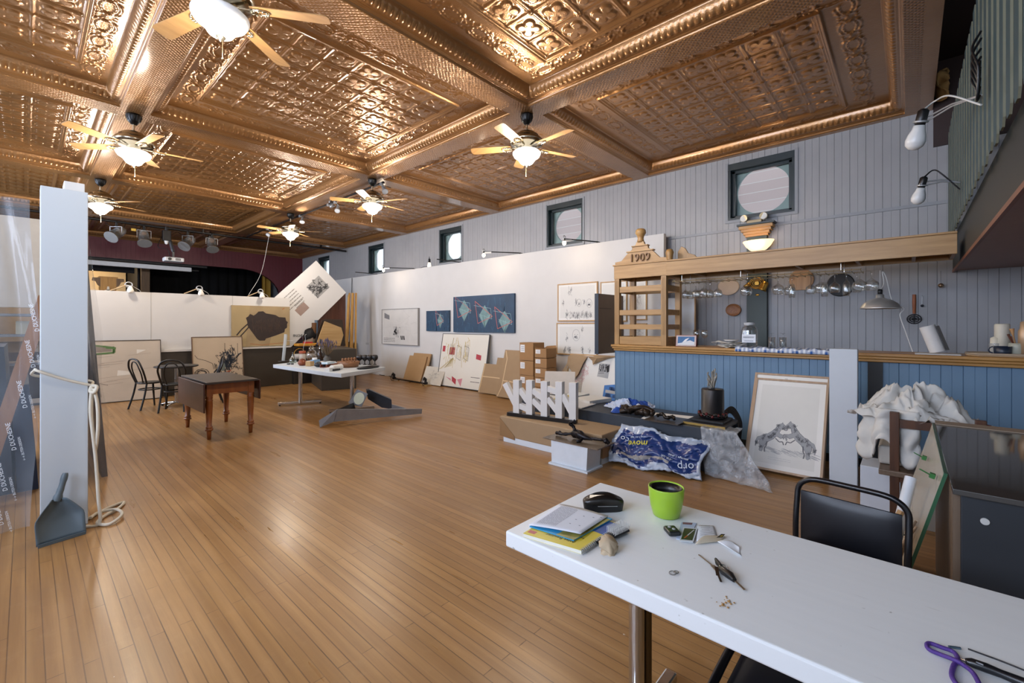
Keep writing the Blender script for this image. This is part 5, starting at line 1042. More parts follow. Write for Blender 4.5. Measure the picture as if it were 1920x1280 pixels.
for i, (u, x) in enumerate(((1447, 6.06), (1468, 6.06))):
    p = onbar(u, x); o = MB().lathe(tum, 18).build('tumbler', m_gw) if i == 0 else tm.copy()
    if i: COL.objects.link(o)
    else: tm = o
    o.location = p; tag(o, 'clear tumbler with an inverted glass on it, %s' % ('nearer the drinks jar' if not i else 'farther from the drinks jar'), 'glass', 'tumblers behind the gingham cloth')
    o = protos['wine'].copy(); COL.objects.link(o); o.location = (p[0], p[1], CT+.001+.29*.75); o.scale = (.85,)*3; o.rotation_euler = (PI, 0, 0); o.location.z = CT+.19; tag(o, 'upturned stemmed glass standing in the tumbler %s' % ('nearer the drinks jar' if not i else 'farther from the drinks jar'), 'glass', 'upturned glasses on the tumblers')
def gingham():
    t = NT('blue_gingham'); s = t.n.new('ShaderNodeSeparateXYZ'); t.link(t.coord((1/.045, 1/.045, 1/.045)), s.inputs[0])
    f = lambda o: t.math('GREATER_THAN', t.math('FRACT', o), .5)
    k = t.math('MULTIPLY', t.math('ADD', f(s.outputs[1]), f(s.outputs[0])), .5); t.set(Base_Color=t.mix(k, C('dfe4ea'), C('2d5a9c')), Roughness=.8); return t.m
y0, y1 = gx(1380, 655, 5.85).y, gx(1557, 660, 5.85).y
b = MB().grid(60, 16, lambda u, v: ((5.815+.30*max(0, v-.12)/.88) if v > .12 else 5.808-.004*math.sin(u*40), y0+(y1-y0)*u, CT+.014+.012*math.sin(u*23+v*3)*math.sin(v*PI)+.006*math.sin(u*61) if v > .12 else CT+.012-.045*(1-v/.12)))
o = b.build('gingham_cloth', gingham(), solid=.004); tag(o, 'blue and white checked cloth folded along the bar edge', 'cloth')
# paper roll, leaning, with the slate behind
p = onbar(1760, 6.15); t = thing('paper_towel_roll', 'white paper towel roll leaning to one side on the bar', 'paper roll', p); b = MB(); b.at(Matrix.Rotation(-.30, 4, 'X')); b.tube([(0, 0, .02), (0, 0, .29)], .062, 26); b.build('roll', M('d4d2cf', .8), t)
b = MB().at(Matrix.Rotation(-.30, 4, 'X')); b.cyl((0, 0, .288), (0, 0, .2905), .02); b.build('core', M('8a7660', .8), t)
b = MB().at(Matrix.Rotation(-.30, 4, 'X')); b.bx(-.05, .05, -.085, -.065, .02, .27); tag(b.build('slate_board', M('2b2926', .6)), 'thin dark board leaning behind the white paper towel roll', 'board'); bpy.data.objects['slate_board'].location = p
b = MB(); b.bx(-.1, .1, -.16, .16, 0, .012); o = b.build('newspaper', M('bdbcb8', .7), None, .003); o.location = (5.96, gx(1757, 660, 5.96).y, CT+.001); tag(o, 'flat folded paper lying before the paper towel roll', 'paper')
# crockery tray at the right end
p = onbar(1893, 6.05); t = thing('serving_tray', 'pale wooden serving tray carrying candles and mugs on the bar', 'tray', p); b = MB(); b.slab([(-.17, -.45), (.17, -.45), (.17, .22), (.10, .28), (-.10, .28), (-.17, .22)], 0, .014); b.build('tray', WOOD('a58662', 'bf9f78', 1, 1), t, .005)
b = MB(); b.tube([(-.165, -.45, .02), (-.165, .215, .02), (-.1, .272, .02), (.1, .272, .02), (.165, .215, .02), (.165, -.45, .02)], .012, 6); b.build('rim', M('9c8a74', .5), t)
def tr(u, x): q = onbar(u, x); return (q[0], q[1], CT+.016)
def pot(name, label, cat, u, x, prof, mat, n=22): o = MB().lathe(prof, n).build(name, mat); o.location = tr(u, x); return tag(o, label, cat)
pot('pillar_candle', 'tall cream pillar candle standing behind the dark blue mug', 'candle', 1879, 6.13, [(0, 0), (.052, 0), (.052, .275), (.045, .285), (0, .27)], M('cfc9b8', .5))
pot('small_candle', 'short cream candle in a glass left of the tall candle', 'candle', 1866, 6.12, [(0, 0), (.034, 0), (.034, .15), (.01, .165), (0, .17)], M('d3ccb9', .5))
pot('candle_glass', 'clear glass round the short cream candle', 'glass', 1866, 6.12, [(.038, 0), (.042, .10), (.0415, .102), (.0365, .001), (0, .001)], GLASS('d9dee0', .02, .3))
t = thing('mug', 'dark blue enamel mug on the serving tray', 'mug', tr(1880, 5.98)); MB().lathe([(0, 0), (.05, 0), (.056, .008), (.058, .08), (.054, .08), (.05, .01), (0, .01)], 26).build('cup', M('1c2738', .35), t); MB().tube(arc((0, .06, .045), .028, -PI/2, PI/2, 10, 'yz'), .006, 7).build('handle', M('1c2738', .35), t)
t = pot('utensil_jar', 'grey-green ribbed jar holding wooden spoons beside the blue mug', 'jar', 1907, 6.02, [(0, 0), (.045, 0), (.055, .02), (.055, .09), (.05, .11), (.048, .11), (.045, .02), (0, .02)], M('a9a898', .4))
jp = tr(1907, 6.02)
for i, (dx, dy, h, m, lab, nm_) in enumerate([(.02, .03, .24, 'b98c5c', 'pale slotted wooden spoon standing in the ribbed jar', 'wooden_spoon'), (-.01, .055, .19, '5a2f1c', 'dark brown spatula leaning leftmost in the ribbed jar', 'spatula'), (.0, .04, .17, '8a4a26', 'red-brown spoon handle in the ribbed jar', 'spoon'), (.01, -.03, .2, '7a4a28', 'brown wooden spatula leaning right in the ribbed jar', 'spatula')]):
    b = MB(); b.tube([(0, 0, .03), (dx*.7, dy*.7, h*.72), (dx, dy, h)], [.006, .006, .018 if i in (0, 3) else .009], 7); o = b.build(nm_, M(m, .6)); o.location = jp; tag(o, lab, 'utensil')
pot('steel_flask', 'pale brown flask at the frame edge on the serving tray', 'flask', 1921, 6.0, [(0, 0), (.04, 0), (.04, .22), (.03, .24), (.026, .30), (0, .31)], M('b99a7a', .35, .3))
# ---------------------------------------------------------------- things on the wall behind the bar
XV = XW-.002
def onwall(u, v, x=XV): return gx(u, v, x)
b = MB(); y0, y1 = gx(1400, 600, 7.22).y, gx(1438, 600, 7.22).y
t = thing('pilaster', 'dark green wooden pilaster with oak capital on the wall behind the bar', 'pilaster', (7.22, (y0+y1)/2, 0)); hw = (y0-y1)/2
MB().bx(0, .075, -hw, hw, 0, 2.93).build('shaft', M('28352c', .45), t, .003)
b = MB()
for k, (e, z0, z1) in enumerate(((.02, 2.80, 2.83), (.04, 2.83, 2.87), (.065, 2.87, 2.91), (.09, 2.91, 2.955))): b.bx(-e, .075, -hw-e, hw+e, z0, z1)
b.build('capital', m_oak, t, .004); MB().bx(-.11, .075, -hw-.11, hw+.11, 2.957, 2.985).build('cap_board', m_dgreen, t)
p = onwall(1419, 460, 7.13); t = thing('wall_lamp', 'glowing half-bowl glass lamp on the green pilaster', 'lamp', (7.218, p.y, p.z)); b = MB(); n = 20
prof = [(.20, .08), (.205, .07), (.19, .05), (.16, .0), (.11, -.05), (.05, -.08), (0, -.085)]; vs = []
for r, z in prof:
    for k in range(n+1): a = PI/2+PI*k/n; vs.append((r*math.cos(a)*.7-.0, r*math.sin(a), z))
b.add(vs, [(i*(n+1)+k, i*(n+1)+k+1, (i+1)*(n+1)+k+1, (i+1)*(n+1)+k) for i in range(len(prof)-1) for k in range(n)], True); b.build('glass_bowl', EMIT('ffdfae', 1.5), t, solid=.006)
WALL_LAMP = (7.08, p.y, p.z+.02)
b = MB(); b.bx(-.02, 0, -.06, .06, -.05, .08); b.build('bracket', m_brass, t)
p = onwall(1418, 419); t = thing('emergency_light', 'twin-head emergency light on top of the pilaster capital', 'emergency light', (7.22, p.y, 2.987)); b = MB(); b.bx(-.06, .06, -.10, .10, 0, .05); b.build('base', M('b9a27a', .4), t, .01)
for s in (-1, 1): b = MB(); b.tube([(-.0, s*.10, .09), (-.04, s*.12, .085), (-.09, s*.13, .08)], [.03, .05, .052], 14); hd = b.build('lamp_head', M('9a8762', .3, .4), t); MB().cyl((-.09, s*.13, .08), (-.094, s*.13, .08), .046).build('lens', M('dcdcd8', .15), hd)
# brass bell and coil
p = onwall(1418, 533, 7.15); t = thing('brass_bell', 'brass bell with coiled bracket on the green pilaster', 'bell', (7.218, p.y, p.z))
b = MB()
for r in (.03, .055, .08, .10): b.tube([(-.03-.0*r, r*math.cos(a), .02+r*.8*math.sin(a)) for a in [2*PI*i/24 for i in range(24)]], .007, 6, True)
b.bar((0, 0, .02), (-.04, 0, .02), .05, .05); b.build('coil', m_brass, t)
b = MB().at(Matrix.Translation((-.05, -.10, -.02)) @ Matrix.Rotation(.45, 4, 'X')); b.lathe([(0, .06), (.035, .055), (.045, .02), (.05, -.05), (.062, -.075), (.058, -.075), (.045, -.05), (.0, .03)], 20); b.build('bell', m_brass, t)
b = MB().at(Matrix.Translation((-.05, .11, -.0)) @ Matrix.Rotation(.9, 4, 'X')); b.lathe([(0, .03), (.03, .03), (.035, -.06), (0, -.06)], 16); b.build('small_bell', m_brass, t)
MB().ball((-.004, 0, -.15), .02, (.3, 1.4, .8)).build('emblem', m_brass, t)
def disc(name, label, cat, u, v, r, mat, th=.03, rim=None, sq=1, tilt=0):
    p = onwall(u, v); b = MB(); b.at(Matrix.Rotation(-PI/2, 4, 'Y') @ Matrix.Rotation(tilt, 4, 'Z')); b.lathe([(0, 0), (r*.9, 0), (r, th*.4), (r*.98, th), (r*.9, th*.9), (r*.6, th*.75), (0, th*.75)], 34)
    for q in b.v: q.y *= sq
    o = b.build(name, mat); o.location = p; return tag(o, label, cat)
disc('round_tray', 'pale oval tray hanging on the wall behind the bar glasses', 'tray', 1366, 538, .13, M('c3b2a0', .5), .02, sq=1.2)
disc('wood_slice', 'oval slice of bark-edged wood hanging on the wall behind the bar', 'wood slice', 1376, 581, .095, WOOD('7a4a26', 'a06a3a', 2, 0), .05, sq=1.15)
disc('cutting_board', 'round tan cutting board hanging behind the glasses, left of the black one', 'cutting board', 1503, 524, .15, WOOD('9c7550', 'b8946c', 1, 1), .02)
o = disc('black_board', 'round black board hanging on the wall behind the bar glasses', 'board', 1576, 534, .155, M('0f1012', .5), .02)
slab('wooden_block_board', 'small square tan board hanging beside the round cutting board', 'board', WOOD('a3805a', 'c09c74', 1, 2), XV-.03, XV, gx(1494, 520, XV).y-.17, gx(1494, 520, XV).y+.02, 1.98, 2.2)
p = onwall(1714, 552); t = thing('potato_masher', 'potato masher with orange wooden handle hanging on the blue wall', 'kitchen tool', (XV-.02, p.y, p.z)); MB().tube([(0, 0, 0), (0, 0, -.10), (0, 0, -.235)], [.016, .018, .014], 10).build('handle', M('9a5528', .45), t)
b = MB(); b.at(Matrix.Translation((0, 0, -.30)) @ Matrix.Rotation(PI/2-.15, 4, 'Y'))
for r in (.016, .036, .056): b.tube([(r*math.cos(a), r*math.sin(a)*1.15, 0) for a in [2*PI*i/22 for i in range(22)]], .006, 6, True)
b.tube([(-.056, 0, 0), (.056, 0, 0)], .004); b.tube([(0, -.064, 0), (0, .064, 0)], .004); b.build('wire_head', M('2d2d30', .4, .6), t)
p = onwall(1729, 560); t = thing('wall_hook', 'thin chrome wall hook with a dark bead beside the masher', 'hook', (XV, p.y, p.z)); MB().tube(spline([(0, 0, .04), (-.02, 0, .03), (-.02, 0, -.06), (-.03, .0, -.07)], 5), .004, 5).build('wire', m_zinc, t); MB().ball((-.022, 0, -.085), .016).build('bead', M('1a2230', .3), t)
p = onwall(1764, 535, 7.22); t = thing('hanging_ball', 'small bronze ball hanging on a thread near the balcony', 'ball', (p.x, p.y, p.z)); MB().ball((0, 0, 0), .026).build('ball', M('8a7258', .3, .7), t); MB().cyl((0, 0, .02), (0, 0, 2.13-p.z), .0015, n=5).build('thread', M('3a342c', .6), t)
y0 = gx(1304, 600, 7.1).y; t = thing('end_panel', 'narrow white upright board with orange wood edge at the partition end', 'panel', (7.08, y0, 0)); MB().bx(0, .03, .012, 2.985-y0, 0, 1.93).build('board', M('c9cdd0', .5), t); MB().bx(-.003, .033, -.006, .012, 0, 1.93).build('wooden_edge', m_oakv, t)
# ---------------------------------------------------------------- aluminium pendant over the bar
p = gx(1650, 575, 6.15); t = thing('pendant_lamp', 'aluminium dome pendant lamp hanging from the rack end over the bar', 'lamp', (p.x, p.y, p.z))
b = MB(); b.lathe([(.175, -.02), (.172, -.012), (.15, .03), (.10, .07), (.045, .09), (.035, .10), (.032, .13), (.02, .135), (0, .135)], 36); b.build('shade', M('c6c6c3', .35, .7, var=.06, scale=6), t, solid=.002)
MB().lathe([(0, .13), (.02, .13), (.022, .18), (.012, .19), (0, .19)], 14).build('socket', m_blackmetal, t)
b = MB(); b.tube([(0, 0, .19), (-.0, 0, 2.08-p.z)], .003, 5); b.tube(spline([(0, 0, .18), (.02, -.03, .25), (0, -.02, 2.06-p.z), (.03, -.05, 2.0-p.z), (.06, -.10, .06), (.06, -.19, -.02), (.05, -.16, -.09), (.06, -.20, -.25), (.08, -.26, CT-p.z+.01)], 7), .005, 6); b.build('cord', m_cord, t)
# ---------------------------------------------------------------- gallery with green pickets over the right end
YG = -.345; m_pick = M('2b474f', .5, var=.1, scale=6)
t = thing('gallery_soffit', 'low brown ceiling board of the gallery above the right end of the bar', 'gallery floor', (4.9, -2.6, 2.13)); O = V((4.9, -2.6, 2.13)); T = Matrix.Translation(-O)
MB().at(T).bx(2.35, XW-.01, -4.9, YG-.05, 2.13, 2.2).build('soffit', M('8d6453', .45, var=.08), t); MB().at(T).bx(2.35, XW-.01, YG-.055, YG-.035, 2.125, 2.5).build('fascia', M('0f1716', .5), t); MB().at(T).bx(2.35, XW-.01, YG-.05, YG-.03, 2.105, 2.135).build('edge_strip', WOOD('6b3d26', '8a5236', 1, 0), t)
MB().at(T).bx(5.2, 5.5, -.9, -.86, 2.127, 2.13).build('tape_strip', M('a9a29a', .6), t)
t = thing('gallery_railing', 'gallery railing of green pointed wooden pickets, bottom ends hanging free', 'railing', (4.9, YG, 2.46)); O = V((4.9, YG, 2.46)); T = Matrix.Translation(-O)
for z in (2.62, 3.45): MB().at(T).bx(2.35, XW-.01, YG-.03, YG-.002, z, z+.09).build('rail', m_pick, t)
pk = None
for i in range(23):
    x = 2.60+.205*i
    if pk is None:
        pb = MB().prism([(-.058, .03), (-.03, -.01), (.03, -.01), (.058, .03), (.058, 1.24), (-.058, 1.24)], 0, .010)
        for k_ in (2, 3, 4, 5, 7): pb.mi[k_] = 1
        pk = pb.build('picket', [m_pick, M('6f6d58', .6, var=.1)], t); o = pk
    else: o = pk.copy(); COL.objects.link(o); o.parent = t
    o.location = (x-4.9, 0, random.uniform(-.01, .015)); o.rotation_euler.y = random.uniform(-.006, .006)
for u, v, ax_, lab in [(1717, 262, 1840, 'white LED bulb, upper one on a wire arm from the green gallery'), (1722, 370, 1800, 'white LED bulb, lower one on a wire arm from the green gallery')]:
    y = -.345+.40; x = 4.55 if v < 300 else 5.35; p = CAMP+ray(u, v)*(x/ray(u, v).x); t = thing('bulb_lamp', lab, 'lamp', p, 0, 'bare bulbs clipped to the gallery'); k = 1.0 if v < 300 else .82
    tilt = Matrix.Rotation(.22, 4, 'X') @ Matrix.Rotation(-.2, 4, 'Y'); b = MB().at(tilt); b.lathe([(0, -.075*k), (.03*k, -.07*k), (.055*k, -.045*k), (.062*k, -.01*k), (.055*k, .03*k), (.04*k, .07*k), (.036*k, .10*k), (0, .10*k)], 26); b.build('bulb', M('dcdcda', .25, var=0), t)
    b = MB().at(tilt); b.lathe([(0, .10*k), (.03*k, .10*k), (.034*k, .12*k), (.034*k, .20*k), (.02*k, .215*k), (0, .215*k)], 18); b.build('socket', m_blackmetal, t)
    b = MB().at(tilt); b.tube([(.04*k*math.cos(a), .04*k*math.sin(a), .125*k) for a in [2*PI*i/16 for i in range(16)]], .008*k, 6, True); b.build('clamp_ring', m_zinc, t)
    e = gy(ax_, 178 if v < 300 else 342, YG+.02)-p; s0 = tilt @ V((.0, -.04*k, .13*k))
    b = MB(); b.tube([s0, s0+(e-s0)*.5+V((0, 0, .02)), e], .006, 6); b.tube([s0+V((0, 0, .03)), s0+(e-s0)*.5+V((0, 0, .035)), e], .006, 6); b.build('wire_arm', m_zinc, t)
    b = MB(); top = tilt @ V((0, 0, .21*k)); b.tube(spline([top, top+V((.05, -.06, .06)), top+(e-top)*.5+V((0, 0, .05)), e+V((.0, .0, -.06))], 7), .006, 6); b.build('cord', m_cord if v < 300 else m_blackmetal, t)
p = gy(1845, 155, YG+.03); b = MB()
for k in range(5): r = .05+.012*k; b.tube(spline([(random.uniform(-.03, .03), .012, .10+.05*k), (-r*.5, .05, .03+.04*k), (-r*.9, .03, -.06+.03*k), (-r*.3, .03, -.10), (.05, .012, -.05+.05*k)], 6), .006, 6)
o = b.build('cable_tangle', m_blackmetal); o.location = p; tag(o, 'tangle of black cable hooked between the green pickets', 'cable')
p = gy(1783, 150, YG-.01); b = MB(); b.grid(10, 10, lambda u, v: ((u-.5)*.26*(1-.5*v)+.05*math.sin(v*9), .05*math.sin(u*8+v*4)+.03, -.12+.24*v+.06*math.sin(u*6+v*3))); o = b.build('work_glove', M('a8824c', .85), solid=.02); o.location = (p.x, YG+.03, p.z); tag(o, 'crumpled tan leather glove stuck at the gallery picket tops', 'glove')
from mathutils import noise
# ---------------------------------------------------------------- grey plinths in front of the bar and what lies on them
m_gp = M('2c333c', .5, var=.06)
PZ = .44
o = MB().bx(4.64, 5.34, 1.42, 2.95, 0, PZ).build('grey_plinth', m_gp, None, .004); tag(o, 'long dark blue-grey plinth below the bar, carrying the black drum', 'plinth')
o = MB().bx(4.72, 5.55, 2.98, 4.25, 0, PZ-.02).build('grey_plinth', m_gp, None, .004); tag(o, 'second blue-grey plinth behind the acrylic sculpture, covered with papers', 'plinth')
def onp(u, v, z=PZ): return gz(u, v, z)
# kraft wrapped crate with white base
t = thing('wrapped_crate', 'long crate wrapped in brown paper under the clear acrylic sculpture', 'crate', (4.36, 3.17, 0)); b = MB(); b.bx(-.25, .27, -.745, .76, .07, .32); b.build('kraft_wrap', m_kraft, t, .012); MB().bx(-.24, .26, -.735, .70, 0, .075).build('white_base', M('cfd6dc', .6), t)
b = MB(); b.add([(-.252, .755, .07), (-.252, .755, .3), (-.256, .5, .10), (-.253, .5, .05)], [(0, 1, 2, 3)]); b.build('paper_fold', M('8c6b46', .75), t, solid=.004); b = MB(); b.add([(-.25, -.747, .32), (-.22, -.752, .2), (.1, -.75, .07), (-.25, -.75, .07)], [(0, 1, 2, 3)]); b.build('paper_fold', M('8c6b46', .75), t, solid=.004)
# frosted acrylic sculpture
m_acr = GLASS('eef1f2', .28); m_acr2 = M('e9e6e1', .3, var=.02, Transmission_Weight=.22)
t = thing('acrylic_sculpture', 'frosted clear acrylic zigzag of uprights on a black base on the crate', 'sculpture', (4.30, 3.40, .322)); rz = math.radians(10.5); t.rotation_euler.z = rz
MB().bx(-.05, .05, -.47, .47, 0, .045).build('black_base', M('0d0d0f', .3), t, .002)
ys = [.34, .15, -.06, -.26, -.44]; hs = [.42, .43, .43, .44, .44]
for y, h in zip(ys, hs): MB().bx(-.04, .04, y-.045, y+.045, .046, .046+h).build('upright', m_acr2, t, .003)
dg = [((.52, .36), (.36, .1)), ((.30, .30), (.18, .16)), ((.11, .30), (-.03, .22)), ((-.1, .34), (-.22, .31)), ((.30, .09), (.16, .05)), ((.11, .18), (-.03, .07)), ((-.1, .22), (-.24, .07)), ((-.30, .28), (-.42, .08))]
for (y0, z0), (y1, z1) in dg: MB().bar((0, y0, z0+.05), (0, y1, z1+.05), .066, .07, (0, 0, 1)).build('diagonal', m_acr2, t, .003)
# white pedestal with a steel plate and black figure
t = thing('white_pedestal', 'small white pedestal standing before the wrapped crate', 'pedestal', (3.93, 2.64, 0)); b = MB(); b.add([(-.13, -.22, .02), (.13, -.22, .02), (.13, .22, .02), (-.13, .22, .02), (-.14, -.24, .26), (.13, -.24, .26), (.13, .22, .26), (-.14, .22, .26)], [(3, 2, 1, 0), (4, 5, 6, 7), (0, 1, 5, 4), (1, 2, 6, 5), (2, 3, 7, 6), (3, 0, 4, 7)]); b.build('body', M('cfd6dc', .5), t, .003); MB().bx(-.16, .14, -.25, .24, 0, .02).build('foot', M('cfd6dc', .5), t, .002)
o = MB().bx(3.77, 4.10, 2.27, 2.96, .262, .272).build('steel_plate', M('8b7d6c', .3, .7, var=.1)); tag(o, 'brownish steel plate lying on the small white pedestal', 'plate')
m_brz = M('18161a', .35, .5, bump=.6, bscale=50); m_brz2 = M('2e241c', .4, .5, bump=.6, bscale=50)
t = thing('bronze_figure', 'spiky black cast figure lying on the steel plate of the pedestal', 'figurine', (3.95, 2.60, .274)); b = MB()
b.tube(spline([(.02, .10, .03), (0, .03, .06), (-.02, -.06, .045), (0, -.16, .03)], 5), [.02, .035, .045, .04, .05, .045, .04, .05, .045, .04, .03, .03, .025, .02, .015, .01], 8)
for P in ([(0, .05, .06), (-.02, .2, .03), (-.03, .27, .035), (0, .3, .02)], [(0, .06, .07), (.02, .09, .12), (-.01, .12, .16), (.0, .06, .19)], [(0, -.1, .04), (.02, -.25, .04), (0, -.31, .05), (.02, -.34, .02)], [(-.02, -.05, .03), (-.08, -.06, .02), (-.11, -.03, .01)]): b.tube(spline(P, 4), [.014+.008*R_() for _ in range(4*(len(P)-1)+1)], 6)
b.ball((0, .26, .03), .022, jit=.2); b.ball((.01, -.31, .04), .028, jit=.2); b.build('figure', m_brz, t)
# things on the front plinth
def cloth(name, label, cat, c, rx, ry, h, mats, seed, rz=0, rag=.35, n=56):
    random.seed(seed); ph = [random.uniform(0, 6) for _ in range(8)]; b = MB()
    vs = []; fs = []; m = 34
    for j in range(m+1):
        r = j/m
        for k in range(n*2):
            a = 2*PI*k/(n*2); e = 1+rag*.5*math.sin(3*a+ph[0])+rag*.35*math.sin(5*a+ph[1])+rag*.2*math.sin(9*a+ph[2]); x, y = rx*r*e*math.cos(a), ry*r*e*math.sin(a)
            q = V((x*8+seed, y*8, seed*.37)); q = q+V((noise.noise(q*.7), noise.noise(q*.7+V((9, 0, 0))), 0))*.8; rg = 1-1.5*abs(noise.noise(q)); rg2 = 1-1.6*abs(noise.noise(q*2.3)); rg3 = 1-2*abs(noise.noise(q*4.9)); z = h*(1-r**2.2)*(.62+.2*math.sin(4*a+ph[3]+r*3))+h*(.38*(rg-.6)+.24*(rg2-.6)+.10*(rg3-.5))*(1.1-.4*r); vs.append((x+.02*noise.noise(q*1.7), y+.02*noise.noise(q*1.9+V((5, 0, 0))), max(.004+.002*j/m, z)))
    w = n*2; fs = [(j*w+k, j*w+(k+1) % w, (j+1)*w+(k+1) % w, (j+1)*w+k) for j in range(m) for k in range(w)]
    b.add(vs, fs, True)
    if isinstance(mats, list):
        for i, f in enumerate(b.f):
            p = b.v[f[0]]; b.mi[i] = 1 if math.sin(p.x/rx*4+ph[6])+math.sin(p.y/ry*5+ph[7]) > .25 else 0
    o = b.build(name, mats); o.location = c; o.rotation_euler.z = rz; return tag(o, label, cat)
p = onp(1160, 765); cloth('blue_cloth', 'crumpled blue and white cloth bundle on the plinth before the bar', 'cloth', (p.x+.1, 2.64, PZ+.001), .34, .27, .12, [M('b9c6dc', .8), M('1f4aa0', .8)], 5)
p = onp(1172, 780); t = thing('bark_sculpture', 'knotty dark cast sculpture lying in front of the blue cloth', 'sculpture', (4.76, 2.36, PZ+.001)); b = MB(); random.seed(9)
for k in range(9): b.ball((random.uniform(-.02, .08), -.18+.045*k, .04+.025*R_()), .05, (.8, 1, .8), 8, .3)
b.tube(spline([(0, .2, .02), (.02, .1, .05), (-.03, .0, .09), (.02, -.1, .10), (.04, -.2, .06)], 4), .03, 7); b.build('body', m_brz2, t)
b = MB(); b.slab([(-.20, -.26), (.22, -.24), (.24, .24), (-.17, .27)], 0, .002); o = b.build('white_paper', m_paper); o.location = (4.88, 2.02, PZ+.001); o.rotation_euler.z = .25; tag(o, 'white paper sheet lying under the dark steel plate', 'paper')
o = MB().bx(4.54, 4.90, 1.78, 2.16, PZ+.012, PZ+.02).build('dark_plate', M('5a5148', .35, .6, var=.1)); o.location.z = .0; tag(o, 'dark square steel plate overhanging the plinth front', 'plate')
b = MB(); b.tube(spline([(-.02, .10, .03), (.02, .05, .05), (-.01, 0, .02), (.02, -.06, .035), (-.03, -.1, .02)], 5), [.012+.012*R_() for _ in range(21)], 7); o = b.build('bronze_twig', M('1e1812', .35, .5)); o.location = (4.70, 1.97, PZ+.021); tag(o, 'small twisted bronze piece lying on the dark square plate', 'figurine')
t = thing('gilt_board', 'square black board with broken gilt edge under the black drum', 'board', (4.93, 1.57, PZ+.001)); MB().bx(-.22, .22, -.20, .22, .0, .03).build('board', M('18181b', .5), t, .003); MB().bx(-.226, -.22, -.2, .22, .004, .026).build('gilt_edge', M('a98c4a', .35, .5), t); MB().bx(-.15, .18, -.16, .17, .031, .055).build('upper_board', M('121316', .6, bump=.5, bscale=30), t, .004)
t = thing('black_drum', 'black cylinder ringed with red beads, dry twigs standing on top', 'sculpture', (4.96, 1.57, PZ+.058)); MB().lathe([(0, 0), (.13, 0), (.135, .04), (.115, .05), (.113, .30), (.105, .312), (0, .312)], 36).build('drum', M('141518', .35, var=.2, scale=20), t)
random.seed(3); b = MB(); c = MB()
for k in range(44): a = 2*PI*k/44; (c if k % 3 == 0 else b).ball((.135*math.cos(a), .135*math.sin(a), .025+.03*R_()), .018, n=8)
b.build('black_beads', M('16120f', .2), t); c.build('red_beads', M('5a1a1a', .25), t)
b = MB()
for k in range(26):
    a = R_()*6.28; r = .05*R_(); z = .36+.17*R_(); b.tube(spline([(.03*math.cos(a)*.3, .03*math.sin(a)*.3, .31), (r*math.cos(a), r*math.sin(a), z-.05), (r*1.2*math.cos(a+.5), r*1.2*math.sin(a+.5), z)], 4), [.005]*6+[.009, .008, .003], 5)
b.build('dry_twigs', M('9a958a', .8), t)['kind'] = 'stuff'; MB().tube([(0, 0, .31), (.005, 0, .40)], [.02, .012], 8).build('twig_tie', m_ink, t)
b = MB()
for k in range(5): b.tube(spline([(5.14, 1.52, PZ+.03+.015*k), (5.20+.02*k, 1.46, PZ+.09+.012*k), (5.22+.03*k, 1.388, PZ-.02), (5.18+.03*k, 1.386, PZ-.2), (5.12+.03*k, 1.386, .05), (5.06+.03*k, 1.386, .014)], 7), .010, 6)
tag(b.build('cable_bundle', M('1b1714', .4)), 'bundle of dark cables falling behind the plinth end by the framed horses', 'cable')
# bubble wrap draped over the plinth end
def bub():
    t = NT('bubble_wrap'); v = t.node('ShaderNodeTexVoronoi', i_Scale=55); t.link(t.coord(), v.inputs['Vector']); t.bump(v.outputs[0], .6, .01)
    t.set(Base_Color=C('d6dade'), Roughness=.15, Alpha=t.ramp(t.noise(t.coord(), 14, 4), [(.35, (.16, .16, .16, 1)), (.7, (.42, .42, .42, 1))])); return t.m
pts = [gx(1345, 800, 4.60), gx(1338, 800, 4.60)]
def drape(u, v):
    x = 4.64-.02+ .0*u; y = 1.58-.34*u
    if v < .2: q = V((4.85-.22*v/.2, y, PZ+.012)); 
    else:
        k = (v-.2)/.8; q = V((4.625-.05*math.sin(k*2)-.20*max(0, k-.85)*3*(.4+u), y-.26*k*u-.08*k, PZ+.008-(PZ)*min(1, k/.93)))
    w = .014*math.sin(u*15+v*9)+.010*math.sin(u*31-v*6); return (q.x-abs(w), q.y+w*.3, max(.006, q.z+w*.3))
tag(MB().grid(26, 40, drape).build('bubble_wrap', bub(), solid=.003), 'strip of bubble wrap hanging over the plinth end to the floor', 'bubble wrap')
# blue plastic sack
def sack_mat():
    return M('20386e', .28, var=.18, scale=7, bump=.4, bscale=14)
t = thing('plastic_sack', 'crumpled blue plastic sack printed moveco lying against the plinth', 'plastic sack', (4.46, 1.97, 0)); rz = math.radians(7); t.rotation_euler.z = rz
random.seed(12)
def sk(u, v):
    x0 = -.17+.30*v; z = .03+.36*v-.10*v*(u); y = .45-.93*u+.03*math.sin(v*5); puff = math.sin(PI*u)**.6*math.sin(PI*min(1, v*1.02+.02))**.6
    q = V((u*7, v*5, 2.1)); cr = .030*(1-2*abs(noise.noise(q)))+.018*(1-2*abs(noise.noise(q*2.2))); return (x0-.045*puff-cr, y, max(.012, z+.02*math.sin(u*12+v*4)))
b = MB(); b.grid(70, 40, sk)
for i, f in enumerate(b.f):
    k = i//70; c = i % 70; b.mi[i] = 1 if (k > 34+1.5*math.sin(c*.3) or k < 4+2.5*math.sin(c*.2) or c < 3 or c > 67) else (2 if 8+c*.03 < k < 11+c*.05 and 9 < c < 48 else 0)
b.build('sack', [sack_mat(), M('a9b4c4', .25, var=.1, bump=.5, bscale=20), M('8d8a88', .4, var=.2)], t, solid=.03)
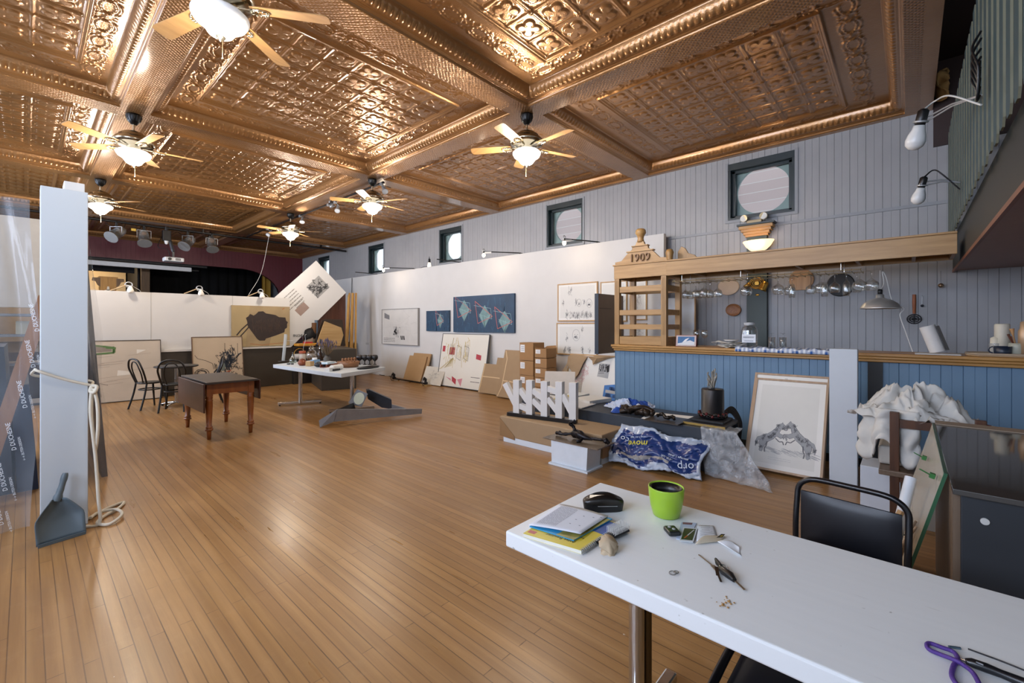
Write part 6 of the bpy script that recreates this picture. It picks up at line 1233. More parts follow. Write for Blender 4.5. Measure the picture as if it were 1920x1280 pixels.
def on_sack(name, body, size, u, v, mat, flip=PI):
    p = V(sk(u, v)); e = V(sk(u+.02, v))-V(sk(u-.02, v)); f = V(sk(u, v+.03))-V(sk(u, v-.03)); ex = e.normalized(); n = ex.cross(f).normalized(); n = n if n.x < 0 else -n; ey = n.cross(ex)
    R = Matrix((ex, ey, n)).transposed().to_4x4(); Rf = Matrix.Rotation(flip, 4, 'Z'); return text(name, body, size, mat, t, p+n*.026, (R @ Rf).to_euler(), .002)
my, mw = M('c9c23a', .5, var=0), M('c6d0de', .5, var=0)
on_sack('lettering', 'move', .10, .30, .60, my); on_sack('lettering', 'co', .10, .115, .62, mw); on_sack('lettering', 'orp', .11, .86, .30, mw); on_sack('lettering', '.co.uk', .05, .66, .36, mw); on_sack('lettering', 'storage \u2022 shipping', .035, .74, .50, mw); on_sack('lettering', 'moving \u2022 storage', .03, .27, .76, mw)
# papers and prints on the second plinth
P2 = PZ-.019
random.seed(21)
for i, (u, v, w, d, h, m, lab) in enumerate([(1090, 757, .34, .44, .05, 'd9d7d2', 'thick white pad of paper at the back of the papered plinth'), (1075, 752, .42, .3, .03, 'dcdbd8', 'white sheets lying before the yellow cloth'), (1110, 765, .3, .4, .016, 'c9ccd0', 'loose glossy white print lying at the plinth front edge'), (1140, 745, .25, .3, .06, 'd6d6d2', 'stack of white paper against the end of the bar'), (1030, 758, .3, .26, .035, 'cfd3d6', 'white print lying behind the acrylic uprights')]):
    p = onp(u, v, P2); x = min(max(p.x, 4.92), 5.36); y = min(max(p.y, 3.12), 4.1); x, y = [(5.32, 3.30), (5.10, 3.78), (4.92, 3.25), (5.42, 3.62), (4.95, 4.0)][i]
    b = MB(); b.bx(-d/2, d/2, -w/2, w/2, 0, h); o = b.build('paper_stack', M(m, .6), None, .003); o.location = (x, y, P2+.001+(.0 if i != 1 else .0)); o.rotation_euler.z = random.uniform(-.3, .3); tag(o, lab, 'paper')
b = MB(); b.add([(0, -.22, 0), (0, .24, 0), (.17, .24, .33), (.17, -.22, .33)], [(0, 1, 2, 3)]); o = b.build('open_folder', M('b9b1a8', .25, var=.06), None, solid=.03); o.location = (5.38, 3.90, P2+.02); o.rotation_euler.z = .5; tag(o, 'plastic-wrapped white board propped up behind the acrylic sculpture', 'board')
cloth('yellow_cloth', 'bright yellow crumpled cloth among the white papers', 'cloth', (5.06, 3.58, P2+.033), .11, .16, .09, M('c2a90f', .8), 31)
# ---------------------------------------------------------------- framed horse drawings, white post
fr2 = WOOD('a58a70', 'bda48a', 1, 2)
HORSE = [(-.28, -.50), (-.22, -.50), (-.20, -.36), (-.12, -.22), (-.05, -.15), (.10, -.04), (.18, .05), (.30, -.01), (.42, .06), (.46, -.05), (.49, -.03), (.47, .11), (.32, .12), (.24, .16), (.28, .28), (.33, .33), (.42, .26), (.46, .28), (.45, .36), (.36, .45), (.31, .51), (.28, .47), (.20, .44), (.12, .32), (.02, .20), (-.10, .10), (-.22, .06), (-.32, -.02), (-.40, -.05), (-.46, -.20), (-.44, -.36), (-.38, -.18), (-.33, -.12), (-.35, -.22), (-.30, -.34), (-.32, -.46)]
def horse(b, x, z, sx, sz, f):
    """soft pencil drawing of a rearing horse, f = way it faces"""
    P = [(x+f*p*sx, z+q*sz) for p, q in HORSE]; b.mat(2).poly(P if f < 0 else P[::-1], .0011); b.mat(0)
    for p, q in zip(P, P[1:]+P[:1]): b.stroke([(p[0]+random.gauss(0, .002), p[1]+random.gauss(0, .002)), q], .003*random.uniform(.5, 1.6))
    leg = [(.14, -.02), (.26, -.12), (.36, -.10), (.40, -.20)]; b.stroke([(x+f*p*sx, z+q*sz) for p, q in leg], .010); b.stroke([(x+f*p*sx, z+q*sz) for p, q in ((-.10, -.16), (-.12, -.32), (-.16, -.38), (-.14, -.50))], .012)
    for k in range(120):
        c, d = random.choice([(-.25, -.1), (-.2, .0), (-.05, -.02), (.08, .1), (.15, .25), (.36, .34), (-.28, -.35), (-.42, -.25), (.02, .02), (.2, .38)]); b.mat(k % 2); scribble(b, x+f*c*sx, z+d*sz, .022, .026, 2, .0022)
def art_horses(b, w, h):
    random.seed(40); horse(b, w*.31, h*.35, .30, .33, 1); horse(b, w*.69, h*.36, .30, .36, -1); b.mat(2)
    for k in range(60): xx = random.uniform(.15, .5) if k % 2 else random.uniform(.5, .9); z = .22+random.uniform(-.02, .03); b.stroke([(w*xx, h*z), (w*(xx+.1), h*(z-.02))], .003)
    lines(b, w*.3, w*.6, h*.12, h*.14, 2, .002)
def art_none(b, w, h): b.mat(0).stroke([(w*.42, h*.95), (w*.46, h*.95)], .004)
yl, yr = gx(1397, 873, 5.05).y, gx(1543, 905, 5.05).y
hm = [M('77787a', .8, var=0), M('56575a', .8, var=0), M('a3a4a6', .8, var=0)]
picture('framed_drawing', 'framed pencil drawing of two rearing horses leaning on the bar, front one', 'picture', (5.05, yl, .012), -PI/2, yl-yr, 1.0, .50, .035, frame=fr2, fw=.022, art=art_horses, mats=hm, border=.05)
picture('framed_drawing', 'pale wood frame just behind the framed horses, only its edge showing', 'picture', (5.13, yl+.03, .012), -PI/2, yl-yr+.03, 1.05, .49, .035, frame=fr2, fw=.022, art=art_none, mats=hm, border=.05)
o = MB().bx(5.09, 5.20, .35, .56, 0, 1.272).build('white_post', M('c4cad0', .5, var=.02), None, .003); o.name = 'boxed_post'; tag(o, 'white boxed post standing in front of the bar', 'post')
b = MB(); b.bx(5.885, 5.897, .20, .32, .10, 1.114); tag(b.build('dark_batten', M('15181d', .5)), 'dark upright strip on the bar front behind the white boxed post', 'strip')
# ---------------------------------------------------------------- old chair heaped with dust sheets
wd = WOOD('3d2416', '5e3a22', 1, 2, .4)
t = thing('wooden_stand', 'old dark wooden chair frame buried under white dust sheets', 'chair', (4.55, .0, 0)); O = V((4.55, 0, 0))
for x, y, h in ((4.33, .08, .85), (4.33, -.36, .85), (4.80, .12, .42), (4.80, -.36, .42)): MB().box((x-O.x, y, h/2), (.055, .055, h)).build('leg', wd, t, .004)
b = MB(); b.bx(-.27, .30, -.40, .17, .38, .42); b.build('seat', WOOD('5b4a3a', '776453', 1, 0), t, .006); MB().bx(-.24, -.2, -.36, .08, .74, .80).build('back_rail', wd, t); MB().bx(-.24, -.2, -.36, .08, .34, .38).build('seat_rail', wd, t)
cloth('dust_sheet', 'heap of white dust sheets over the back of the old wooden chair', 'cloth', (4.62, -.03, .78), .30, .36, .27, M('c9c7c1', .85, var=.05), 17, .3, .22)
def hang(u, v): a = -.35+1.5*u; r = .27+.03*math.sin(u*14)+.04*v+.05*noise.noise(V((u*8, v*5, 3))); return (4.58-r*math.cos(a)*.8, -.05+r*math.sin(a)*.9+.08, .86-.40*v*(.8+.25*math.sin(u*9)))
b = MB(); b.grid(24, 14, hang); 
o = b.build('dust_sheet', M('c9c7c1', .85, var=.05), solid=.012); tag(o, 'white sheet end hanging down beside the old chair post', 'cloth')
b = MB(); b.grid(24, 6, lambda u, v: (4.36+.12*v+.42*u, -.12-.32*u-.05*v+.02*math.sin(u*11), .74-.12*(1-v)+.05*math.sin(u*PI)-.02*u)); 
for i, f in enumerate(b.f): b.mi[i] = 1 if 3 <= i % 24 <= 4 or 19 <= i % 24 <= 20 else 0
tag(b.build('striped_cloth', [M('b3ada3', .85), M('6b2432', .85)], solid=.012), 'grey linen cloth with dark red stripes under the white dust sheets', 'cloth')
cloth('black_bag', 'crumpled black bag wedged between the old chair and dark cabinet', 'bag', (4.35, -.22, .421), .15, .13, .24, M('15161a', .5, var=.3), 23)
o = MB().bx(4.62, 4.95, .05, .30, .0, .34).build('white_carton', M('c3c8cf', .6), None, .004); o.location = (.0, .0, 0); tag(o, 'white carton standing on the floor behind the old chair post', 'box')
o = MB().bx(4.40, 4.75, -.34, -.02, .0, .34).build('beige_carton', M('8d8478', .7), None, .004); tag(o, 'beige carton standing on the floor under the old chair seat', 'box')
o = MB().bx(4.45, 4.80, -.02, .18, .421, .56).build('folded_linen', M('b2aca2', .8), None, .02); tag(o, 'folded grey-white linen pile on the old chair seat', 'linen')
# ---------------------------------------------------------------- glazed cabinet, glass pane with clips, white tube
CZT = .90
t = thing('glass_cabinet', 'dark grey display cabinet with a reflecting glass top at the right edge', 'cabinet', (3.0, -.6, 0)); O = V((3.0, -.6, 0)); T = Matrix.Translation(-O)
MB().at(T).bx(2.29, 3.76, -1.3, -.14, 0, CZT-.02).build('body', M('1d2228', .5, var=.08, scale=12), t, .004)
MB().at(T).bx(2.31, 3.74, -.142, -.120, 0.02, CZT-.03).build('side_panel', WOOD('5a4a3c', '74624f', 1, 2), t)
MB().at(T).bx(2.27, 3.78, -1.3, -.118, CZT-.02, CZT).build('glass_top', M('3a3734', .06, var=.03), t, .002)
MB().at(T).bx(3.66, 3.785, -1.3, -.118, CZT+.001, CZT+.006).build('back_strip', M('8a7a68', .5), t)
for y, z in ((-.20, .80), (-.42, .66), (-.6, .7)): MB().at(T).cyl((2.288, y, z), (2.283, y, z), .012).build('screw_cap', M('b5b5b2', .4), t)
pn = GLASS('c9c2b0', .25, .62); t = thing('leaning_glass', 'green-edged glass pane with clips and dried stems leaning on the cabinet', 'glass pane', (2.49, .118, .003)); ln = math.atan2(.255, 1)
b = MB().at(Matrix.Rotation(ln, 4, 'X')); b.bx(0, 1.22, -.004, .004, 0, .92); b.build('pane', pn, t); b = MB().at(Matrix.Rotation(ln, 4, 'X')); b.bx(-.003, 0, -.006, .006, 0, .92); b.bx(0, 1.22, -.006, .006, .92, .924); b.build('green_edge', M('2f5a40', .3), t)
b = MB().at(Matrix.Rotation(ln, 4, 'X') @ Matrix.Translation((0, .012, 0))); random.seed(4)
for x in (.06, .13, .7): b = MB().at(Matrix.Rotation(ln, 4, 'X') @ Matrix.Translation((0, .012, 0))); b.tube(spline([(x, 0, .15+.1*R_()), (x+.03, .01, .3), (x+.1, .012, .5+.1*R_()), (x+.05+.1*R_(), 0, .62)], 6), .005, 5); b.build('dried_stem', M('b79d84', .7), t)
for k, (x, z, c) in enumerate([(.18, .55, '26332c'), (.10, .42, '3f7a88'), (.06, .30, '3f7a88'), (.75, .8, '2f6b33'), (.16, .86, '2f6b33')]): b = MB().at(Matrix.Rotation(ln, 4, 'X') @ Matrix.Translation((x, .02, z))); b.box((0, 0, 0), (.028, .018, .02)); b.tube([(0, .006, 0), (0, .045, .01)], .003, 5); b.build('clip', M(c, .4), t)
a, c = gx(1708, 895, 2.78), gx(1690, 968, 2.70); d = (a-c).normalized(); f = a-d*(a.z-.02)/d.z; b = MB(); b.tube([f, a], .022, 14); tag(b.build('white_tube', M('c9cdd2', .4)), 'white plastic tube leaning beside the glass pane behind the black chair', 'tube')
a2 = gx(1690, 958, 2.62); a3 = gx(1672, 990, 2.58); dd = (a2-a3).normalized(); b = MB(); b.bar(a2-dd*((a2.z-.012)/dd.z), a2, .018, .018); tag(b.build('wooden_stick', M('b89468', .6)), 'thin pale wooden stick standing behind the black chair back', 'stick')
# ---------------------------------------------------------------- long white table in the foreground
WZ = .74; TX0, TX1, TY0, TY1 = 1.186, 1.856, -1.35, 1.105
def tabletop():
    t = NT('white_painted_boards'); v = t.coord(); g = t.noise(t.coord((30, 1.5, 6)), 1, 5, .6); s = t.noise(v, 38, 2, .4); s2 = t.noise(t.coord((60, 5, 1)), 1.3, 2, .5)
    c = t.mix(t.math('MULTIPLY', g, .5), C('e2e5e6'), C('cfd3d5')); c = t.mix(t.ramp(s, [(.74, (0, 0, 0, 1)), (.79, (.7, .7, .7, 1))]), c, C('8f8d88')); c = t.mix(t.ramp(s2, [(.72, (0, 0, 0, 1)), (.76, (.25, .25, .25, 1))]), c, C('a4a29c'))
    t.set(Base_Color=c, Roughness=.42); t.bump(g, .1, .002); return t.m
t = thing('long_table', 'long white painted table in the foreground, strewn with keys and books', 'table', (1.52, 0, 0)); T = Matrix.Translation((-1.52, 0, 0))
b = MB().at(T); b.bx(TX0, TX1, TY0, TY1, WZ-.058, WZ); b.build('table_top', tabletop(), t, .007, 3)
b = MB().at(T); b.bx(TX0+.03, TX1-.03, TY0+.03, TY1-.05, WZ-.075, WZ-.0585); b.build('under_frame', M('6b6a66', .6), t)
for y in (.74, -1.0):
    b = MB().at(T); b.cyl((1.50, y, .04), (1.50, y, WZ-.07), .028, n=24); b.build('post', m_chrome, t); b = MB().at(T); b.bar((1.22, y, .03), (1.82, y, .03), .05, .04); b.build('foot_bar', m_chrome, t, .008)
    b = MB().at(T); b.cyl((1.545, y-.02, .04), (1.545, y-.02, WZ-.07), .016, n=16); b.build('rear_post', M('5a4a30', .3, .8), t)
m_vin = M('0c1018', .42, var=.05); m_fr = M('0b0d12', .3)
def px(u, v, z=WZ): return gz(u, v, z)
# black padded chair on the far side
t = thing('padded_chair', 'black padded chair with looped tube back behind the white table', 'chair', (2.33, .20, 0))
# local: x to the sitter's right, back at -y ... chair faces the table
b = MB(); fr_ = [(-.20, -.02, .42), (-.205, -.03, .60), (-.205, -.05, .72)]+[(x, -.06, z) for x, z in [(-.20, .78), (-.17, .815), (-.12, .83), (0, .832), (.12, .83), (.17, .815), (.20, .78)]]+[(.205, -.05, .72), (.205, -.03, .60), (.20, -.02, .42)]
b.tube(spline(fr_, 5), .0125, 10); b.build('back_frame', m_fr, t)
def pad(u, v): x = (u-.5)*.37; z = .54+.23*v; return (x, -.045-.022*math.sin(PI*u)**.5*math.sin(PI*v)**.5, z)
def pad2(u, v): x = (u-.5)*.37; z = .54+.23*v; return (x, -.035+.02*math.sin(PI*u)**.5*math.sin(PI*v)**.5, z)
b = MB(); b.grid(16, 12, pad); b.grid(16, 12, pad2); b.build('back_pad', m_vin, t)
b = MB(); b.slab([(-.2, .02), (.2, .02), (.21, .38), (.17, .42), (-.17, .42), (-.21, .38)], .41, .46); b.build('seat', m_vin, t, .02, 3)
for s in (-1, 1):
    MB().tube(spline([(s*.2, -.02, .44), (s*.205, -.06, .2), (s*.21, -.10, 0)], 5), .0125, 10).build('leg', m_fr, t); MB().tube(spline([(s*.19, .36, .41), (s*.2, .38, .2), (s*.21, .40, 0)], 5), .0125, 10).build('leg', m_fr, t)
t.rotation_euler.z = math.radians(90-8); t.scale = (.95, .95, .96)
t = thing('padded_stool', 'black padded seat with tube frame pushed under the white table', 'stool', (1.50, .20, 0))
def seat(u, v): return ((u-.5)*.40, (v-.5)*.40, .44+.035*(math.sin(PI*u)*math.sin(PI*v))**.35)
b = MB(); b.grid(14, 14, seat); b.bx(-.2, .2, -.2, .2, .41, .441); b.build('seat', m_vin, t)
b = MB(); P = [(-.225, .225, 0)]; 
b.tube(spline([(-.22, .20, .0), (-.225, .21, .25), (-.225, .215, .42), (-.215, .22, .455), (0, .225, .46), (.215, .22, .455), (.225, .215, .42), (.225, .21, .2), (.22, .2, 0)], 5), .013, 10); b.build('front_frame', m_fr, t)
for s in (-1, 1): MB().tube([(s*.18, -.18, .41), (s*.21, -.22, 0)], .0125, 10).build('leg', m_fr, t)
# spectacle case
p = px(1131, 955); t = thing('glasses_case', 'black hard spectacle case on the white table', 'glasses case', (p.x, p.y, WZ+.001), math.radians(-46))
def shell(z0, z1, up):
    b = MB(); n = 40; m = 10; vs = []
    for i in range(m+1):
        k = i/m
        for j in range(n):
            a = 2*PI*j/n; c_, s_ = math.cos(a), math.sin(a); q = (abs(c_)**3.2+abs(s_)**3.2)**(-1/3.2); sc = (1-k**3.0*.45) if up else 1-.06*(1-k)
            arch = (1-(abs(c_*q))**2.2*.5) if up else 1
            vs.append((.083*q*c_*sc if not up else .083*q*c_*(1-k**4*.25), .034*q*s_*sc, z0+(z1-z0)*k*arch))
    b.add(vs, [(i*n+j, i*n+(j+1) % n, (i+1)*n+(j+1) % n, (i+1)*n+j) for i in range(m) for j in range(n)], True); b.add(vs[-n:], [tuple(range(n))]); b.add(vs[:n], [tuple(range(n))[::-1]]); return b
shell(0, .03, False).build('lower_shell', M('0f0f11', .4), t); shell(.0305, .066, True).build('upper_shell', M('17130f', .28), t)
b = MB(); b.bar((-.03, -.0345, .026), (.05, -.0345, .026), .001, .0016); b.build('stitching', M('9a9a98', .5), t)
# lime pot
p = px(1249, 966); t = thing('plant_pot', 'lime green pot with an empty black liner on the white table', 'pot', (p.x, p.y, WZ+.001)); m_lime = M('93b632', .3, var=.02)
MB().lathe([(0, 0), (.044, 0), (.050, .004), (.060, .04), (.066, .08), (.0685, .111), (.0675, .115), (.0645, .115), (.062, .108), (.061, .08), (.055, .04), (.0, .03)], 48).build('outer_pot', m_lime, t)
MB().lathe([(.060, .104), (.0605, .111), (.058, .112), (.055, .08), (.047, .04), (0, .036)], 40).build('black_liner', M('0d0d0e', .35, var=.3, scale=60), t)
# books, brochure, letter, brush, wood shavings
def flat(name, label, cat, quad, z, th, mats, art=None, bev=.001, group=None):
    """sheet or book drawn from its four corners (pixel positions read on the photo) lying at height z"""
    P = [px(u, v, WZ+z+th) for u, v in quad]; c = sum(P, V((0, 0, 0)))/4; t = thing(name, label, cat, (c.x, c.y, WZ+z), 0, group); Q = [(p.x-c.x, p.y-c.y) for p in P]; return t, Q
def emb(Q, a, b): (x0, y0), (x1, y1), (x2, y2), (x3, y3) = Q; return ((1-a)*(1-b)*x0+a*(1-b)*x1+a*b*x2+(1-a)*b*x3, (1-a)*(1-b)*y0+a*(1-b)*y1+a*b*y2+(1-a)*b*y3)
def ang(Q): return math.atan2(Q[1][1]-Q[0][1], Q[1][0]-Q[0][0])
# road atlas: corners front-left, front-right, back-right, back-left
t, Q = flat('road_atlas', 'yellow spiral-bound road atlas under the papers on the white table', 'book', [(981, 999), (1090, 1031), (1162, 982), (1060, 950)], 0, .014, None)
MB().slab(Q, .001, .012).build('pages', M('d9d6ca', .8), t); b = MB(); b.slab(Q, .0122, .0138); b.slab(Q, 0, .001); b.build('cover', M('c9b52c', .4, var=.05), t)
strip = [emb(Q, .0, .98), emb(Q, 1, .98), emb(Q, 1, .55), emb(Q, .6, .6)]; MB().slab(strip[::-1], .0139, .0143).build('cover_photo', M('2a4f8c', .35, var=.35, scale=25), t)
a = ang(Q); pc = emb(Q, .55, .14)
text('title', 'Atlas Routier', .021, M('2a2d3a', .5, var=0), t, (pc[0], pc[1], .0141), Euler((0, 0, a+PI)), .0002); pc = emb(Q, .75, .30); text('title', 'Europe', .014, M('2a2d3a', .5, var=0), t, (pc[0], pc[1], .0141), Euler((0, 0, a+PI)), .0002)
q4 = [emb(Q, .03, .05), emb(Q, .16, .05), emb(Q, .16, .12), emb(Q, .03, .12)]; MB().slab(q4, .0139, .0143).build('red_badge', M('a3282c', .4), t)
b = MB(); e0, e1 = V(emb(Q, 1.0, 0)).to_3d(), V(emb(Q, 1.0, .96)).to_3d()
for k in range(26): c = e0.lerp(e1, k/25)+V((0, 0, .007)); d = (e1-e0).normalized(); n = V((d.y, -d.x, 0)); b.tube([c+n*.009*math.cos(w)+V((0, 0, .009*math.sin(w))) for w in [2*PI*i/10 for i in range(10)]], .0012, 5, True)
b.build('spiral_binding', M('8c8f92', .3, .6), t)
t, Q = flat('brochure', 'bright blue and map-coloured brochure between atlas and letter', 'brochure', [(993, 986), (1076, 1012), (1148, 972), (1072, 950)], .015, .004, None); MB().slab(Q, 0, .004).build('pages', M('2f8fc0', .4), t)
q4 = [emb(Q, .62, -.005), emb(Q, 1.0, -.005), emb(Q, 1, .95), emb(Q, .62, .95)]; MB().slab(q4, .0041, .0045).build('map_cover', M('8f8a4a', .4, var=.5, scale=30), t)
t, Q = flat('letter', 'white printed letter lying on top of the atlas pile', 'paper', [(990, 984), (1088, 1004), (1141, 967), (1050, 944)], .021, .001, None)
b = MB(); b.grid(10, 10, lambda u, v: (*emb(Q, u, v), .001+.004*math.sin(u*PI)*(.5+.5*v)+(.006*u*(1-v)))); b.build('sheet', M('d3d6de', .7, var=.01), t, solid=.0006)
b = MB()
def tl(u0, u1, v, w=.0014):
    p, q = emb(Q, u0, v), emb(Q, u1, v); hgt = lambda u, vv: .001+.004*math.sin(u*PI)*(.5+.5*vv)+(.006*u*(1-vv))+.0012
    dx, dy = q[0]-p[0], q[1]-p[1]; L = math.hypot(dx, dy); nx, ny = -dy/L*w/2, dx/L*w/2; b.add([(p[0]-nx, p[1]-ny, hgt(u0, v)), (q[0]-nx, q[1]-ny, hgt(u1, v)), (q[0]+nx, q[1]+ny, hgt(u1, v)), (p[0]+nx, p[1]+ny, hgt(u0, v))], [(0, 1, 2, 3)])
random.seed(2)
for k in range(11):
    x = .10+.035*k; c0 = .12
    while c0 < .88:
        c1 = min(.9, c0+random.uniform(.05, .14)); p, q = emb(Q, x, c0), emb(Q, x, c1); hz = .001+.004*math.sin(x*PI)*(.5+.5*c0)+.006*x*(1-c0)+.0013; hz2 = .001+.004*math.sin(x*PI)*(.5+.5*c1)+.006*x*(1-c1)+.0013; dx, dy = q[0]-p[0], q[1]-p[1]; L = math.hypot(dx, dy); nx, ny = -dy/L*.0007, dx/L*.0007
        b.add([(p[0]-nx, p[1]-ny, hz), (q[0]-nx, q[1]-ny, hz2), (q[0]+nx, q[1]+ny, hz2), (p[0]+nx, p[1]+ny, hz)], [(0, 1, 2, 3)]); c0 = c1+.015
for k, (u0, v) in enumerate(((.62, .3), (.62, .5), (.66, .7), (.80, .3), (.82, .75), (.92, .84))): tl(u0, u0+.03, v, .004); 
b.build('printing', M('6b6f7a', .7, var=0), t)
p = px(1120, 1010); t = thing('hair_brush', 'black hairbrush with white bristles beside the atlas', 'brush', (1.325, .86, WZ+.001), math.radians(-32)); P0, P1 = px(1118, 1022), px(1172, 997); d = (P1-P0); t.location = (P0.x, P0.y, WZ+.001); t.rotation_euler.z = math.atan2(d.y, d.x); L = d.length
b = MB(); b.tube([(0, 0, .009), (L*.35, 0, .010), (L*.5, 0, .011), (L, 0, .011)], [.010, .011, .02, .021], 12); 
for q in b.v: q.z = .009+(q.z-.009)*.4
b.build('handle', M('121214', .35), t)
b = MB()
for i in range(16):
    for j in range(6): x = L*.5+L*.5*i/15; y = -.017+.034*j/5; b.tube([(x, y, .014), (x+.003, y*1.2, .036)], .0009, 4)
b.build('bristles', M('d4d4d2', .5, var=0), t)['kind'] = 'stuff'
p = px(1142, 1034); t = thing('wood_shavings', 'pale curled wood bark pieces on the white table edge', 'wood shaving', (p.x, p.y, WZ+.001)); random.seed(6)
for k, (w, h, z) in enumerate(((.034, .03, .004), (.03, .034, .022))):
    out = [(w*(1+.16*math.sin(5*a+k)+.1*random.uniform(-1, 1))*math.cos(a), h*(1+.2*math.cos(2*a)+.1*random.uniform(-1, 1))*math.sin(a)) for a in [2*PI*i/26 for i in range(26)]]
    b = MB(); n = len(out); b.add([(x, y, z+.010*math.sin(x*60)+.010*k*(y/.03)) for x, y in out]+[(0, 0, z+.012)], [(i, (i+1) % n, n) for i in range(n)], True); b.build('shaving', M('b09d82', .8, var=.08, scale=40), t, solid=.004).location = (.006*k, .006*k, 0)
# key fob, cards, receipts
p = px(1260, 1000); t = thing('gate_remote', 'small black remote with two grey buttons beside the cards', 'remote', (p.x, p.y, WZ+.001), math.radians(-44)); t.scale = (1.4, 1.4, 1.4); MB().bx(-.016, .016, -.02, .02, 0, .013).build('case', M('1a1f1d', .35), t, .005, 3); 
for y in (.008, -.004): MB().lathe([(0, .013), (.005, .013), (.004, .015), (0, .0155)], 12, (-.003 if y > 0 else .003, y, 0)).build('button', M('9a9c98', .4), t)
t, Q = flat('photo_card', 'laminated green photo card with a paintbrush picture on the table', 'card', [(1274, 1013), (1300, 1016), (1308, 990), (1281, 988)], .004, .002, None); MB().slab(Q, 0, .002).build('sleeve', M('c9d0d4', .2), t); q4 = [emb(Q, .08, .1), emb(Q, .9, .1), emb(Q, .9, .93), emb(Q, .1, .93)]; MB().slab(q4, .0021, .0024).build('print', M('33441a', .4), t)
b = MB(); p, q = V(emb(Q, .3, .2)).to_3d(), V(emb(Q, .8, .85)).to_3d(); b.bar(p+V((0, 0, .0027)), p.lerp(q, .3)+V((0, 0, .0027)), .004, .0004); b.mat(1).bar(p.lerp(q, .3)+V((0, 0, .0027)), q+V((0, 0, .0027)), .003, .0004); b.build('painted_brush', [M('b5642c', .5, var=0), M('c9c9c6', .5, var=0)], t)
t, Q = flat('id_card', 'white and blue plastic card under the green photo card', 'card', [(1268, 1009), (1290, 1012), (1306, 980), (1278, 978)], 0, .003, None); MB().slab(Q, 0, .003).build('card', M('b4c2d4', .25), t); q4 = [emb(Q, .1, .86), emb(Q, .75, .86), emb(Q, .75, .98), emb(Q, .1, .98)]; MB().slab(q4, .0031, .0034).build('portrait', M('7d5a5a', .4, var=.4, scale=90), t)
for i, (quad, c, lab, nm_) in enumerate([([(1306, 1014), (1345, 1008), (1338, 985), (1308, 984)], 'd5d8dc', 'white receipt with handwriting beside the photo card', 'receipt'), ([(1303, 1020), (1352, 1014), (1360, 1005), (1325, 1002)], 'c3b9a4', 'beige folded receipt with yellow and black corner', 'receipt'), ([(1345, 1015), (1391, 1042), (1386, 1024), (1372, 1014)], 'dde1e6', 'white torn paper slip nearest the car keys', 'paper slip')]):
    t, Q = flat(nm_, lab, 'paper', quad, .002+.0015*i, .001, None); b = MB(); b.grid(8, 8, lambda u, v: (*emb(Q, u, v), .001+.006*math.sin(u*3+i)*math.sin(v*PI))); b.build('sheet', M(c, .6, var=.02), t, solid=.0005)
    if i == 0:
        b = MB(); random.seed(8)
        for k in range(6): p = emb(Q, .15+.1*R_(), .2+.12*k); q = emb(Q, .6+.3*R_(), .2+.12*k); b.bar((p[0], p[1], .009), (q[0], q[1], .009), .0012, .0003)
        b.build('handwriting', M('4a4f58', .7, var=0), t)
    if i == 1: q4 = [emb(Q, .75, .3), emb(Q, 1, .3), emb(Q, 1, .95), emb(Q, .8, .95)]; b = MB(); b.slab(q4, .009, .0094); b.mat(1).slab([emb(Q, .84, .5), emb(Q, .95, .45), emb(Q, .95, .75)], .0095, .0098); b.build('black_corner', [M('1c1a16', .5), M('b9a02a', .5)], t)
# car keys and ring
m_key = M('a99a84', .3, .9); p = px(1360, 1072); t = thing('car_keys', 'bunch of car keys with black fob on the white table', 'keys', (p.x, p.y, WZ+.001)); O = V((p.x, p.y, WZ))
def kp(u, v, z=.006): q = px(u, v, WZ+z); return V((q.x-O.x, q.y-O.y, z))
b = MB(); b.tube([kp(1350, 1064, .008), kp(1356, 1070, .01), kp(1370, 1080, .01), kp(1377, 1088, .008)], [.007, .012, .012, .007], 12); b.build('fob', M('111214', .3), t)
b = MB(); b.bar(kp(1374, 1085, .006), kp(1396, 1106, .004), .006, .0022); b.build('car_key', m_key, t)
b = MB(); b.bar(kp(1310, 1040, .003), kp(1340, 1064, .005), .004, .0018); b.bar(kp(1336, 1060, .005), kp(1345, 1070, .006), .013, .002); b.build('long_key', m_key, t)
b = MB(); b.bar(kp(1343, 1063, .012), kp(1346, 1079, .006), .010, .002); b.bar(kp(1346, 1076, .006), kp(1352, 1091, .004), .006, .002); b.build('house_key', M('4a4036', .35, .8), t)
b = MB(); b.tube([kp(1342, 1048, .01), kp(1346, 1056, .012), kp(1352, 1062, .012)], [.004, .008, .006], 8); b.build('leather_tag', M('121110', .5), t)
c = kp(1358, 1064, .012); MB().tube([c+V((.013*math.cos(a), .013*math.sin(a), .004*math.sin(a))) for a in [2*PI*i/20 for i in range(20)]], .0012, 6, True).build('split_ring', m_chrome, t)
p = px(1265, 1075); t = thing('wire_rings', 'two thin loose metal rings lying on the white table', 'ring', (p.x, p.y, WZ+.001)); 
for x, y, r in ((-.006, .004, .012), (.006, -.002, .008)): MB().tube([(x+r*math.cos(a), y+r*.8*math.sin(a), .002) for a in [2*PI*i/22 for i in range(22)]], .0011, 6, True).build('ring', M('77787a', .3, .9), t)
p = px(1360, 1132); random.seed(5); b = MB()
for k in range(22): b.ball((random.gauss(0, .012), random.gauss(0, .009), .001), .0022*(.5+R_()), (1.6, 1, .5), 6)
o = b.build('crumbs', M('a8814a', .8)); o.location = (p.x, p.y, WZ+.001); tag(o, 'scatter of tan crumbs on the white table', 'crumbs', None, 'stuff')
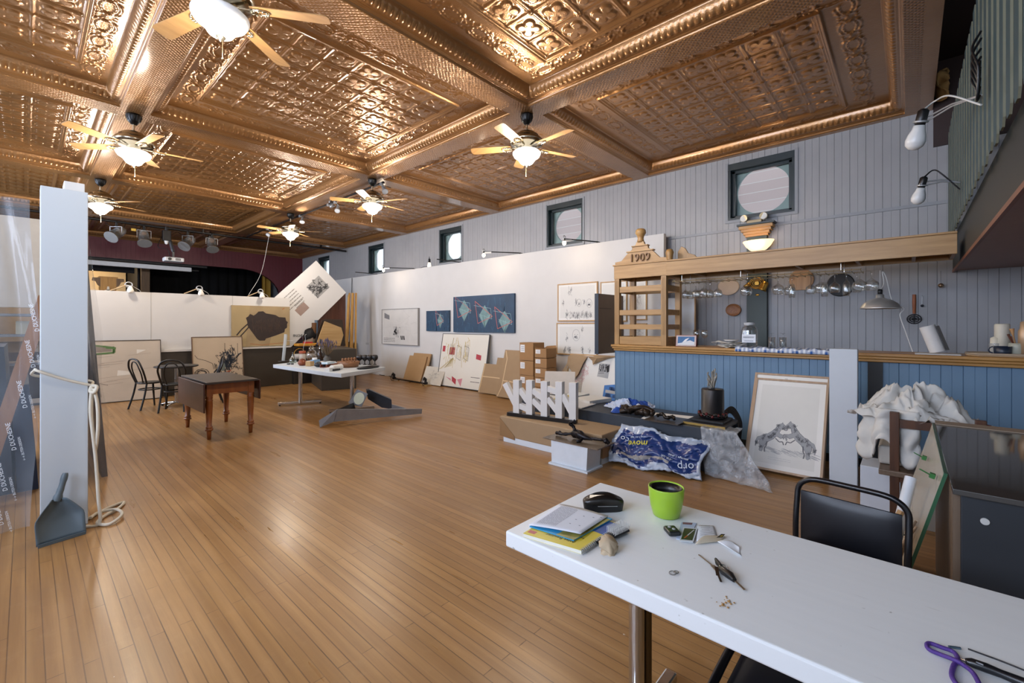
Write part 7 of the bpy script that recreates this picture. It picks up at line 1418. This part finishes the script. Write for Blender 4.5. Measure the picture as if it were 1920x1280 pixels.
# purple cord, black cable and pen
b = MB(); cu = [(1800, 1290), (1785, 1268), (1788, 1248), (1796, 1236), (1788, 1222), (1765, 1213), (1745, 1206), (1738, 1208), (1742, 1217), (1762, 1226), (1788, 1236), (1806, 1246), (1825, 1262), (1840, 1290)]
b.tube(spline([px(u, v, WZ+(.006 if 3 < i < 10 else .012 if i > 9 else .006)) for i, (u, v) in enumerate(cu)], 6), .0046, 10); tag(b.build('purple_cord', M('4b2f80', .55, bump=.5, bscale=300)), 'loop of purple cord at the near right corner of the table', 'cord')
b = MB(); b.tube(spline([px(u, v, WZ+.004) for u, v in ((1815, 1216), (1842, 1226), (1880, 1240), (1935, 1262))], 6), .0018, 6); t = thing('charging_cable', 'thin black cable with steel plug beside the purple cord', 'cable', (px(1800, 1213).x, px(1800, 1213).y, WZ)); b.at(Matrix()); b.build('cable', M('15161a', .4), t, world=True)
b = MB(); b.tube([px(1779, 1212, WZ+.004), px(1801, 1215, WZ+.004)], .003, 8); b.build('plug', M('5a7080', .25, .7), t, world=True)
t = thing('black_pen', 'black rubber-gripped tool with metal tip at the table corner', 'tool', (px(1830, 1245).x, px(1830, 1245).y, WZ)); b = MB(); P = [px(u, v, WZ+.011) for u, v in ((1811, 1239), (1822, 1242), (1850, 1252), (1878, 1263), (1930, 1284))]; b.tube(P, [.006, .0095, .010, .0085, .0105], 14); b.build('grip', M('0e1116', .3), t, world=True)
b = MB(); b.tube([px(1801, 1235, WZ+.008), px(1812, 1239, WZ+.01)], [.0012, .003], 8); b.build('tip', m_chrome, t, world=True); b = MB(); b.bar(px(1830, 1240, WZ+.022), px(1844, 1246, WZ+.022), .003, .002); b.build('clip', M('b9bcc0', .25, .8), t, world=True)
# ---------------------------------------------------------------- camera, light
cam = bpy.data.cameras.new('camera'); co = bpy.data.objects.new('camera', cam); COL.objects.link(co)
cam.sensor_width = 36; cam.lens = 36*FPX/1920; cam.shift_y = -(640-HV)/1920; cam.clip_start = .05
co.location = CAMP; co.rotation_euler = (PI/2, 0, -YAW); SC.camera = co
w = bpy.data.worlds.new('overcast_sky'); SC.world = w; w.use_nodes = True; bg = w.node_tree.nodes['Background']
bg.inputs[0].default_value = C('dbe6f2'); bg.inputs[1].default_value = 1.6
def area(name, loc, rot, sx, sy, power, col):
    l = bpy.data.lights.new(name, 'AREA'); l.shape = 'RECTANGLE'; l.size = sx; l.size_y = sy; l.energy = power; l.color = C(col)[:3]
    o = bpy.data.objects.new(name, l); COL.objects.link(o); o.location = loc; o.rotation_euler = rot; return o
def point(name, loc, power, col, r=.05):
    l = bpy.data.lights.new(name, 'POINT'); l.energy = power; l.color = C(col)[:3]; l.shadow_soft_size = r
    o = bpy.data.objects.new(name, l); COL.objects.link(o); o.location = loc; return o
for p, q in SW: area('unseen_window_light', ((p+q)/2, YB-.3, 2.25), (-PI/2, 0, 0), q-p, 3.4, 430, 'dce8ff')
for p, q in LW: area('unseen_window_light', (XL-.3, (p+q)/2, 2.75), (0, -PI/2, 0), 2.4, q-p, 22 if p < 0 else 235 if p < 5 else 290, 'd8e5ff')  # strongest at the windows added to light the stage end
for (x, y) in FANS: point('fan_lamp', (x, y, 3.34), 45 if (x, y) == FANS[0] else 110, 'fff0de', .12)
point('wall_lamp_light', WALL_LAMP, 10, 'ffd9a8', .06)
for p in CLIP_BULBS: point('clip_lamp', p, 7, 'ffe6c8', .04)
point('backroom_lamp', (1.2, 20.0, 3.3), 90, 'ffdfb0', .1)
vs = SC.view_settings; vs.view_transform = 'Standard'; vs.look = 'None'; vs.exposure = -.08; vs.gamma = 1; vs.use_curve_mapping = False
SC.cycles.max_bounces = 7; SC.cycles.diffuse_bounces = 4; SC.cycles.glossy_bounces = 4; SC.cycles.transmission_bounces = 6; SC.cycles.transparent_max_bounces = 12
SC.cycles.caustics_reflective = False; SC.cycles.caustics_refractive = False; SC.cycles.sample_clamp_indirect = 6; SC.cycles.use_denoising = True
